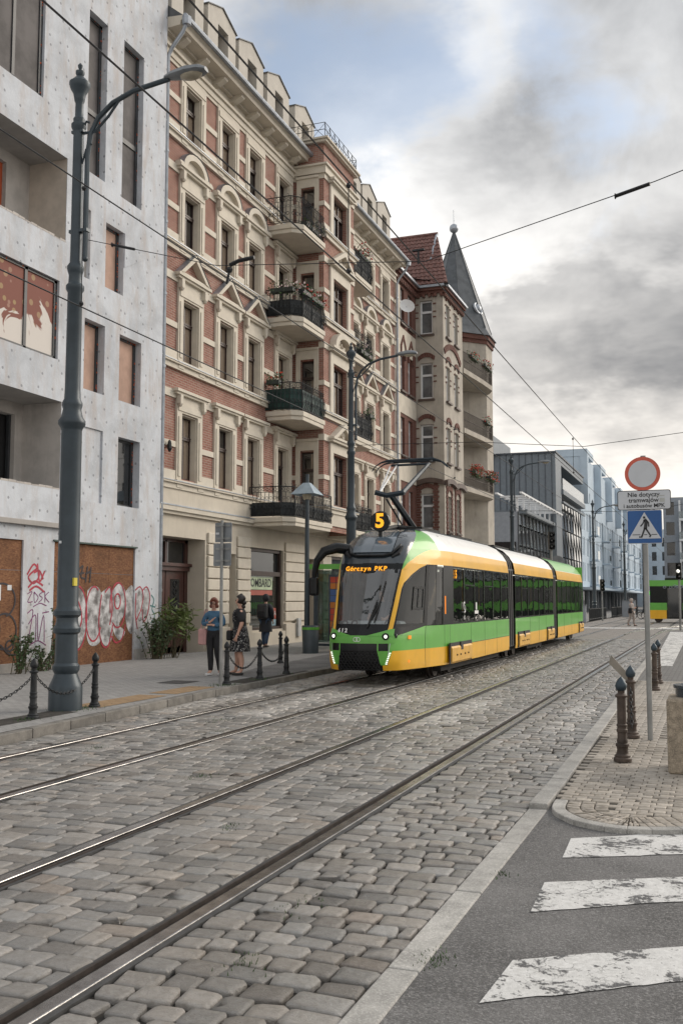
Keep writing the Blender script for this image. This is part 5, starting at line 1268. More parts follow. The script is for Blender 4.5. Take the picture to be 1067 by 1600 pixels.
# windscreen frame strip and cab glass frame
addp('front_mask', lambda z: L0(z)-.05, L0, 1.21, 2.4, 2); addp('front_mask', 0, lambda z: L0(z)-.05, 1.21, 1.27); addp('front_mask', lowY, lambda z: lowY(z)+.05, 1.21, 2.12, 2)
addp('front_mask', 1.9, 2.06, 1.21, 2.53, 2); addp('front_mask', lowY, 1.9, 1.21, 1.27, 4); addp('front_mask', lambda z: min(lowY(z), 1.9), lambda z: min(lowY(z)+.12, 1.9), 2.12, 2.53, 3, .03)
addp('front_mask', 2.9, S_(22.2), 1.21, 2.53, 3)
for a, b in segs:
    n = 6
    addp('lower_panel', a, b, .33, .73, n); addp('side_panel', a, b, .73, 1.21, n); addp('upper_panel', a, b, 2.53, 2.86, n, .05); addp('roof_panel', a, b, 2.86, 3.34, n, .06)
MT = {'grille_panel': M['tblk'], 'bumper': M['tgrn'], 'bumper_insert': M['tblk'], 'lower_panel': M['tyel'], 'side_panel': M['tgrn'], 'front_mask': M['tblk'], 'a_pillar': M['tyel'], 'roof_cap': M['tcap'], 'cab_quarter': M['tgrn'], 'upper_panel': M['tyel'], 'roof_panel': M['twht']}
for (k, sd_), mb in parts.items(): mb.build(k, MT[k], tram, 50)
# last section of the roof is green
V = MB()
for sd_ in (1,):
    v_, f_ = patch(S_(J2[1])+.02, SE, 2.875, 3.33, sd_, 6, .06, .004); V.add(v_, f_)
V.build('roof_panel', M['tgrn'], tram, 50)
# glazing
def glaze(name, a, b, z0, z1, mat, sides=(1, -1), ns=8, out=-.012):
    for sd_ in sides:
        V, Fs = patch(a, b, z0, z1, sd_, ns, .08, out); MB().add(V, Fs).build(name, mat, tram, 60)
vm = MB()
for sd_ in (1, -1):
    V, Fs = patch(0, lambda z: L0(z)-.045, 1.265, 2.41, sd_, 8, .08); vm.add(V, Fs)
vm.build('windscreen', M['wglass'], tram, 60)
glaze('cab_window', lambda z: lowY(z)+.04, 1.91, 1.265, 2.12, M['cabglass']); glaze('cab_window', lambda z: min(lowY(z)+.11, 1.9), 1.91, 2.12, 2.5, M['cabglass'])
glaze('door', 2.06, 2.48, 1.0 if False else 1.22, 2.52, M['tglass'], ns=4); glaze('door', 2.50, 2.9, 1.22, 2.52, M['tglass'], ns=4)
pm_ = MB()
for a, b in segs:
    L = b-a; n = {0: 6, 1: 7, 2: 6}[segs.index((a, b))]
    for i in range(n):
        p, q = a+L*i/n, a+L*(i+1)/n
        for sd_ in (1, -1):
            V, Fs = patch(p+.05, q-.05, 1.25, 2.5, sd_, 2, .3, -.012); wo = MB().add(V, Fs).build('window', M['tglass'], tram, 60); fm_ = MB()
            for (u0, u1, z0, z1) in ((p, p+.05, 1.21, 2.53), (q-.05, q, 1.21, 2.53), (p+.05, q-.05, 1.21, 1.25), (p+.05, q-.05, 2.5, 2.53)):
                V, Fs = patch(u0, u1, z0, z1, sd_, 1, .4); fm_.add(V, Fs)
            if i % 2 == 1:
                V, Fs = patch(p+.05, q-.05, 2.1, 2.13, sd_, 1, .05, .004); fm_.add(V, Fs)
            fm_.build('window_frame', M['tblk'], wo)
# bellows
for a, b in (J1, J2):
    m_ = MB(); n = 7
    for i in range(n):
        y0 = a+(b-a)*i/n; k = .97 if i % 2 else .93
        P = [(-1.25*k, .42), (1.25*k, .42), (1.25*k, 2.55), (1.2*k, 2.86), (1.05*k, 3.1), (.75*k, 3.26), (-.75*k, 3.26), (-1.05*k, 3.1), (-1.2*k, 2.86), (-1.25*k, 2.55)]
        m_.exY([(TX+p[0], p[1]) for p in P], y0, y0+(b-a)/n)
    m_.build('bellows', M['rubber'], tram)
# roof deck, rear wall, floor, underframe
m_ = MB().box(TX-.66, TX+.66, 21.6, J1[0], 3.28, 3.36).box(TX-.66, TX+.66, J1[1], J2[0], 3.28, 3.36).box(TX-.66, TX+.66, J2[1], 46, 3.28, 3.36); m_.build('roof_deck', M['tcap'], tram)
m_ = MB().box(TX-1.24, TX+1.24, 45.9, 46.0, .4, 3.2); m_.build('rear_wall', M['tgrn'], tram)
m_ = MB().box(TX-1.1, TX+1.1, 22.0, 45.9, .28, .36).box(TX-.8, TX+.8, 20.3, 22.0, .28, .36); m_.box(TX-1.0, TX+1.0, 22, 28.4, .16, .28); m_.box(TX-1.0, TX+1.0, 33, 36, .16, .28); m_.build('underframe', M['under'], tram)
MB().box(TX-.78, TX+.78, 20.4, 45.8, .37, .40).build('floor', M['interior'], tram)
MB().box(TX-1.2, TX+1.2, 21.9, 45.8, 2.62, 2.66).build('ceiling', M['interior'], tram)
for sx in (-1, 1): MB().box(TX+sx*1.17, TX+sx*1.19, 22.3, 45.8, .4, 1.2).build('inner_lining', M['interior'], tram); MB().box(TX+sx*1.16, TX+sx*1.18, 22.3, 45.8, 2.5, 2.62).build('inner_lining', M['interior'], tram)
m_ = MB()
for sx in (-.62, .62):
    y = 22.6
    while y < 45:
        if not (27.2 < y < 29.9 or 35.8 < y < 38.4): m_.box(TX+sx-.04, TX+sx+.04, y, y+1.5, 2.56, 2.615)
        y += 1.9
m_.build('ceiling_light', M['tube'], tram)
seat = MB().box(-.22, .22, -.22, .22, .4, .5).box(-.22, .22, .14, .24, .5, 1.05).mesh('seat', M['seat'])
for y in (23.4, 24.3, 25.2, 26.6, 27.4, 31.2, 32., 33.6, 34.5, 35.4, 39.5, 40.4, 42.2, 43., 44.):
    for sx in (-.85, .85): link('seat', seat, tram, (TX+sx, y, .42))
m_ = MB()
for y in (22.8, 24.8, 26.2, 28.2, 30.6, 32.8, 35, 36.8, 39.2, 41.3, 43.6):
    for sx in (-.5, .5): m_.tube([(TX+sx, y, .4), (TX+sx, y, 2.62)], .018, 5)
m_.build('grab_poles', M['tyel'], tram)
m_ = MB().box(TX-.70, TX+.70, 19.95, 20.35, .75, 1.32); m_.build('dashboard', M['dash'], tram, bevel=.06)
m_ = MB()
for k in (-.5, -.28, .45): m_.torus((TX+k, 19.83, 1.27), .06, .02, (0, -1, .3), 10, 5)
m_.build('dash_vent', M['rubber'], tram)
m_ = MB().box(TX-.26, TX+.26, 21.0, 21.1, 1.0, 1.95).box(TX-.26, TX+.26, 20.55, 21.05, .95, 1.08); m_.build('driver_seat', M['rubber'], tram, bevel=.04)
MB().box(TX-1.0, TX+1.0, 21.75, 21.78, .4, 2.6).build('cab_bulkhead', M['interior'], tram)
# driver
# bogie fairings: dusty yellow boxes with bolts, wheels behind
for (y0, y1) in ((21.75, 23.95), (30.05, 32.1), (35.6, 37.3), (44.4, 45.95)):
    for sd_ in (1, -1):
        x = TX+sd_*1.25; m_ = MB().exY([(x, .34), (x+sd_*.05, .38), (x+sd_*.06, .68), (x, .76)], y0+.12, y1-.12); o = m_.build('bogie_cover', M['tyel2'], tram, bevel=.012)
        s_ = MB(); w_ = (y1-y0)
        s_.exY([(x, .70), (x+sd_*.03, .70), (x+sd_*.03, .80), (x, .80)], y0+.05, y1-.05); s_.box(x, x+sd_*.02, y0+.04, y0+.12, .34, .78); s_.box(x, x+sd_*.02, y1-.12, y1-.04, .34, .78)
        s_.box(x+sd_*.0, x+sd_*.062, y0+w_*.42, y0+w_*.52, .62, .80); s_.build('cover_gap', M['rubber'], o)
        b_ = MB()
        for q in (.25, .4, .6, .75): b_.ball((x+sd_*.062, y0+w_*q, .52), .022, 6, 4)
        b_.build('bolts', M['under'], o)
    for yy in (y0+.45, y1-.45):
        for sx in (-.72, .72):
            o = MB().lathe([(.30, -.07), (.31, 0), (.28, .02), (.28, .09)], 18).build('wheel', M['railside'], tram, True, loc=(TX+sx, yy, .31)); o.rotation_euler = (0, math.pi/2, 0)
# panel seams along the side
m_ = MB()
for Y in (21.9, 23.95, 25.5, 27.0, 32.3, 34, 35.5, 40.0, 42.2, 44.3):
    x = TX+1.251; m_.box(x, x+.002, Y-.006, Y+.006, .35, 1.2)
m_.box(TX+1.251, TX+1.253, 22.2, 28.7, .725, .735)
m_.build('panel_seams', M['rubber'], tram)
for s in (2.0, 3.0):
    V, Fs = patch(s-.006, s+.006, .35, 1.22, 1, 1, .05, .003); MB().add(V, Fs).build('panel_seams', M['rubber'], tram)
# front details
def on_nose(x, z, out=.0):
    """point on the nose skin at lateral offset x"""
    s = abs(x); 
    for _ in range(8):
        px = plan(s)[0]*interp(WD, z); s += (abs(x)-px)
    p = surf(s, z, 1 if x >= 0 else -1); return Vector((p.x, p.y-out, p.z)), s
m_ = MB()
for r in range(6):                        # hexagonal grille mesh
    for k in range(-5, 6):
        x = k*.078+(.039 if r % 2 else 0); z = .385+r*.055
        if abs(x) > .40-.04*(z-.4): continue
        p, s = on_nose(x, z, .008); m_.torus(p, .036, .007, (x*.35, -1, 0), 6, 4)
m_.build('grille_mesh', M['rubber'], tram)
hl = [(-.58, 1.02), (.55, 1.02)]
for x, z in hl:
    p, s = on_nose(x, z, .01); o = MB().ball(p, .036, 10, 6, 1, .5, 1).build('headlight', M['head'], tram, True); MB().torus(p, .055, .02, (x*.6, -1, .1), 14, 6).build('lamp_bezel', M['tblk'], o)
p, s = on_nose(.72, 1.03, .008); MB().ball(p, .05, 10, 6, .6, .5, 1).build('fog_lamp', M['winglass'], tram, True)
for sx in (-1, 1):                        # slanting LED strips in the bumper
    m_ = MB()
    for k in range(7): p, s = on_nose(sx*(.56+.012*k), .47+.036*k, .012); m_.box(p.x-.016, p.x+.016, p.y-.008, p.y+.02, p.z-.007, p.z+.007)
    m_.build('running_light', M['head'], tram)
    V, Fs = patch(lambda z: interp([(.44, .585), (.9, .66)], z), lambda z: interp([(.44, .60), (.9, .675)], z), .45, .88, sx, 2, .05, .006); MB().add(V, Fs).build('bumper_edge', M['dash'], tram)
    V, Fs = patch(.40, .425, .73, .9, sx, 2, .05, .008); MB().add(V, Fs).build('bumper_rib', M['tgrn'], tram)
for s, z in ((1.32, .99), ):
    p = surf(s, z, 1); MB().box(p.x-.01, p.x+.02, p.y-.06, p.y+.06, z-.035, z+.035).build('indicator', M['ambi'], tram)
p = surf(1.28, .5, 1); MB().ball(p, .03, 8, 5).build('side_marker', M['ambi'], tram)
p = surf(3.05, 1.55, 1); MB().box(p.x-.004, p.x+.006, p.y-.025, p.y+.025, 1.45, 1.85).build('door_marker', M['ambi'], tram)
# wipers
p0, _ = on_nose(.16, 1.2, .03); 
for dx, z1_ in ((.30, 1.75), (.36, 1.72)):
    a, _ = on_nose(dx, z1_, .05); MB().tube([p0, a], .014, 5).build('wiper_arm', M['wipe'], tram)
a, _ = on_nose(.30, 1.30, .035); b, _ = on_nose(.42, 2.15, .035); MB().tube([a, b], .016, 5).build('wiper_blade', M['wipe'], tram)
# roof cap mouldings: raised hatch and lips
def cap_patch(s0, s1, z0, z1, out, name, mat):
    mm = MB()
    for sd_ in (1, -1):
        V, Fs = patch(s0, s1, z0, z1, sd_, 6, .04, out); mm.add(V, Fs)
    return mm.build(name, mat, tram, 60)
M['capglass'] = pm('roof_fairing', (.10, .13, .16), .16, var=.1, coat=1.)
cap_patch(0, lambda z: interp([(2.7, .40), (2.78, .46), (3.2, .55), (3.3, .52)], z), 2.76, 3.28, .025, 'roof_hatch', M['capglass'])
for sd_ in (1, -1):
    pts = [surf(s, z, sd_)+Vector((0, -.03, .02)) for s, z in ((0, 2.68), (.3, 2.68), (.48, 2.72), (.6, 2.86), (.66, 2.93))]; MB().tube(pts, [.03, .03, .035, .03, .02], 6).build('hatch_rim', M['tblk'], tram, True)
    pts = [surf(s, z, sd_)+Vector((0, -.02, .01)) for s, z in ((.48, 2.66), (.62, 2.74), (.72, 2.9))]; MB().tube(pts, [.02, .045, .02], 6).build('hatch_bracket', M['rubber'], tram, True)
# route disc
dsc = thing('route_disc', 'round black disc with amber number 5 standing on the tram roof', 'sign', (TX+.04, 20.62, 3.25))
o = MB().lathe([(.215, -.05), (.23, 0), (.215, .05)], 28).build('disc', M['tblk'], dsc, True, loc=(TX+.04, 20.62, 3.47)); o.rotation_euler = (math.pi/2, 0, 0)
o = MB().tube([(TX+.04, 20.64, 3.1), (TX+.04, 20.64, 3.3)], .05, 6).build('stem', M['tblk'], dsc)
text('number', '5', .42, M['led'], dsc, face_mat((TX+.04, 20.565, 3.47), (1, 0, 0), (0, 0, 1)), font_bold=.016)
# destination, fleet number, badge, side number
def on_front(x, z): p, s = on_nose(x, z, .02); return p
zt = 2.44; pa = on_front(-.35, zt); pb = on_front(.5, zt); upv = surf(.1, 2.5)-surf(.1, 2.35)
pc = on_front(0, zt)
MB().add([on_front(-.62, 2.33)+Vector((0, .004, 0)), on_front(0, 2.33)+Vector((0, .004, 0)), on_front(.62, 2.33)+Vector((0, .004, 0)), on_front(.62, 2.54)+Vector((0, .004, 0)), on_front(0, 2.54)+Vector((0, .004, 0)), on_front(-.62, 2.54)+Vector((0, .004, 0))], [(0, 1, 4, 5), (1, 2, 3, 4)]).build('destination_display', M['tblk'], tram)
# letters follow the curved glass one by one
def curved_text(body, x0, size, z, mat, name, adv, fn=on_front, bold=0.):
    x = x0
    for ch in body:
        a = adv.get(ch, adv['']); xm = x+a/2
        p = fn(xm, z); q = fn(xm+.03, z); o_ = fn(xm-.03, z); upw = (fn(xm, z+.05)-fn(xm, z-.05))
        if ch != ' ': text(name, ch, size, mat, tram, face_mat(p-Vector((0, .008, 0)), q-o_, upw), font_bold=bold)
        x += a
curved_text('Górczyn PKP', -.53, .14, 2.42, M['led'], 'destination_letter', {'': .088, 'G': .108, 'r': .062, 'P': .098, 'K': .098, ' ': .05, 'c': .079}, bold=.004)
M['tag'] = pm('white_lettering', (.75, .75, .73), .5)
curved_text('612', -.50, .13, 1.135, M['tag'], 'fleet_number', {'': .095, '1': .07}, bold=.004)
p, _ = on_nose(-.02, .96, .012); o = MB().torus(p+Vector((-.03, 0, 0)), .042, .006, (0, -1, 0), 14, 4).torus(p+Vector((.03, 0, 0)), .042, .006, (0, -1, 0), 14, 4).build('badge', M['tag'], tram)
text('side_number', '5', .26, M['led'], tram, face_mat((TX+1.262, 22.45, 2.34), (0, 1, 0), (0, 0, 1)), font_bold=.01)
m_ = MB().torus((TX+1.258, 23.25, 1.62), .085, .014, (1, 0, 0), 14, 4, 0, 4).torus((TX+1.258, 23.25, 1.55), .085, .014, (1, 0, 0), 14, 4, math.pi, math.pi+4).build('city_badge', M['tag'], tram)
text('side_lettering', '612', .13, M['tag'], tram, face_mat((TX+1.26, 23.25, 1.34), (0, 1, 0), (0, 0, 1)))
MB().box(TX+1.252, TX+1.256, 24.35, 24.75, 1.42, 1.50).build('side_lettering', M['tag'], tram); MB().box(TX+1.252, TX+1.256, 24.48, 24.6, 1.52, 1.7).build('city_badge', M['tag'], tram)
# mirror on curved arm (left in the picture)
P = [Vector((TX-.62, 20.35, 2.86)), Vector((TX-.80, 20.1, 2.88)), Vector((TX-1.02, 19.95, 2.80)), Vector((TX-1.16, 19.9, 2.6)), Vector((TX-1.22, 19.9, 2.35)), Vector((TX-1.23, 19.9, 2.2))]
MB().tube(P, [.12, .12, .105, .08, .06, .05], 10).build('mirror_arm', M['tblk'], tram, True)
m_ = MB().box(TX-1.33, TX-1.13, 19.82, 19.98, 1.85, 2.25); m_.build('mirror', M['tblk'], tram, bevel=.05)
m_ = MB().box(TX+1.05, TX+1.10, 20.62, 20.66, 1.4, 2.0)
# sliding sash frame in the cab window
V = MB()
for (a, b, z0, z1) in ((1.32, 1.38, 1.55, 2.05), (1.80, 1.86, 1.55, 2.05), (1.38, 1.80, 1.55, 1.60), (1.38, 1.80, 2.0, 2.05), (1.56, 1.61, 1.6, 2.0)):
    v_, f_ = patch(a, b, z0, z1, 1, 3, .1, .006); V.add(v_, f_)
V.build('sash_frame', M['tblk'], tram)
# pantograph
pg = MB(); px, py = TX, 23.0
pg.box(px-.5, px+.5, py-.7, py+.9, 3.40, 3.46)
for sx in (-.45, .45):
    for yy in (py-.6, py+.8): pg.lathe([(.05, 3.34), (.07, 3.37), (.05, 3.4)], 8, (px+sx, yy, 0))
po = pg.build('pantograph_base', M['under'], tram)
M['panto'] = pm('pantograph_steel', (.03, .04, .05), .45, .4)
kx = (px, 21.5, 4.15)
MB().tube([(px+.05, py+.25, 3.46), kx], [.085, .075], 6).build('lower_arm', M['panto'], po)
MB().tube([(px-.12, py-.1, 3.48), (px-.12, kx[1]+.05, 4.05)], .022, 5).build('control_rod', M['panto'], po)
MB().tube([(px+.26, kx[1]+.05, kx[2]+.03), (px+.46, 23.1, 5.04)], [.06, .04], 6).build('upper_arm', M['panto'], po)
for x1 in (-.52, -.36): MB().tube([(px-.28, kx[1], kx[2]+.02), (px+x1, 23.1, 5.02)], .022, 5).build('upper_strut', M['pvc'], po)
MB().tube([(px-.34, kx[1]-.12, kx[2]+.05), (px-.1, kx[1], kx[2]-.02), (px+.3, kx[1]+.05, kx[2]+.04)], .065, 6).build('knee', M['panto'], po)
m_ = MB()
for yy in (22.98, 23.26):
    m_.tube([(px-.95, yy, 4.90), (px-.86, yy, 5.02), (px-.72, yy, 5.10), (px-.55, yy, 5.14), (px+.6, yy, 5.14), (px+.78, yy, 5.08), (px+.95, yy, 4.92)], [.012, .014, .02, .034, .034, .02, .012], 6)
for x1 in (-.5, .5): m_.tube([(px+x1, 22.98, 5.12), (px+x1, 23.26, 5.12)], .025, 5)
m_.tube([(px-.5, 23.12, 5.04), (px+.5, 23.12, 5.04)], .03, 5)
m_.build('collector_head', M['panto'], po)
MB().tube([(px-.2, 21.6, 3.36), (px-.1, 22.2, 3.46), (px+.3, 22.5, 3.42)], .06, 6).build('roof_cable', M['rubber'], po)
m_ = MB()
for (y0, y1, h) in ((25.2, 27.6, .1), (30.6, 33, .1), (34, 36.6, .08), (39.5, 42, .1)): m_.box(TX-.5, TX+.45, y0, y1, 3.36, 3.36+h)
m_.build('roof_equipment', M['under'], tram, bevel=.03)

# ---------------------------------------------------------------- second tram at the junction (turned away to the right)
t2 = thing('tram', 'second green and yellow tram crossing the far junction, half hidden at the frame edge', 'tram', (-4.6, 79, 0))
def t2box(name, z0, z1, mat, x0=-4.6, x1=22, inset=0): return MB().box(x0+inset, x1, 79+inset, 81.5-inset, z0, z1).build(name, mat, t2)
t2box('skirt', .3, .95, M['tyel'], -4.6, -3.4); t2box('side_panel', .95, 1.5, M['tgrn']); t2box('window_band', 1.5, 2.75, M['tblk'], inset=.02); t2box('roof', 2.75, 3.2, M['tgrn'])
MB().box(-3.4, 22, 79.02, 81.48, .3, .95).build('skirt', M['tblk'], t2)
for k in range(2):
    MB().box(-3.3+1.1*k, -2.3+1.1*k, 78.96, 79, .4, 2.6).build('door', M['winglass'], t2); MB().box(-3.36+1.1*k, -3.3+1.1*k, 78.95, 79, .4, 2.65).build('door_frame', M['rubber'], t2)
for k in range(6): MB().box(-.8+2.2*k, 1.2+2.2*k, 78.97, 79, 1.55, 2.7).build('window', M['winglass'], t2)
m_ = MB(); rr = random.Random(2)
for k in range(16): m_.torus((-3.6+rr.uniform(0, 2.2), 78.95, 2.72+rr.uniform(-.06, .06)), .09, .018, (0, 1, 0), 8, 4)
m_.build('scrawl', M['gmetal'], t2)
for x in (-4.0, 0, 1.4, 8): 
    o = MB().lathe([(.3, -.05), (.3, .05)], 14).build('wheel', M['railside'], t2, loc=(x, 79.3, .3)); o.rotation_euler = (math.pi/2, 0, 0)
MB().box(-3.5, 15, 79.5, 81, 3.2, 3.38).build('roof_equipment', M['under'], t2)
# ================================================================== STREET FURNITURE
M['lamp'] = pm('lamp_post_paint', (.042, .057, .069), .42, .25, var=.14, scale=3, streak=.2, obj=True)
M['lampglass'] = pm('lamp_lens', (.36, .32, .24), .25, var=.2); M['lamphead'] = pm('luminaire_shell', (.20, .215, .23), .5, .2, var=.15)
LP = [(.25, 0), (.25, .34), (.235, .38), (.20, .46), (.17, .54), (.185, .57), (.20, .60), (.20, .66), (.17, .70), (.162, 1.13), (.20, 1.16), (.205, 1.22), (.175, 1.27), (.162, 1.32), (.162, 1.38), (.205, 1.42), (.205, 1.48), (.17, 1.52), (.16, 1.56),
      (.155, 4.24), (.165, 4.28), (.205, 4.34), (.205, 4.40), (.165, 4.46), (.15, 4.52), (.14, 4.58), (.155, 4.64), (.155, 4.68), (.125, 4.74), (.118, 4.9), (.112, 6.42), (.14, 6.47), (.14, 6.53), (.105, 6.57), (.1, 6.7), (.115, 6.74), (.13, 6.80), (.13, 6.84), (.092, 6.9), (.088, 7.05),
      (.082, 9.0), (.095, 9.05), (.118, 9.10), (.118, 9.15), (.085, 9.18), (.09, 9.24), (.065, 9.28), (.062, 9.5), (.08, 9.54), (.085, 9.58), (.10, 9.66), (.145, 9.74), (.165, 9.80), (.165, 9.84), (.12, 9.87), (.10, 9.9), (.05, 9.95), (.07, 9.99), (.07, 10.03), (.02, 10.06), (.035, 10.1), (.04, 10.13), (.01, 10.17)]
def lamp_post(arm=True):
    t = thing('lamp_post', 'x', 'lamp post')
    MB().lathe(LP, 20).build('pole', M['lamp'], t, 35)
    a = MB().tube([(.17, 0, 6.95), (.17, 0, 8.6), (.22, 0, 8.95), (.36, 0, 9.2), (.62, 0, 9.40), (1.0, 0, 9.53), (1.62, 0, 9.60)], .04, 8).ball((.17, 0, 6.95), .05, 8, 5)
    a.tube([(.08, 0, 9.0), (.3, 0, 8.98), (.55, 0, 9.2), (.8, 0, 9.5)], .022, 6).tube([(.1, 0, 9.12), (.14, 0, 9.18), (.2, 0, 9.15)], .02, 6).tube([(.08, 0, 8.5), (.14, 0, 8.72), (.25, 0, 8.8)], .015, 5)
    a.box(-.11, .22, -.05, .05, 7.38, 7.43).box(-.1, .12, -.06, .06, 9.0, 9.04); ao = a.build('bracket_arm', M['lamp'], t, 40)
    h = MB(); V = []
    prof = [(1.55, .05, .05), (1.70, .11, .09), (1.95, .15, .12), (2.15, .14, .10), (2.26, .07, .05)]
    n = 10; vs = []; fs = []
    for i, (x, w_, hh) in enumerate(prof):
        for k in range(n):
            q = 2*math.pi*k/n; zz_ = math.sin(q)*hh; vs.append((x, math.cos(q)*w_, 9.62+(zz_ if zz_ > 0 else zz_*.35)))
    for i in range(len(prof)-1):
        for k in range(n): j = (k+1) % n; fs.append((i*n+k, i*n+j, (i+1)*n+j, (i+1)*n+k))
    fs += [tuple(range(n)), tuple((len(prof)-1)*n+k for k in range(n))]
    h.add(vs, fs); ho = h.build('luminaire', M['lamphead'], t, 40); MB().ball((2.0, 0, 9.595), .13, 10, 6, 1.5, .85, .6).build('lens', M['lampglass'], ho, True)
    return t
proto = lamp_post()
G_ = 'street lamp posts'
place(proto, (-9.2, 12.78, .12), 0, 1, 'nearest dark grey lamp post, tall on the left behind chained bollards', G_)
MB().box(.145, .175, -.03, .05, 1.86, 1.98).build('sticker', pm('yellow_sticker', (.6, .5, .05), .5), proto, local=True, loc=(0, -.06, 0)); MB().box(-.06, -.02, -.168, -.155, 2.5, 2.54).build('sticker', M['paper'], proto, local=True, loc=(0, 0, 0))
for x, y, rz, lab in ((-11.0, 30.4, 0, 'lamp post rising behind the tram front, in front of the brick bay'), (-10.9, 57.6, 0, 'lamp post in front of the glass pavilion beyond the turret'), (-9.5, 86.6, 0, 'lamp post at the far junction, left of the pedestrian'), (-9.0, 111.5, 0, 'distant lamp post beyond the junction, before the blue block'), (-8.6, 136, 0, 'farthest lamp post in line along the blue block'), (3.2, 95, math.pi, 'lamp post on the far right whose arm shows beside the round sign')):
    place(copy_tree(proto), (x, y, .06), rz, 1, lab, G_)
for o in [o for o in col.objects if o.parent and o.parent.get('label', '').startswith(('lamp post', 'distant lamp', 'farthest')) and o.name.startswith('sticker')]: bpy.data.objects.remove(o)

# ---- bollards and chains
M['boll'] = pm('bollard_black', (.022, .024, .026), .5, .3, var=.3, scale=8, obj=True); M['boll2'] = pm('bollard_rusty', (.07, .052, .042), .6, .25, var=.4, scale=7, obj=True); M['bollcap'] = pm('bollard_cap_blue', (.035, .055, .072), .45, .3, var=.2)
BP = [(.095, 0), (.095, .03), (.08, .045), (.082, .06), (.062, .08), (.056, .12), (.062, .15), (.07, .155), (.07, .18), (.055, .19), (.058, .215), (.05, .235), (.05, .30), (.058, .305), (.058, .33), (.05, .34), (.05, .36), (.057, .365), (.057, .38), (.048, .39), (.046, .66), (.06, .665), (.066, .685), (.05, .70), (.035, .71), (.038, .735)]
CP = [(.036, .735), (.054, .75), (.062, .785), (.052, .82), (.03, .855), (.012, .875), (.003, .885)]
def bollard(m1, m2):
    t = thing('bollard', 'x', 'bollard'); MB().lathe(BP, 14).build('post', m1, t, 35); MB().lathe(CP, 14).build('cap', m2, t, 50); MB().torus((0, .06, .62), .02, .006, (1, 0, 0), 8, 4).build('chain_ring', m1, t); return t
b1 = bollard(M['boll'], M['boll']); b2 = bollard(M['boll2'], M['bollcap'])
BL = [((-8.93, 11.67, .12), 'left bollard of the chained pair at the big lamp post'), ((-9.0, 13.25, .12), 'right bollard of the chained pair at the big lamp post'), ((-8.92, 17.55, .12), 'bollard just right of the grey sign pole'), ((-8.85, 18.9, .12), 'middle bollard of the chained row by the two women'), ((-8.97, 20.55, .12), 'bollard closest to the tram front'), ((-9.05, 10.0, .12), 'bollard at the left picture edge holding the chain'), ((-10.6, 23.9, .12), 'bollard farther back behind the one closest to the tram')]
for i, (l, lab) in enumerate(BL): place(b1 if i == 0 else copy_tree(b1), l, 0, .95, lab, 'black bollards along the far kerb')
BR = [((-.98, 11.3, .04), 'front near bollard with dark blue knob on the brick island'), ((-1.03, 13.25, .04), 'second near bollard, rusty brown, with a loose chain'), ((-1.12, 20.2, .04), 'third bollard on the island, right behind the sign post'), ((-1.14, 21.9, .04), 'fourth bollard on the island, farthest from the camera')]
for i, (l, lab) in enumerate(BR): place(b2 if i == 0 else copy_tree(b2), l, 0, 1.02, lab, 'bollards on the near island')
def chain(a, b, sag, label, name='chain'):
    a, b = Vector(a), Vector(b); L = (b-a).length; n = int(L*1.15/.055); m_ = MB()
    P = [a+(b-a)*(i/n)+Vector((0, 0, -sag*4*(i/n)*(1-i/n))) for i in range(n+1)]
    for i in range(n):
        d = P[i+1]-P[i]; c = (P[i]+P[i+1])/2; dn = d.normalized(); s_ = dn.cross(Vector((0, 0, 1))).normalized(); u_ = s_ if i % 2 else s_.cross(dn)
        m_.tube([c+dn*.036*math.cos(q)+u_*.018*math.sin(q) for q in [2*math.pi*k/8 for k in range(9)]], .007, 4, False)
    return tag(m_.build(name, M['boll']), label, 'chain', 'chains between bollards')
chain((-9.05, 10.05, .70), (-8.93, 11.63, .70), .28, 'chain running out of the left picture edge'); chain((-8.93, 11.72, .70), (-9.0, 13.2, .70), .3, 'chain sagging across the foot of the big lamp post')
chain((-8.92, 17.6, .70), (-8.85, 18.86, .70), .3, 'chain hanging in front of the woman in the dotted skirt'); chain((-8.85, 18.95, .70), (-8.97, 20.5, .70), .25, 'chain hanging towards the bollard closest to the tram')
chain((-1.03, 13.2, .66), (-1.0, 12.9, .2), .0, 'loose chain dangling beside the rusty bollard'); chain((-1.12, 20.25, .66), (-1.14, 21.85, .66), .25, 'chain between the two farthest island bollards')

# ---- sign post on the near island
M['zinc'] = pm('zinc_sign_post', (.27, .275, .27), .5, .5, var=.18, scale=3, streak=.3); M['signwhite'] = pm('sign_white', (.52, .54, .57), .45, var=.05); M['sigred'] = pm('sign_red', (.55, .10, .06), .45, var=.1); M['sigblue'] = pm('sign_blue', (.012, .085, .27), .4, var=.08); M['sigblk'] = pm('sign_black', (.02, .022, .025), .5); M['signback'] = pm('sign_back_grey', (.21, .225, .24), .5, .5, var=.12)
M['sticker2'] = pm('faded_sticker', (.40, .41, .39), .6)
sg = thing('sign_post', 'steel post with round no-entry sign, text plate and blue crossing sign', 'sign', (-.80, 13.14, 0))
SX, SY = -.80, 13.14
def leaned(z): return SX+.0*(z)
MB().tube([(SX, SY, .03), (SX, SY, 3.6)], .033, 12).build('post', M['zinc'], sg, 60)
Yf = SY-.045
def disc(r, z, y, mat, name, th=.006, n=40):
    o = MB().exY([(SX-.01+r*math.cos(2*math.pi*k/n), z+r*math.sin(2*math.pi*k/n)) for k in range(n)], y, y+th); return o.build(name, mat, sg)
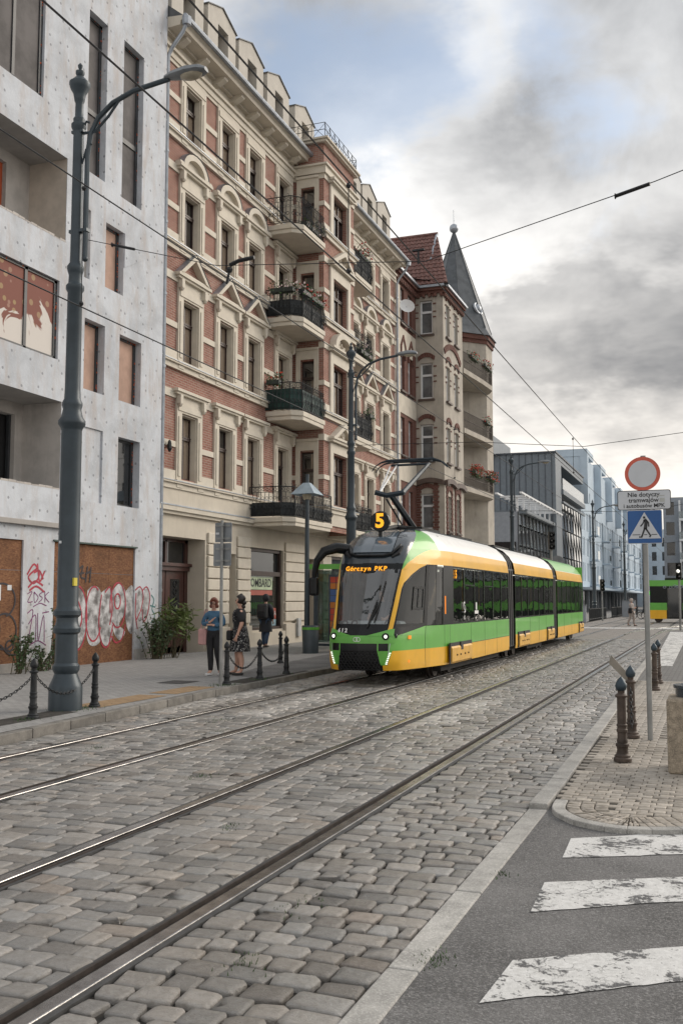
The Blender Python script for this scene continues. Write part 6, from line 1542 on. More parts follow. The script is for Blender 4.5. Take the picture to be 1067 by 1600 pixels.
def rrect(x0, x1, z0, z1, r, y, mat, name, th=.006, parent=None):
    P = []
    for (cx, cz, a0) in ((x1-r, z0+r, -90), (x1-r, z1-r, 0), (x0+r, z1-r, 90), (x0+r, z0+r, 180)): P += [(cx+r*math.cos(R_(a0+30*k)), cz+r*math.sin(R_(a0+30*k))) for k in range(4)]
    return MB().exY(P, y, y+th).build(name, mat, parent or sg)
zc = 3.365
disc(.218, zc, Yf, M['sigred'], 'round_sign', .008); disc(.172, zc, Yf-.004, M['signwhite'], 'round_sign_face', .003)
MB().tube([(SX-.01, Yf+.012, zc), (SX-.01, Yf+.013, zc)], .2).build('round_sign_back', M['signback'], sg) if False else None
rrect(SX-.325, SX+.325, 2.905, 3.155, .03, Yf, M['sigblk'], 'text_plate_border', .008); pl = rrect(SX-.316, SX+.316, 2.914, 3.146, .026, Yf-.004, M['signwhite'], 'text_plate', .003)
for i, ln in enumerate(('Nie dotyczy', 'tramwajów', 'i autobusów MPK')):
    text('plate_lettering', ln, .080 if i < 2 else .070, M['sigblk'], sg, face_mat((SX+(-.005 if i < 2 else .0), Yf-.0065, 3.098-.071*i), (1, 0, 0), (0, 0, 1)), ext=.0008, font_bold=.001)
MB().box(SX+.19, SX+.25, Yf-.0075, Yf-.0045, 3.0, 3.05).build('sticker', M['sticker2'], sg); MB().box(SX+.15, SX+.25, Yf-.0075, Yf-.0045, 3.075, 3.085).build('sticker', M['sticker2'], sg)
bx, bz = SX+.0, 2.69; hw = .205
rrect(bx-hw-.008, bx+hw+.008, bz-hw-.008, bz+hw+.008, .02, Yf, M['signwhite'], 'crossing_sign_border', .008); rrect(bx-hw, bx+hw, bz-hw, bz+hw, .015, Yf-.004, M['sigblue'], 'crossing_sign', .003)
MB().exY([(bx-.195, bz-.15), (bx+.195, bz-.15), (bx, bz+.185)], Yf-.007, Yf-.004).build('triangle', M['signwhite'], sg)
pic = MB()
def limb(P, w_): 
    L = off(P, w_/2); Rr = off(P, -w_/2)
    for i in range(len(P)-1): pic.exY([L[i], L[i+1], Rr[i+1], Rr[i]], Yf-.0095, Yf-.0068)
q = lambda a, b: (bx+a, bz+b)
pic.exY([(bx-.003+.016*math.cos(2*math.pi*k/12), bz+.118+.016*math.sin(2*math.pi*k/12)) for k in range(12)], Yf-.0095, Yf-.0068)
limb([q(.0, .095), q(.02, .06), q(.012, .0), q(.006, -.03)], .042); limb([q(0, .085), q(-.02, .04), q(-.05, .005)], .016); limb([q(.02, .085), q(.048, .05), q(.05, .0)], .016)
limb([q(.0, -.02), q(-.015, -.065), q(-.04, -.13), q(-.07, -.128)], .02); limb([q(.012, -.02), q(.04, -.065), q(.07, -.115), q(.055, -.132)], .02)
limb([q(-.15, -.1), q(-.055, -.1)], .008); limb([q(-.01, -.1), q(.03, -.1)], .008); limb([q(.08, -.1), q(.15, -.1)], .008)
pic.build('walking_figure', M['sigblk'], sg)
m_ = MB()
for z in (3.28, 3.45, 3.03, 2.6, 2.78): m_.box(SX-.05, SX+.05, SY-.037, SY+.04, z-.012, z+.012)
m_.build('clamps', M['zinc'], sg)
# ---- grey sign pole seen from the back
sl_ = thing('sign_pole', 'grey pole with two traffic signs seen from behind', 'sign', (-8.9, 17.25, .12))
MB().tube([(-8.9, 17.25, .1), (-8.9, 17.25, 3.3)], .032, 10).build('pole', M['zinc'], sl_, 60)
rrect(-9.07, -8.71, 2.88, 3.26, .02, 17.29, M['signback'], 'sign_plate', .008, sl_); rrect(-9.10, -8.72, 2.42, 2.86, .02, 17.29, M['signback'], 'sign_plate', .008, sl_)
m_ = MB()
for z in (3.2, 2.95, 2.75, 2.52): m_.box(-9.05, -8.74, 17.275, 17.29, z-.02, z+.02); m_.box(-8.945, -8.855, 17.21, 17.285, z-.015, z+.015)
m_.build('clamps', M['zinc'], sl_); MB().box(-9.05, -8.98, 17.284, 17.289, 3.03, 3.07).build('sticker', M['paper'], sl_)
# ---- small pyramid lamp, bin, shelter
sp_ = thing('pyramid_lamp', 'slim grey post with a pyramid-shaped lamp head beside the shop', 'lamp post', (-11.9, 28.83, .12))
MB().tube([(-11.9, 28.83, .1), (-11.9, 28.83, 5.7)], [.085, .06], 10).build('post', M['lamp'], sp_, 60)
h = MB(); A = [(-.40, -.40), (.40, -.40), (.40, .40), (-.40, .40)]
for k in range(4): a, b = A[k], A[(k+1) % 4]; h.add([(-11.9+a[0], 28.83+a[1], 5.05), (-11.9+b[0], 28.83+b[1], 5.05), (-11.9+b[0]*.25, 28.83+b[1]*.25, 5.42), (-11.9+a[0]*.25, 28.83+a[1]*.25, 5.42)], [(0, 1, 2, 3)])
h.build('lamp_hood', pm('pale_blue_lamp_hood', (.34, .42, .48), .35, .2), sp_); MB().lathe([(.12, 4.9), (.16, 5.06)], 10, (-11.9, 28.83, 0)).build('lamp_glass', M['lampglass'], sp_)
wb2 = thing('litter_bin', 'round dark bin with a green band on the small lamp post', 'bin', (-11.68, 28.6, .12)); MB().lathe([(.24, .12), (.27, .95), (.25, .97), (.22, .9)], 20, (-11.68, 28.6, 0)).build('drum', pm('bin_slate', (.05, .065, .075), .5), wb2, 50); MB().lathe([(.272, .84), (.274, .92)], 20, (-11.68, 28.6, 0), False).build('band', M['tgrn'], wb2)
sh = thing('tram_shelter', 'glass tram shelter with green roof edge and coloured timetable', 'shelter', (-11.3, 30.6, .12))
M['shframe'] = pm('shelter_frame', (.06, .08, .095), .45, .3)
for (x, y) in ((-11.9, 29.6), (-10.6, 29.6), (-11.9, 34.5), (-10.6, 34.5)): MB().box(x-.06, x+.06, y-.06, y+.06, .12, 2.8).build('upright', M['shframe'], sh)
MB().box(-11.9, -10.6, 29.56, 29.64, .3, .38).build('sill_bar', M['shframe'], sh); MB().box(-12.1, -10.2, 29.3, 34.8, 2.8, 2.86).build('roof', M['shframe'], sh); MB().box(-12.12, -10.18, 29.27, 29.3, 2.72, 2.88).build('roof_edge', M['tgrn'], sh)
MB().box(-11.82, -10.68, 29.59, 29.61, .4, 2.7).build('glass_panel', M['shopglass'], sh); MB().box(-11.92, -11.9, 29.7, 34.4, .4, 2.7).build('glass_panel', M['shopglass'], sh)
pc_ = MB().box(-11.45, -10.75, 29.54, 29.58, .5, 2.55).build('timetable_case', M['shframe'], sh)
rr = random.Random(4); colr = [pm('poster_'+n, c, .5) for n, c in (('red', (.5, .06, .03)), ('blue', (.06, .12, .3)), ('white', (.5, .5, .5)), ('orange', (.55, .18, .03)), ('violet', (.2, .05, .15)))]
for r in range(9):
    for c in range(3 if r > 5 else 1):
        w3 = .6/(3 if r > 5 else 1); MB().box(-11.4+w3*c+.01, -11.4+w3*(c+1)-.01, 29.53, 29.545, .7+.2*r, .88+.2*r).build('notice', colr[(0, 3, 0, 0, 3, 1, 2, 4, 2)[r] if r < 6 else rr.randrange(5)], pc_)
# ---- concrete litter bin at the right edge
cb = thing('concrete_bin', 'square exposed-aggregate litter bin with black top at the right edge', 'bin', (-.2, 10.95, .03))
M['aggr'] = pm('exposed_aggregate', (.28, .235, .18), .9, var=.3, scale=18, bump=.8, bscale=150, speck=.4)
MB().box(-.49, .11, 10.68, 11.28, .03, .78).build('shell', M['aggr'], cb, bevel=.03); MB().lathe([(.23, .78), (.23, .86), (.25, .87), (.25, .90), (.21, .90), (.2, .84)], 20, (-.18, 10.98, 0)).build('rim', M['tcap'], cb, 40)
# ---- leaning board
bd = tag(MB().exY([(-1.56, .80), (-1.52, .92), (-1.17, .52), (-1.2, .42)], 15.95, 15.98).build('warning_board', pm('weathered_board', (.22, .20, .17), .7, var=.2)), 'thin grey board edge sticking out behind the two near bollards', 'board')
# ---- traffic lights
def signal(loc, h, rz, label, lit=None):
    t = thing('traffic_light', label, 'traffic light'); MB().tube([(0, 0, 0), (0, 0, h)], .06, 8).build('pole', M['zinc'], t)
    MB().box(-.15, .15, -.16, .1, h-.95, h).build('housing', M['tblk'], t, bevel=.02)
    for k in range(3):
        hd = MB().tube([(0, -.16, h-.16-.31*k), (0, -.34, h-.19-.31*k)], .11, 10, False).build('visor', M['tblk'], t)
        MB().ball((0, -.17, h-.16-.31*k), .1, 8, 5, 1, .3, 1).build('lens', M['head'] if lit == k else M['winglass'], t)
    return place(t, loc, rz, 1, label, 'traffic lights')
signal((-7.9, 52.5, 0), 5.3, R_(25), 'traffic light standing up behind the tram roof, before the glass pavilion'); signal((-1.86, 60, 0), 3.85, R_(-8), 'traffic light in front of the second tram', 1); signal((-8.6, 84, 0), 3.4, R_(30), 'traffic light beside the lamp post at the far junction')
# ---- far junction clutter: railings, round sign back, utility boxes
def fence(a, b, label):
    m_ = MB(); n = int(math.dist(a, b)/.18)
    for z in (.2, 1.0): m_.tube([(*a, z), (*b, z)], .025, 4)
    for k in range(n+1): p = (a[0]+(b[0]-a[0])*k/n, a[1]+(b[1]-a[1])*k/n); m_.tube([(*p, .05), (*p, 1.05)], .014 if k % 8 else .035, 4)
    return tag(m_.build('railing', M['iron']), label, 'railing', 'pedestrian railings at the junction')
fence((-9.2, 80), (-9.1, 92), 'dark railing beside the far junction lamp post'); fence((-9.0, 96), (-8.2, 118), 'long dark railing before the blue block')
rs = thing('round_sign', 'round grey sign back just above the tram tail', 'sign', (-9.0, 62, 0)); MB().tube([(-9.0, 62, 0), (-9.0, 62, 4.2)], .04, 8).build('post', M['zinc'], rs); MB().exY([(-9.0+.45*math.cos(2*math.pi*k/20), 4.0+.45*math.sin(2*math.pi*k/20)) for k in range(20)], 62.05, 62.08).build('plate', M['signback'], rs)
for i, (x, y, w2, h) in enumerate(((-9.4, 76, .8, 1.3), (-7.8, 100, 1.2, 1.6))):
    c = thing('utility_cabinet', ['grey utility cabinet by the tram tail', 'grey utility cabinet by the long railing'][i], 'cabinet', (x, y, 0)); MB().box(x-w2/2, x+w2/2, y, y+.5, .05, h).build('body', M['greyrender'], c, bevel=.02); MB().box(x-w2/2-.04, x+w2/2+.04, y-.04, y+.54, h, h+.06).build('lid', M['signback'], c)
sgn = tag(MB().box(-8.5, -5.9, 139.6, 139.8, 2.3, 2.85).build('shop_sign', emit_mat('green_shop_sign', (.08, .6, .05), .7)), 'lit green shop sign under the blue block canopy', 'sign')
for i, (x, y) in enumerate(((-6.3, 92), (-5.7, 93), (-4.9, 95))):
    b = thing('parked_bicycle', ['parked bicycle left of the far group', 'parked bicycle in the middle of the far group', 'parked bicycle right of the far group'][i], 'bicycle', (x, y, 0))
    for d in (-.5, .5): MB().torus((x+d, y, .34), .32, .025, (0, 1, 0), 14, 4).build('wheel', M['rubber'], b)
    MB().tube([(x-.5, y, .34), (x-.15, y, .8), (x+.4, y, .8), (x+.5, y, .34)], .025, 5).tube([(x-.15, y, .8), (x, y, .34), (x+.4, y, .8)], .025, 5).tube([(x+.38, y-.2, 1.0), (x+.38, y+.2, 1.0)], .02, 5).build('frame', M['iron'], b); MB().box(x-.3, x-.08, y-.07, y+.07, .86, .92).build('saddle', M['rubber'], b)

# ================================================================== OVERHEAD LINES
M['wire'] = pm('overhead_wire', (.02, .021, .023), .5, .4)
def sagwire(a, b, sag, r, label, n=24):
    a, b = Vector(a), Vector(b); P = [a+(b-a)*(i/n)+Vector((0, 0, -sag*4*(i/n)*(1-i/n))) for i in range(n+1)]
    return tag(MB().tube(P, r, 5).build('overhead_wire', M['wire']), label, 'wire', 'tram overhead wires')
sagwire((-3.5, -8, 5.2), (-3.5, 140, 5.2), 0, .0075, 'contact wire above the near track'); sagwire((-6.82, -8, 5.18), (-6.82, 140, 5.18), 0, .0085, 'contact wire above the tram, touching its pantograph')
sagwire((-3.5, -8, 6.18), (-3.5, 140, 6.35), .0, .009, 'carrying wire above the near track'); sagwire((-6.82, -8, 6.66), (-6.82, 140, 6.66), .0, .009, 'carrying wire above the tram track')
for i, (X, z) in enumerate(((-6.82, 6.66), (-3.5, 6.2))):
    for j, y in enumerate((9.6, 27.5, 46.)): tag(MB().tube([(X, y, 5.19), (X, y, z)], .006, 4).ball((X, y, z-.05), .03, 6, 4).ball((X, y, 5.22), .03, 6, 4).build('dropper', M['wire']), ['dropper on the tram-track line', 'dropper on the near-track line'][i]+[' by the big lamp post', ' near the pantograph', ' beyond the tram'][j], 'wire', 'droppers of the overhead line')
def span(P, label, r=.006):
    t = thing('span_wire', label, 'wire', P[0], 'cross span wires'); MB().tube(P, r, 5).build('cable', M['wire'], t); return t
s1 = span([(-9.12, 12.84, 7.42), (-6.82, 12.95, 6.75), (-3.5, 12.6, 6.3), (-.5, 11.6, 6.55), (5, 10, 7.4)], 'cross span wire from the big lamp post over both tracks')
for (a, b) in (((-8.6, 12.87, 7.27), (-8.2, 12.88, 7.15)), ((-.95, 11.75, 6.5), (-.55, 11.62, 6.54))): MB().tube([a, b], .022, 6).build('tensioner', M['wire'], s1); MB().torus(a, .03, .008, (1, 0, 0), 8, 4).build('tensioner', M['wire'], s1)
MB().tube([(-6.6, 12.95, 6.73), (-6.45, 12.95, 6.78), (-6.2, 12.95, 6.8)], .03, 6).ball((-6.6, 12.95, 6.66), .05, 6, 4).tube([(-6.6, 12.95, 6.66), (-6.65, 12.95, 6.45)], .02, 5).build('clamp', M['wire'], s1)
s2 = span([(-10.9, 57.6, 6.9), (-6.82, 55, 6.55), (-3.5, 54, 6.3), (0, 52, 6.7), (6, 48, 8.2)], 'cross span wire beyond the tram, rising to the right edge', .012); MB().tube([(-4.0, 54, 6.42), (-3.0, 54, 6.42)], .04, 6).tube([(-3.5, 54, 6.42), (-3.5, 54, 5.9)], .03, 6).build('clamp', M['wire'], s2)
span([(-9.5, 86.6, 6.6), (-3.5, 86, 6.4), (8, 84, 7)], 'distant cross span wire at the junction', .014); span([(-11, 30.4, 6.8), (-6.82, 30.2, 6.65), (-3.5, 30, 6.3), (8, 29, 7.2)], 'cross span wire from the lamp post behind the tram', .009)

# ================================================================== PLANTS
M['weed'] = pm('weed_leaf', (.055, .095, .035), .6, var=.5, scale=7); M['sumac'] = pm('sumac_leaf', (.095, .13, .03), .55, var=.4, scale=5); M['stem'] = pm('plant_stem', (.09, .075, .04), .7)
def weed(loc, h, n, spread, label, mat, leaf=.06, compound=False, seed=0):
    rr = random.Random(seed); t = thing('weed', label, 'plant', loc); st, lf = MB(), MB(); X, Y, Z = loc
    for k in range(n):
        a = rr.uniform(0, 2*math.pi); d = rr.uniform(.2, 1)*spread; hh = h*rr.uniform(.5, 1.0)
        P = [Vector((X+rr.gauss(0, .08), Y+rr.gauss(0, .1), Z))]
        top = P[0]+Vector((math.cos(a)*d*.6+.1, math.sin(a)*d, hh)); mid = (P[0]+top)/2+Vector((0, 0, hh*.15)); P += [mid, top, top+Vector((math.cos(a)*.15, math.sin(a)*.25, -.06))]
        st.tube(P, [.012, .009, .005, .002], 4, False)
        m = int(26*hh/h) if not compound else 30
        for i in range(m):
            tt = rr.uniform(.12, 1); p = P[0].lerp(mid, tt*2) if tt < .5 else mid.lerp(top, tt*2-1)
            if compound: tt = i/m; p = mid.lerp(top, min(1, tt*1.1)) if i % 2 else mid.lerp(top, tt)
            dv = Vector((rr.gauss(0, 1), rr.gauss(0, 1), rr.gauss(.1, .6))).normalized(); s_ = leaf*rr.uniform(.6, 1.4); wv = dv.orthogonal().normalized()*s_*(.35 if not compound else .22); e = p+dv*s_*(1 if not compound else 2.1)+Vector((0, 0, -.02))
            lf.add([p, (p+e)/2+wv, e, (p+e)/2-wv], [(0, 1, 2, 3)])
    st.build('stems', M['stem'], t); lf.build('foliage', mat, t); return t
weed((-14.62, 24.45, .1), 1.25, 70, .65, 'bushy weed growing at the foot of the white wall', M['weed'], .075, seed=1)
weed((-14.45, 25.0, .1), 1.65, 16, .85, 'yellow-green tree-of-heaven shoot beside the downpipe', M['sumac'], .11, True, 2)
weed((-14.7, 20.0, .1), 1.5, 16, .35, 'tall weed between the boards behind the big lamp post', M['weed'], .06, seed=3); weed((-14.6, 18.5, .1), .95, 22, .5, 'low weeds along the left board', M['weed'], .07, seed=4); weed((-14.65, 19.4, .1), .6, 18, .4, 'short weed at the foot of the tagged wall strip', M['weed'], .06, seed=5)
rr = random.Random(9); gm = MB()
for (x, y, n, s_) in ((-9.1, 12.95, 160, .22), (-8.95, 11.5, 60, .12), (-8.9, 17.5, 160, .2), (-8.87, 18.95, 110, .16), (-8.95, 20.6, 50, .1), (-6.9, 13.3, 60, .14), (-6.3, 12.2, 40, .1), (-5.1, 11.0, 40, .1), (-7.0, 10.4, 40, .12), (-1.36, 4.95, 50, .08), (-2.2, 4.6, 30, .1), (-3.6, 7.2, 30, .06), (-1.36, 6.6, 20, .06), (-4.9, 9.1, 40, .12), (-2.3, 5.5, 30, .12)):
    z0 = .12 if x < -8 else -.005
    for _ in range(n):
        c = Vector((x+rr.gauss(0, s_*.6), y+rr.gauss(0, s_), z0)); d = Vector((rr.gauss(0, .35), rr.gauss(0, .35), 1)).normalized()*rr.uniform(.02, .06 if x < -8 else .028); wv = d.orthogonal().normalized()*.004; gm.add([c-wv, c+wv, c+d], [(0, 1, 2)])
tag(gm.build('joint_grass', M['weed']), 'tufts of grass in the joints and at the bollard feet', 'grass', kind='stuff')

# ================================================================== PEOPLE
M['skin'] = pm('skin', (.50, .29, .215), .55, var=.06); M['hair_r'] = pm('auburn_hair', (.16, .045, .025), .5, var=.3, scale=20); M['hair_d'] = pm('dark_hair', (.015, .011, .010), .4, var=.3)
M['denim'] = pm('denim_jacket', (.05, .12, .20), .85, var=.22, scale=14, bump=.2); M['blackcloth'] = pm('black_cloth', (.013, .013, .015), .85, var=.3, scale=9, bump=.25); M['bluejean'] = pm('blue_jeans', (.045, .075, .13), .85, var=.2, scale=9); M['darkcoat'] = pm('dark_coat', (.02, .022, .028), .8, var=.25); M['beige'] = pm('beige_outfit', (.36, .31, .28), .8, var=.12); M['pinkbag'] = pm('pink_bag', (.50, .28, .27), .6); M['shoe_w'] = pm('white_shoe', (.6, .6, .6), .6); M['shoe_b'] = pm('black_shoe', (.015, .015, .015), .5)
def dots_mat():
    m = bpy.data.materials.new('polka_dot_cloth'); m.use_nodes = True; t = NT(m.node_tree); b = m.node_tree.nodes['Principled BSDF']; vo = t.n('TexVoronoi', {'Vector': t.n('TexCoord').outputs['Object'], 'Scale': 34., 'Randomness': .5})
    t.i(b, 'Base Color', t.mix(t.math('LESS_THAN', vo.outputs['Distance'], .27), (.012, .012, .014, 1), (.62, .60, .58, 1))); t.i(b, 'Roughness', .85); return m
M['dots'] = dots_mat()
def skin_mesh(name, J, E_, mat, parent=None, sub=2, loc=(0, 0, 0), rz=0):
    """J: joint -> (x, y, z, rx, ry); edges grown into one continuous surface"""
    ks = list(J); me = bpy.data.meshes.new(name); me.from_pydata([J[k][:3] for k in ks], [(ks.index(a), ks.index(b)) for a, b in E_], []); me.update()
    o = bpy.data.objects.new(name, me); col.objects.link(o); s_ = o.modifiers.new('skin', 'SKIN'); s_.use_smooth_shade = True; s_.branch_smoothing = .6
    for i, k in enumerate(ks): v = me.skin_vertices[0].data[i]; v.radius = J[k][3:5]; v.use_root = i == 0
    sb = o.modifiers.new('sub', 'SUBSURF'); sb.levels = sub; sb.render_levels = sub; me.materials.append(mat)
    if parent: o.parent = parent
    else: o.location = loc; o.rotation_euler.z = rz
    return o
def person(name, loc, rz, hgt, arms, legs, label, lean=0, wide=1., head=(0, 0)):
    """faces -Y before rotation; arms / legs: joint positions for a 1.70 m body"""
    k = hgt/1.7; J = {}; w_ = wide; hx, hy = head
    J['pelvis'] = (0, 0, .93, .15*w_, .105*w_); J['waist'] = (lean*.2, -.01, 1.10, .125*w_, .10*w_); J['chest'] = (lean*.5, 0, 1.28, .145*w_, .105*w_); J['sh'] = (lean*.7, .01, 1.39, .095*w_, .075*w_); J['neck'] = (lean*.9, .0, 1.46, .05, .05)
    J['jaw'] = (lean+hx*.5, -.025+hy*.5, 1.535, .058, .065); J['head'] = (lean+hx, -.02+hy, 1.605, .077, .093); J['crown'] = (lean+hx, -.01+hy, 1.675, .05, .06); J['nose'] = (lean+hx*1.2+hx*.6, -.112+hy+(.05 if hx else 0), 1.585, .013, .016)
    E_ = [('pelvis', 'waist'), ('waist', 'chest'), ('chest', 'sh'), ('sh', 'neck'), ('neck', 'jaw'), ('jaw', 'head'), ('head', 'crown'), ('head', 'nose')]
    for s, nm in ((1, 'l'), (-1, 'r')):
        sh_, el, wr, pa = arms[nm]; J['s'+nm] = (*sh_, .046*w_, .046*w_); J['e'+nm] = (*el, .043*w_, .043*w_); J['w'+nm] = (*wr, .027, .03); J['p'+nm] = (*pa, .022, .034)
        E_ += [('sh', 's'+nm), ('s'+nm, 'e'+nm), ('e'+nm, 'w'+nm), ('w'+nm, 'p'+nm)]
        d = (Vector(pa)-Vector(wr)).normalized(); sd_ = d.cross(Vector((1, 0, .2))).normalized()
        for f in range(4):
            b = Vector(pa)+sd_*(.024*(f-1.5))+d*.02; m1 = b+d*(.04-.004*abs(f-1)); m2 = m1+(d*.7+Vector((-s*.5, -.2, 0))*.5).normalized()*.03
            J[f'f{nm}{f}'] = (*m1, .009, .009); J[f't{nm}{f}'] = (*m2, .008, .008); E_ += [('p'+nm, f'f{nm}{f}'), (f'f{nm}{f}', f't{nm}{f}')]
        th = Vector(wr)+d*.03+sd_*-.045; J['th'+nm] = (*th, .01, .01); E_.append(('w'+nm, 'th'+nm))
        hp, kn, an, to = legs[nm]; J['h'+nm] = (*hp, .092*w_, .092*w_); J['k'+nm] = (*kn, .058*w_, .06*w_); J['c'+nm] = ((kn[0]+an[0])/2, (kn[1]+an[1])/2+.025, kn[2]*.62+an[2]*.38, .055*w_, .058*w_); J['a'+nm] = (*an, .036, .04); J['o'+nm] = (*to, .036, .03); E_ += [('pelvis', 'h'+nm), ('h'+nm, 'k'+nm), ('k'+nm, 'c'+nm), ('c'+nm, 'a'+nm), ('a'+nm, 'o'+nm)]
    J = {q: (v[0]*k, v[1]*k, v[2]*k, v[3]*k, v[4]*k) for q, v in J.items()}
    o = skin_mesh(name, J, E_, M['skin'], None, 2, loc, rz); tag(o, label, 'person'); return o, J
def garment(body, J, name, keys, grow, mat, extra=None, scale=1.12):
    K = {q: (*J[q][:3], J[q][3]*scale+grow+(.042 if q in ('sh', 'sl', 'sr') else 0), J[q][4]*scale+grow+(.03 if q in ('sh', 'sl', 'sr') else 0)) for q in keys}
    if 'sh' in K: n_ = J['neck']; K['collar'] = (n_[0], n_[1]+.01, n_[2]-.025, .078, .07)
    if name == 'denim_jacket': p_ = J['pelvis']; K = {'pelvis': (p_[0], p_[1], p_[2]-.01, p_[3]*1.08+.01, p_[4]*1.1+.01), **K}
    if extra: K.update(extra)
    ks = list(K); chain_ = [('pelvis', 'waist'), ('waist', 'chest'), ('chest', 'sh'), ('sh', 'collar')]
    for nm in 'lr': chain_ += [('sh', 's'+nm), ('s'+nm, 'e'+nm), ('e'+nm, 'w'+nm), ('pelvis', 'h'+nm), ('h'+nm, 'k'+nm), ('k'+nm, 'c'+nm), ('c'+nm, 'a'+nm), ('a'+nm, 'o'+nm)]
    E_ = [(a, b) for a, b in chain_ if a in K and b in K]
    return skin_mesh(name, K, E_, mat, body, 2)
def hair(body, J, mat, vol, tail=None):
    h_ = J['head']; m_ = MB().ball((h_[0], h_[1]+.022, h_[2]+.03), .1, 14, 9, .92, 1.05, 1.02*vol)
    m_.v = [(x, y if y > h_[1]-.055 or z > h_[2]+.055 else h_[1]-.02, z) for x, y, z in m_.v]
    if tail: 
        for (c, r) in tail: m_.ball((h_[0]+c[0], h_[1]+c[1], h_[2]+c[2]), r, 10, 7)
    return link('hair', m_.mesh('hair', mat, 60), body, (0, 0, 0), True)
def face(body, J, glasses=False):
    h_ = J['head']; e = MB()
    for s in (-1, 1): e.ball((h_[0]+s*.032, h_[1]-.078, h_[2]+.005), .011, 6, 4)
    link('eyes', e.mesh('eyes', M['hair_d']), body, (0, 0, 0), True); link('mouth', MB().box(h_[0]-.025, h_[0]+.025, h_[1]-.088, h_[1]-.07, h_[2]-.068, h_[2]-.058).mesh('mouth', pm('lips', (.36, .12, .10), .5)), body, (0, 0, 0), True)
    if glasses:
        g = MB()
        for s in (-1, 1): g.torus((h_[0]+s*.034, h_[1]-.095, h_[2]+.004), .028, .005, (0, 1, 0), 10, 4); g.tube([(h_[0]+s*.06, h_[1]-.09, h_[2]+.006), (h_[0]+s*.075, h_[1]+.0, h_[2]+.006)], .004, 4)
        link('glasses', g.mesh('glasses', M['hair_d']), body, (0, 0, 0), True)
def shoes(body, J, mat):
    for nm in 'lr':
        a, t_ = J['a'+nm], J['o'+nm]; d = Vector(t_[:3])-Vector(a[:3]); d.z = 0; d = d.normalized(); n = Vector((-d.y, d.x, 0)); c = Vector((a[0], a[1], 0))-d*.045; P = []
        for (u_, w2) in ((0, .03), (.1, .04), (.2, .042), (.25, .02)): P.append((c+d*u_+n*w2, c+d*u_-n*w2))
        pts = [p[0] for p in P]+[p[1] for p in P][::-1]; z0 = max(0, a[2]-.085); m_ = MB().ex([(p.x, p.y) for p in pts], z0+.002, z0+.055); link('shoe', m_.mesh('shoe', mat), body, (0, 0, 0), True, .015)
# woman in denim jacket, arms folded
b, J = person('person', (-10.30, 19.62, .12), R_(14), 1.66, {'l': ((.165, .01, 1.375), (.235, -.03, 1.13), (.04, -.17, 1.12), (-.03, -.185, 1.13)), 'r': ((-.165, .01, 1.375), (-.235, -.03, 1.13), (-.05, -.19, 1.18), (.02, -.20, 1.24))},
              {'l': ((.085, 0, .88), (.10, -.05, .5), (.14, .04, .09), (.17, -.09, .03)), 'r': ((-.085, 0, .88), (-.07, -.02, .5), (-.06, -.02, .09), (-.10, -.15, .03))}, 'woman in denim jacket and black trousers with folded arms')
garment(b, J, 'denim_jacket', ['waist', 'chest', 'sh', 'sl', 'el', 'sr', 'er', 'wl', 'wr'], .014, M['denim']); garment(b, J, 'trousers', ['pelvis', 'waist', 'hl', 'kl', 'cl', 'al', 'hr', 'kr', 'cr', 'ar'], .012, M['blackcloth'], scale=1.08); hair(b, J, M['hair_r'], 1.05, (((.06, .03, -.06), .05), ((-.06, .03, -.06), .05))); face(b, J, True); shoes(b, J, M['shoe_w'])
bag = tag(MB().ex([(-10.66, 19.55), (-10.44, 19.5), (-10.42, 19.62), (-10.64, 19.66)], .78, 1.13).build('shoulder_bag', M['pinkbag'], bevel=.03), 'pink shoulder bag hanging from the woman in denim', 'bag')
MB().tube([(-10.62, 19.6, 1.12), (-10.50, 19.6, 1.55), (-10.42, 19.55, 1.56), (-10.46, 19.5, 1.12)], .012, 5).build('strap', M['pinkbag'], bag)
# woman in black cardigan and dotted skirt, turned to the other
b, J = person('person', (-9.78, 19.86, .12), R_(-62), 1.72, {'l': ((.18, .01, 1.37), (.26, .03, 1.12), (.27, -.06, .90), (.27, -.09, .82)), 'r': ((-.18, .01, 1.37), (-.26, .0, 1.12), (-.20, -.14, .98), (-.15, -.2, .95))},
              {'l': ((.09, 0, .86), (.10, -.01, .48), (.10, .03, .09), (.10, -.11, .03)), 'r': ((-.09, 0, .86), (-.10, -.05, .48), (-.11, -.08, .09), (-.12, -.22, .03))}, 'woman in black cardigan and polka dot skirt, seen from the side', wide=1.18)
garment(b, J, 'cardigan', ['pelvis', 'waist', 'chest', 'sh', 'sl', 'el', 'sr', 'er'], .018, M['blackcloth']); hair(b, J, M['hair_d'], 1.1, (((0, .07, .05), .075), ((0, .1, -.04), .06), ((0, .09, -.13), .05), ((0, .04, .11), .05))); face(b, J); shoes(b, J, M['shoe_b'])
sk = MB().lathe([(.155, 1.12), (.20, .98), (.25, .75), (.275, .52), (.265, .52)], 18); sk.v = [(x*(1+.05*math.sin(5*math.atan2(y, x))), y*.85, z) for x, y, z in sk.v]; link('skirt', sk.mesh('skirt', M['dots'], 60), b, (0, 0, 0), True)
link('blouse', MB().ball((0, -.105, 1.26), .14, 12, 8, .8, .5, 1.25).mesh('blouse', M['dots'], 60), b, (0, 0, 0), True)
tag(MB().box(-9.99, -9.88, 19.58, 19.76, .88, 1.10).build('handbag', M['blackcloth'], bevel=.04), 'small black handbag at the hip of the woman in the dotted skirt', 'bag')
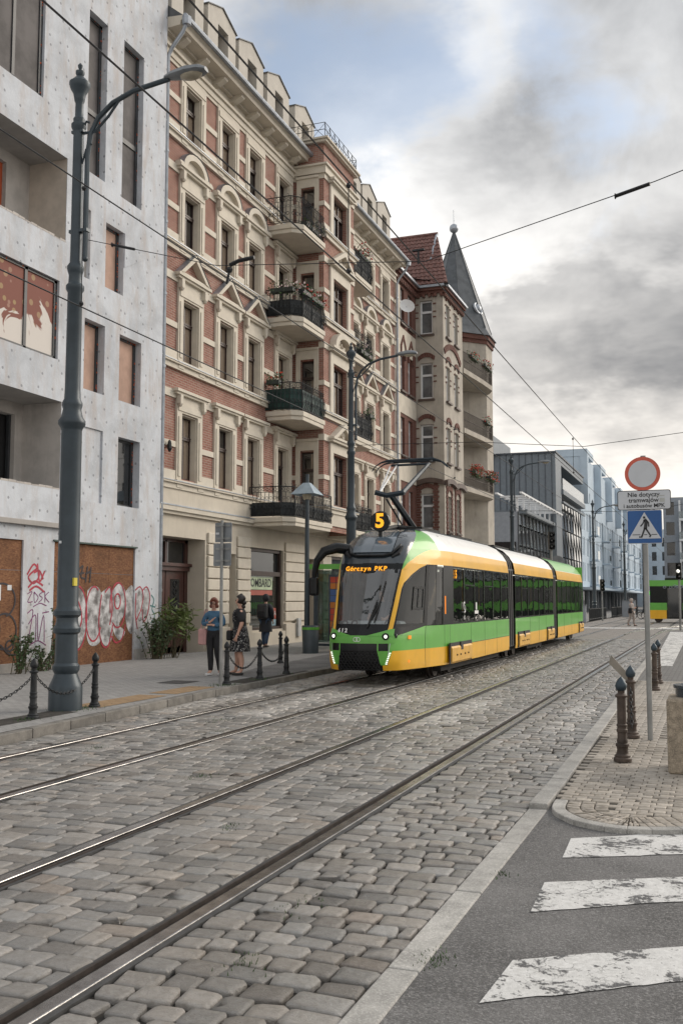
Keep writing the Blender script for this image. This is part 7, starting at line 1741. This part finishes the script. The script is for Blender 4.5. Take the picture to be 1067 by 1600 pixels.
# passer-by with backpack, seen from behind
b, J = person('person', (-14.35, 31.1, .12), R_(180), 1.78, {'l': ((.17, .01, 1.38), (.22, .0, 1.12), (.20, -.1, .92), (.2, -.13, .85)), 'r': ((-.17, .01, 1.38), (-.22, .0, 1.12), (-.2, -.1, .92), (-.2, -.13, .85))}, {'l': ((.085, 0, .88), (.1, -.06, .5), (.1, -.1, .09), (.1, -.24, .03)), 'r': ((-.085, 0, .88), (-.09, .04, .5), (-.09, .16, .12), (-.09, .04, .04))}, 'passer-by in hooded dark coat walking past the shop window')
garment(b, J, 'coat', ['pelvis', 'waist', 'chest', 'sh', 'sl', 'el', 'wl', 'sr', 'er', 'wr'], .03, M['darkcoat']); garment(b, J, 'jeans', ['pelvis', 'hl', 'kl', 'cl', 'al', 'hr', 'kr', 'cr', 'ar'], .012, M['bluejean']); link('coat_skirt', MB().lathe([(.17, 1.1), (.2, .9), (.23, .55), (.2, .55)], 14).mesh('coat_skirt', M['darkcoat'], 60), b, (0, 0, 0), True)
link('hood', MB().ball((0, .0, 1.70), .125, 12, 8, .95, 1.05, 1.15).mesh('hood', M['darkcoat'], 60), b, (0, 0, 0), True); shoes(b, J, M['shoe_b'])
bp_ = thing('backpack', 'dark backpack on the back of the hooded passer-by', 'backpack', (-14.35, 30.9, 1.1)); MB().box(-14.53, -14.17, 30.74, 30.94, 1.12, 1.62).build('bag_body', pm('backpack_cloth', (.035, .035, .037), .8, var=.3), bp_, bevel=.06); MB().box(-14.48, -14.22, 30.68, 30.74, 1.16, 1.38).build('pocket', M['blackcloth'], bp_, bevel=.03)
# far pedestrian
b, J = person('person', (-5.15, 68.5, 0), R_(75), 1.78, {'l': ((.17, .01, 1.38), (.2, -.06, 1.12), (.1, -.2, 1.12), (.06, -.24, 1.15)), 'r': ((-.17, .01, 1.38), (-.2, -.06, 1.12), (-.1, -.2, 1.12), (-.06, -.24, 1.15))}, {'l': ((.085, 0, .88), (.1, -.12, .5), (.1, -.12, .09), (.1, -.26, .03)), 'r': ((-.085, 0, .88), (-.09, .06, .5), (-.09, .22, .12), (-.09, .1, .04))}, 'pedestrian in beige clothes and headscarf crossing the far junction')
garment(b, J, 'jacket', ['pelvis', 'waist', 'chest', 'sh', 'sl', 'el', 'wl', 'sr', 'er', 'wr'], .025, M['beige']); garment(b, J, 'trousers', ['pelvis', 'hl', 'kl', 'cl', 'al', 'hr', 'kr', 'cr', 'ar'], .02, M['beige']); link('headscarf', MB().ball((0, .01, 1.70), .13, 12, 8, .95, 1.0, 1.1).mesh('headscarf', M['beige'], 60), b, (0, 0, 0), True); shoes(b, J, M['shoe_b'])
tag(MB().box(-5.32, -5.1, 68.0, 68.25, .85, 1.2).build('shoulder_bag', M['blackcloth'], bevel=.04), 'dark shoulder bag carried by the far pedestrian', 'bag')
# driver
b, J = person('person', (TX, 20.80, .28), 0, 1.72, {'l': ((.17, .01, 1.36), (.24, -.08, 1.14), (.18, -.34, 1.06), (.17, -.40, 1.06)), 'r': ((-.17, .01, 1.36), (-.24, -.08, 1.14), (-.18, -.34, 1.06), (-.17, -.40, 1.06))}, {'l': ((.09, -.08, .85), (.12, -.46, .82), (.12, -.46, .42), (.12, -.6, .38)), 'r': ((-.09, -.08, .85), (-.12, -.46, .82), (-.12, -.46, .42), (-.12, -.6, .38))}, 'tram driver sitting behind the windscreen in dark shirt')
garment(b, J, 'shirt', ['pelvis', 'waist', 'chest', 'sh', 'sl', 'el', 'sr', 'er'], .015, M['darkcoat']); garment(b, J, 'trousers', ['pelvis', 'hl', 'kl', 'cl', 'al', 'hr', 'kr', 'cr', 'ar'], .012, M['blackcloth']); hair(b, J, M['hair_d'], 1.0)

# ================================================================== split joined look-alikes into pieces of their own; mark what is too small to pick apart
def islands(me):
    n = len(me.vertices); p = list(range(n))
    def find(i):
        while p[i] != i: p[i] = p[p[i]]; i = p[i]
        return i
    for e in me.edges:
        a, b = find(e.vertices[0]), find(e.vertices[1])
        if a != b: p[a] = b
    g = {}
    for f in me.polygons: g.setdefault(find(f.vertices[0]), []).append(f)
    return list(g.values())
SPLIT = {'stucco_band': None, 'brick_inlay': None, 'ceiling_light': None, 'grab_poles': 'grab_pole', 'dash_vent': None, 'roof_equipment': None, 'clamps': 'clamp', 'panel_seams': 'panel_seam', 'cladding_seam': None}
STUFF = {'sealing_foam', 'foliage', 'blossom', 'bolts', 'running_light', 'scrawl', 'spire_seams', 'broken_parapet_edge'}
for o in list(col.objects):
    base = o.name.split('.')[0]
    if o.type != 'MESH' or not o.parent: continue
    if base in STUFF: o['kind'] = 'stuff'
    elif base in SPLIT:
        me = o.data; gs = islands(me)
        if len(gs) < 2: continue
        nm = SPLIT[base] or base
        for g in gs:
            ids = sorted({i for f in g for i in f.vertices}); ix = {v: k for k, v in enumerate(ids)}
            m2 = bpy.data.meshes.new(nm); m2.from_pydata([me.vertices[i].co[:] for i in ids], [], [tuple(ix[i] for i in f.vertices) for f in g]); m2.update(); m2.materials.append(me.materials[0])
            c = bpy.data.objects.new(nm, m2); col.objects.link(c); c.parent = o.parent; c.location = o.location; c.rotation_euler = o.rotation_euler
        bpy.data.objects.remove(o)
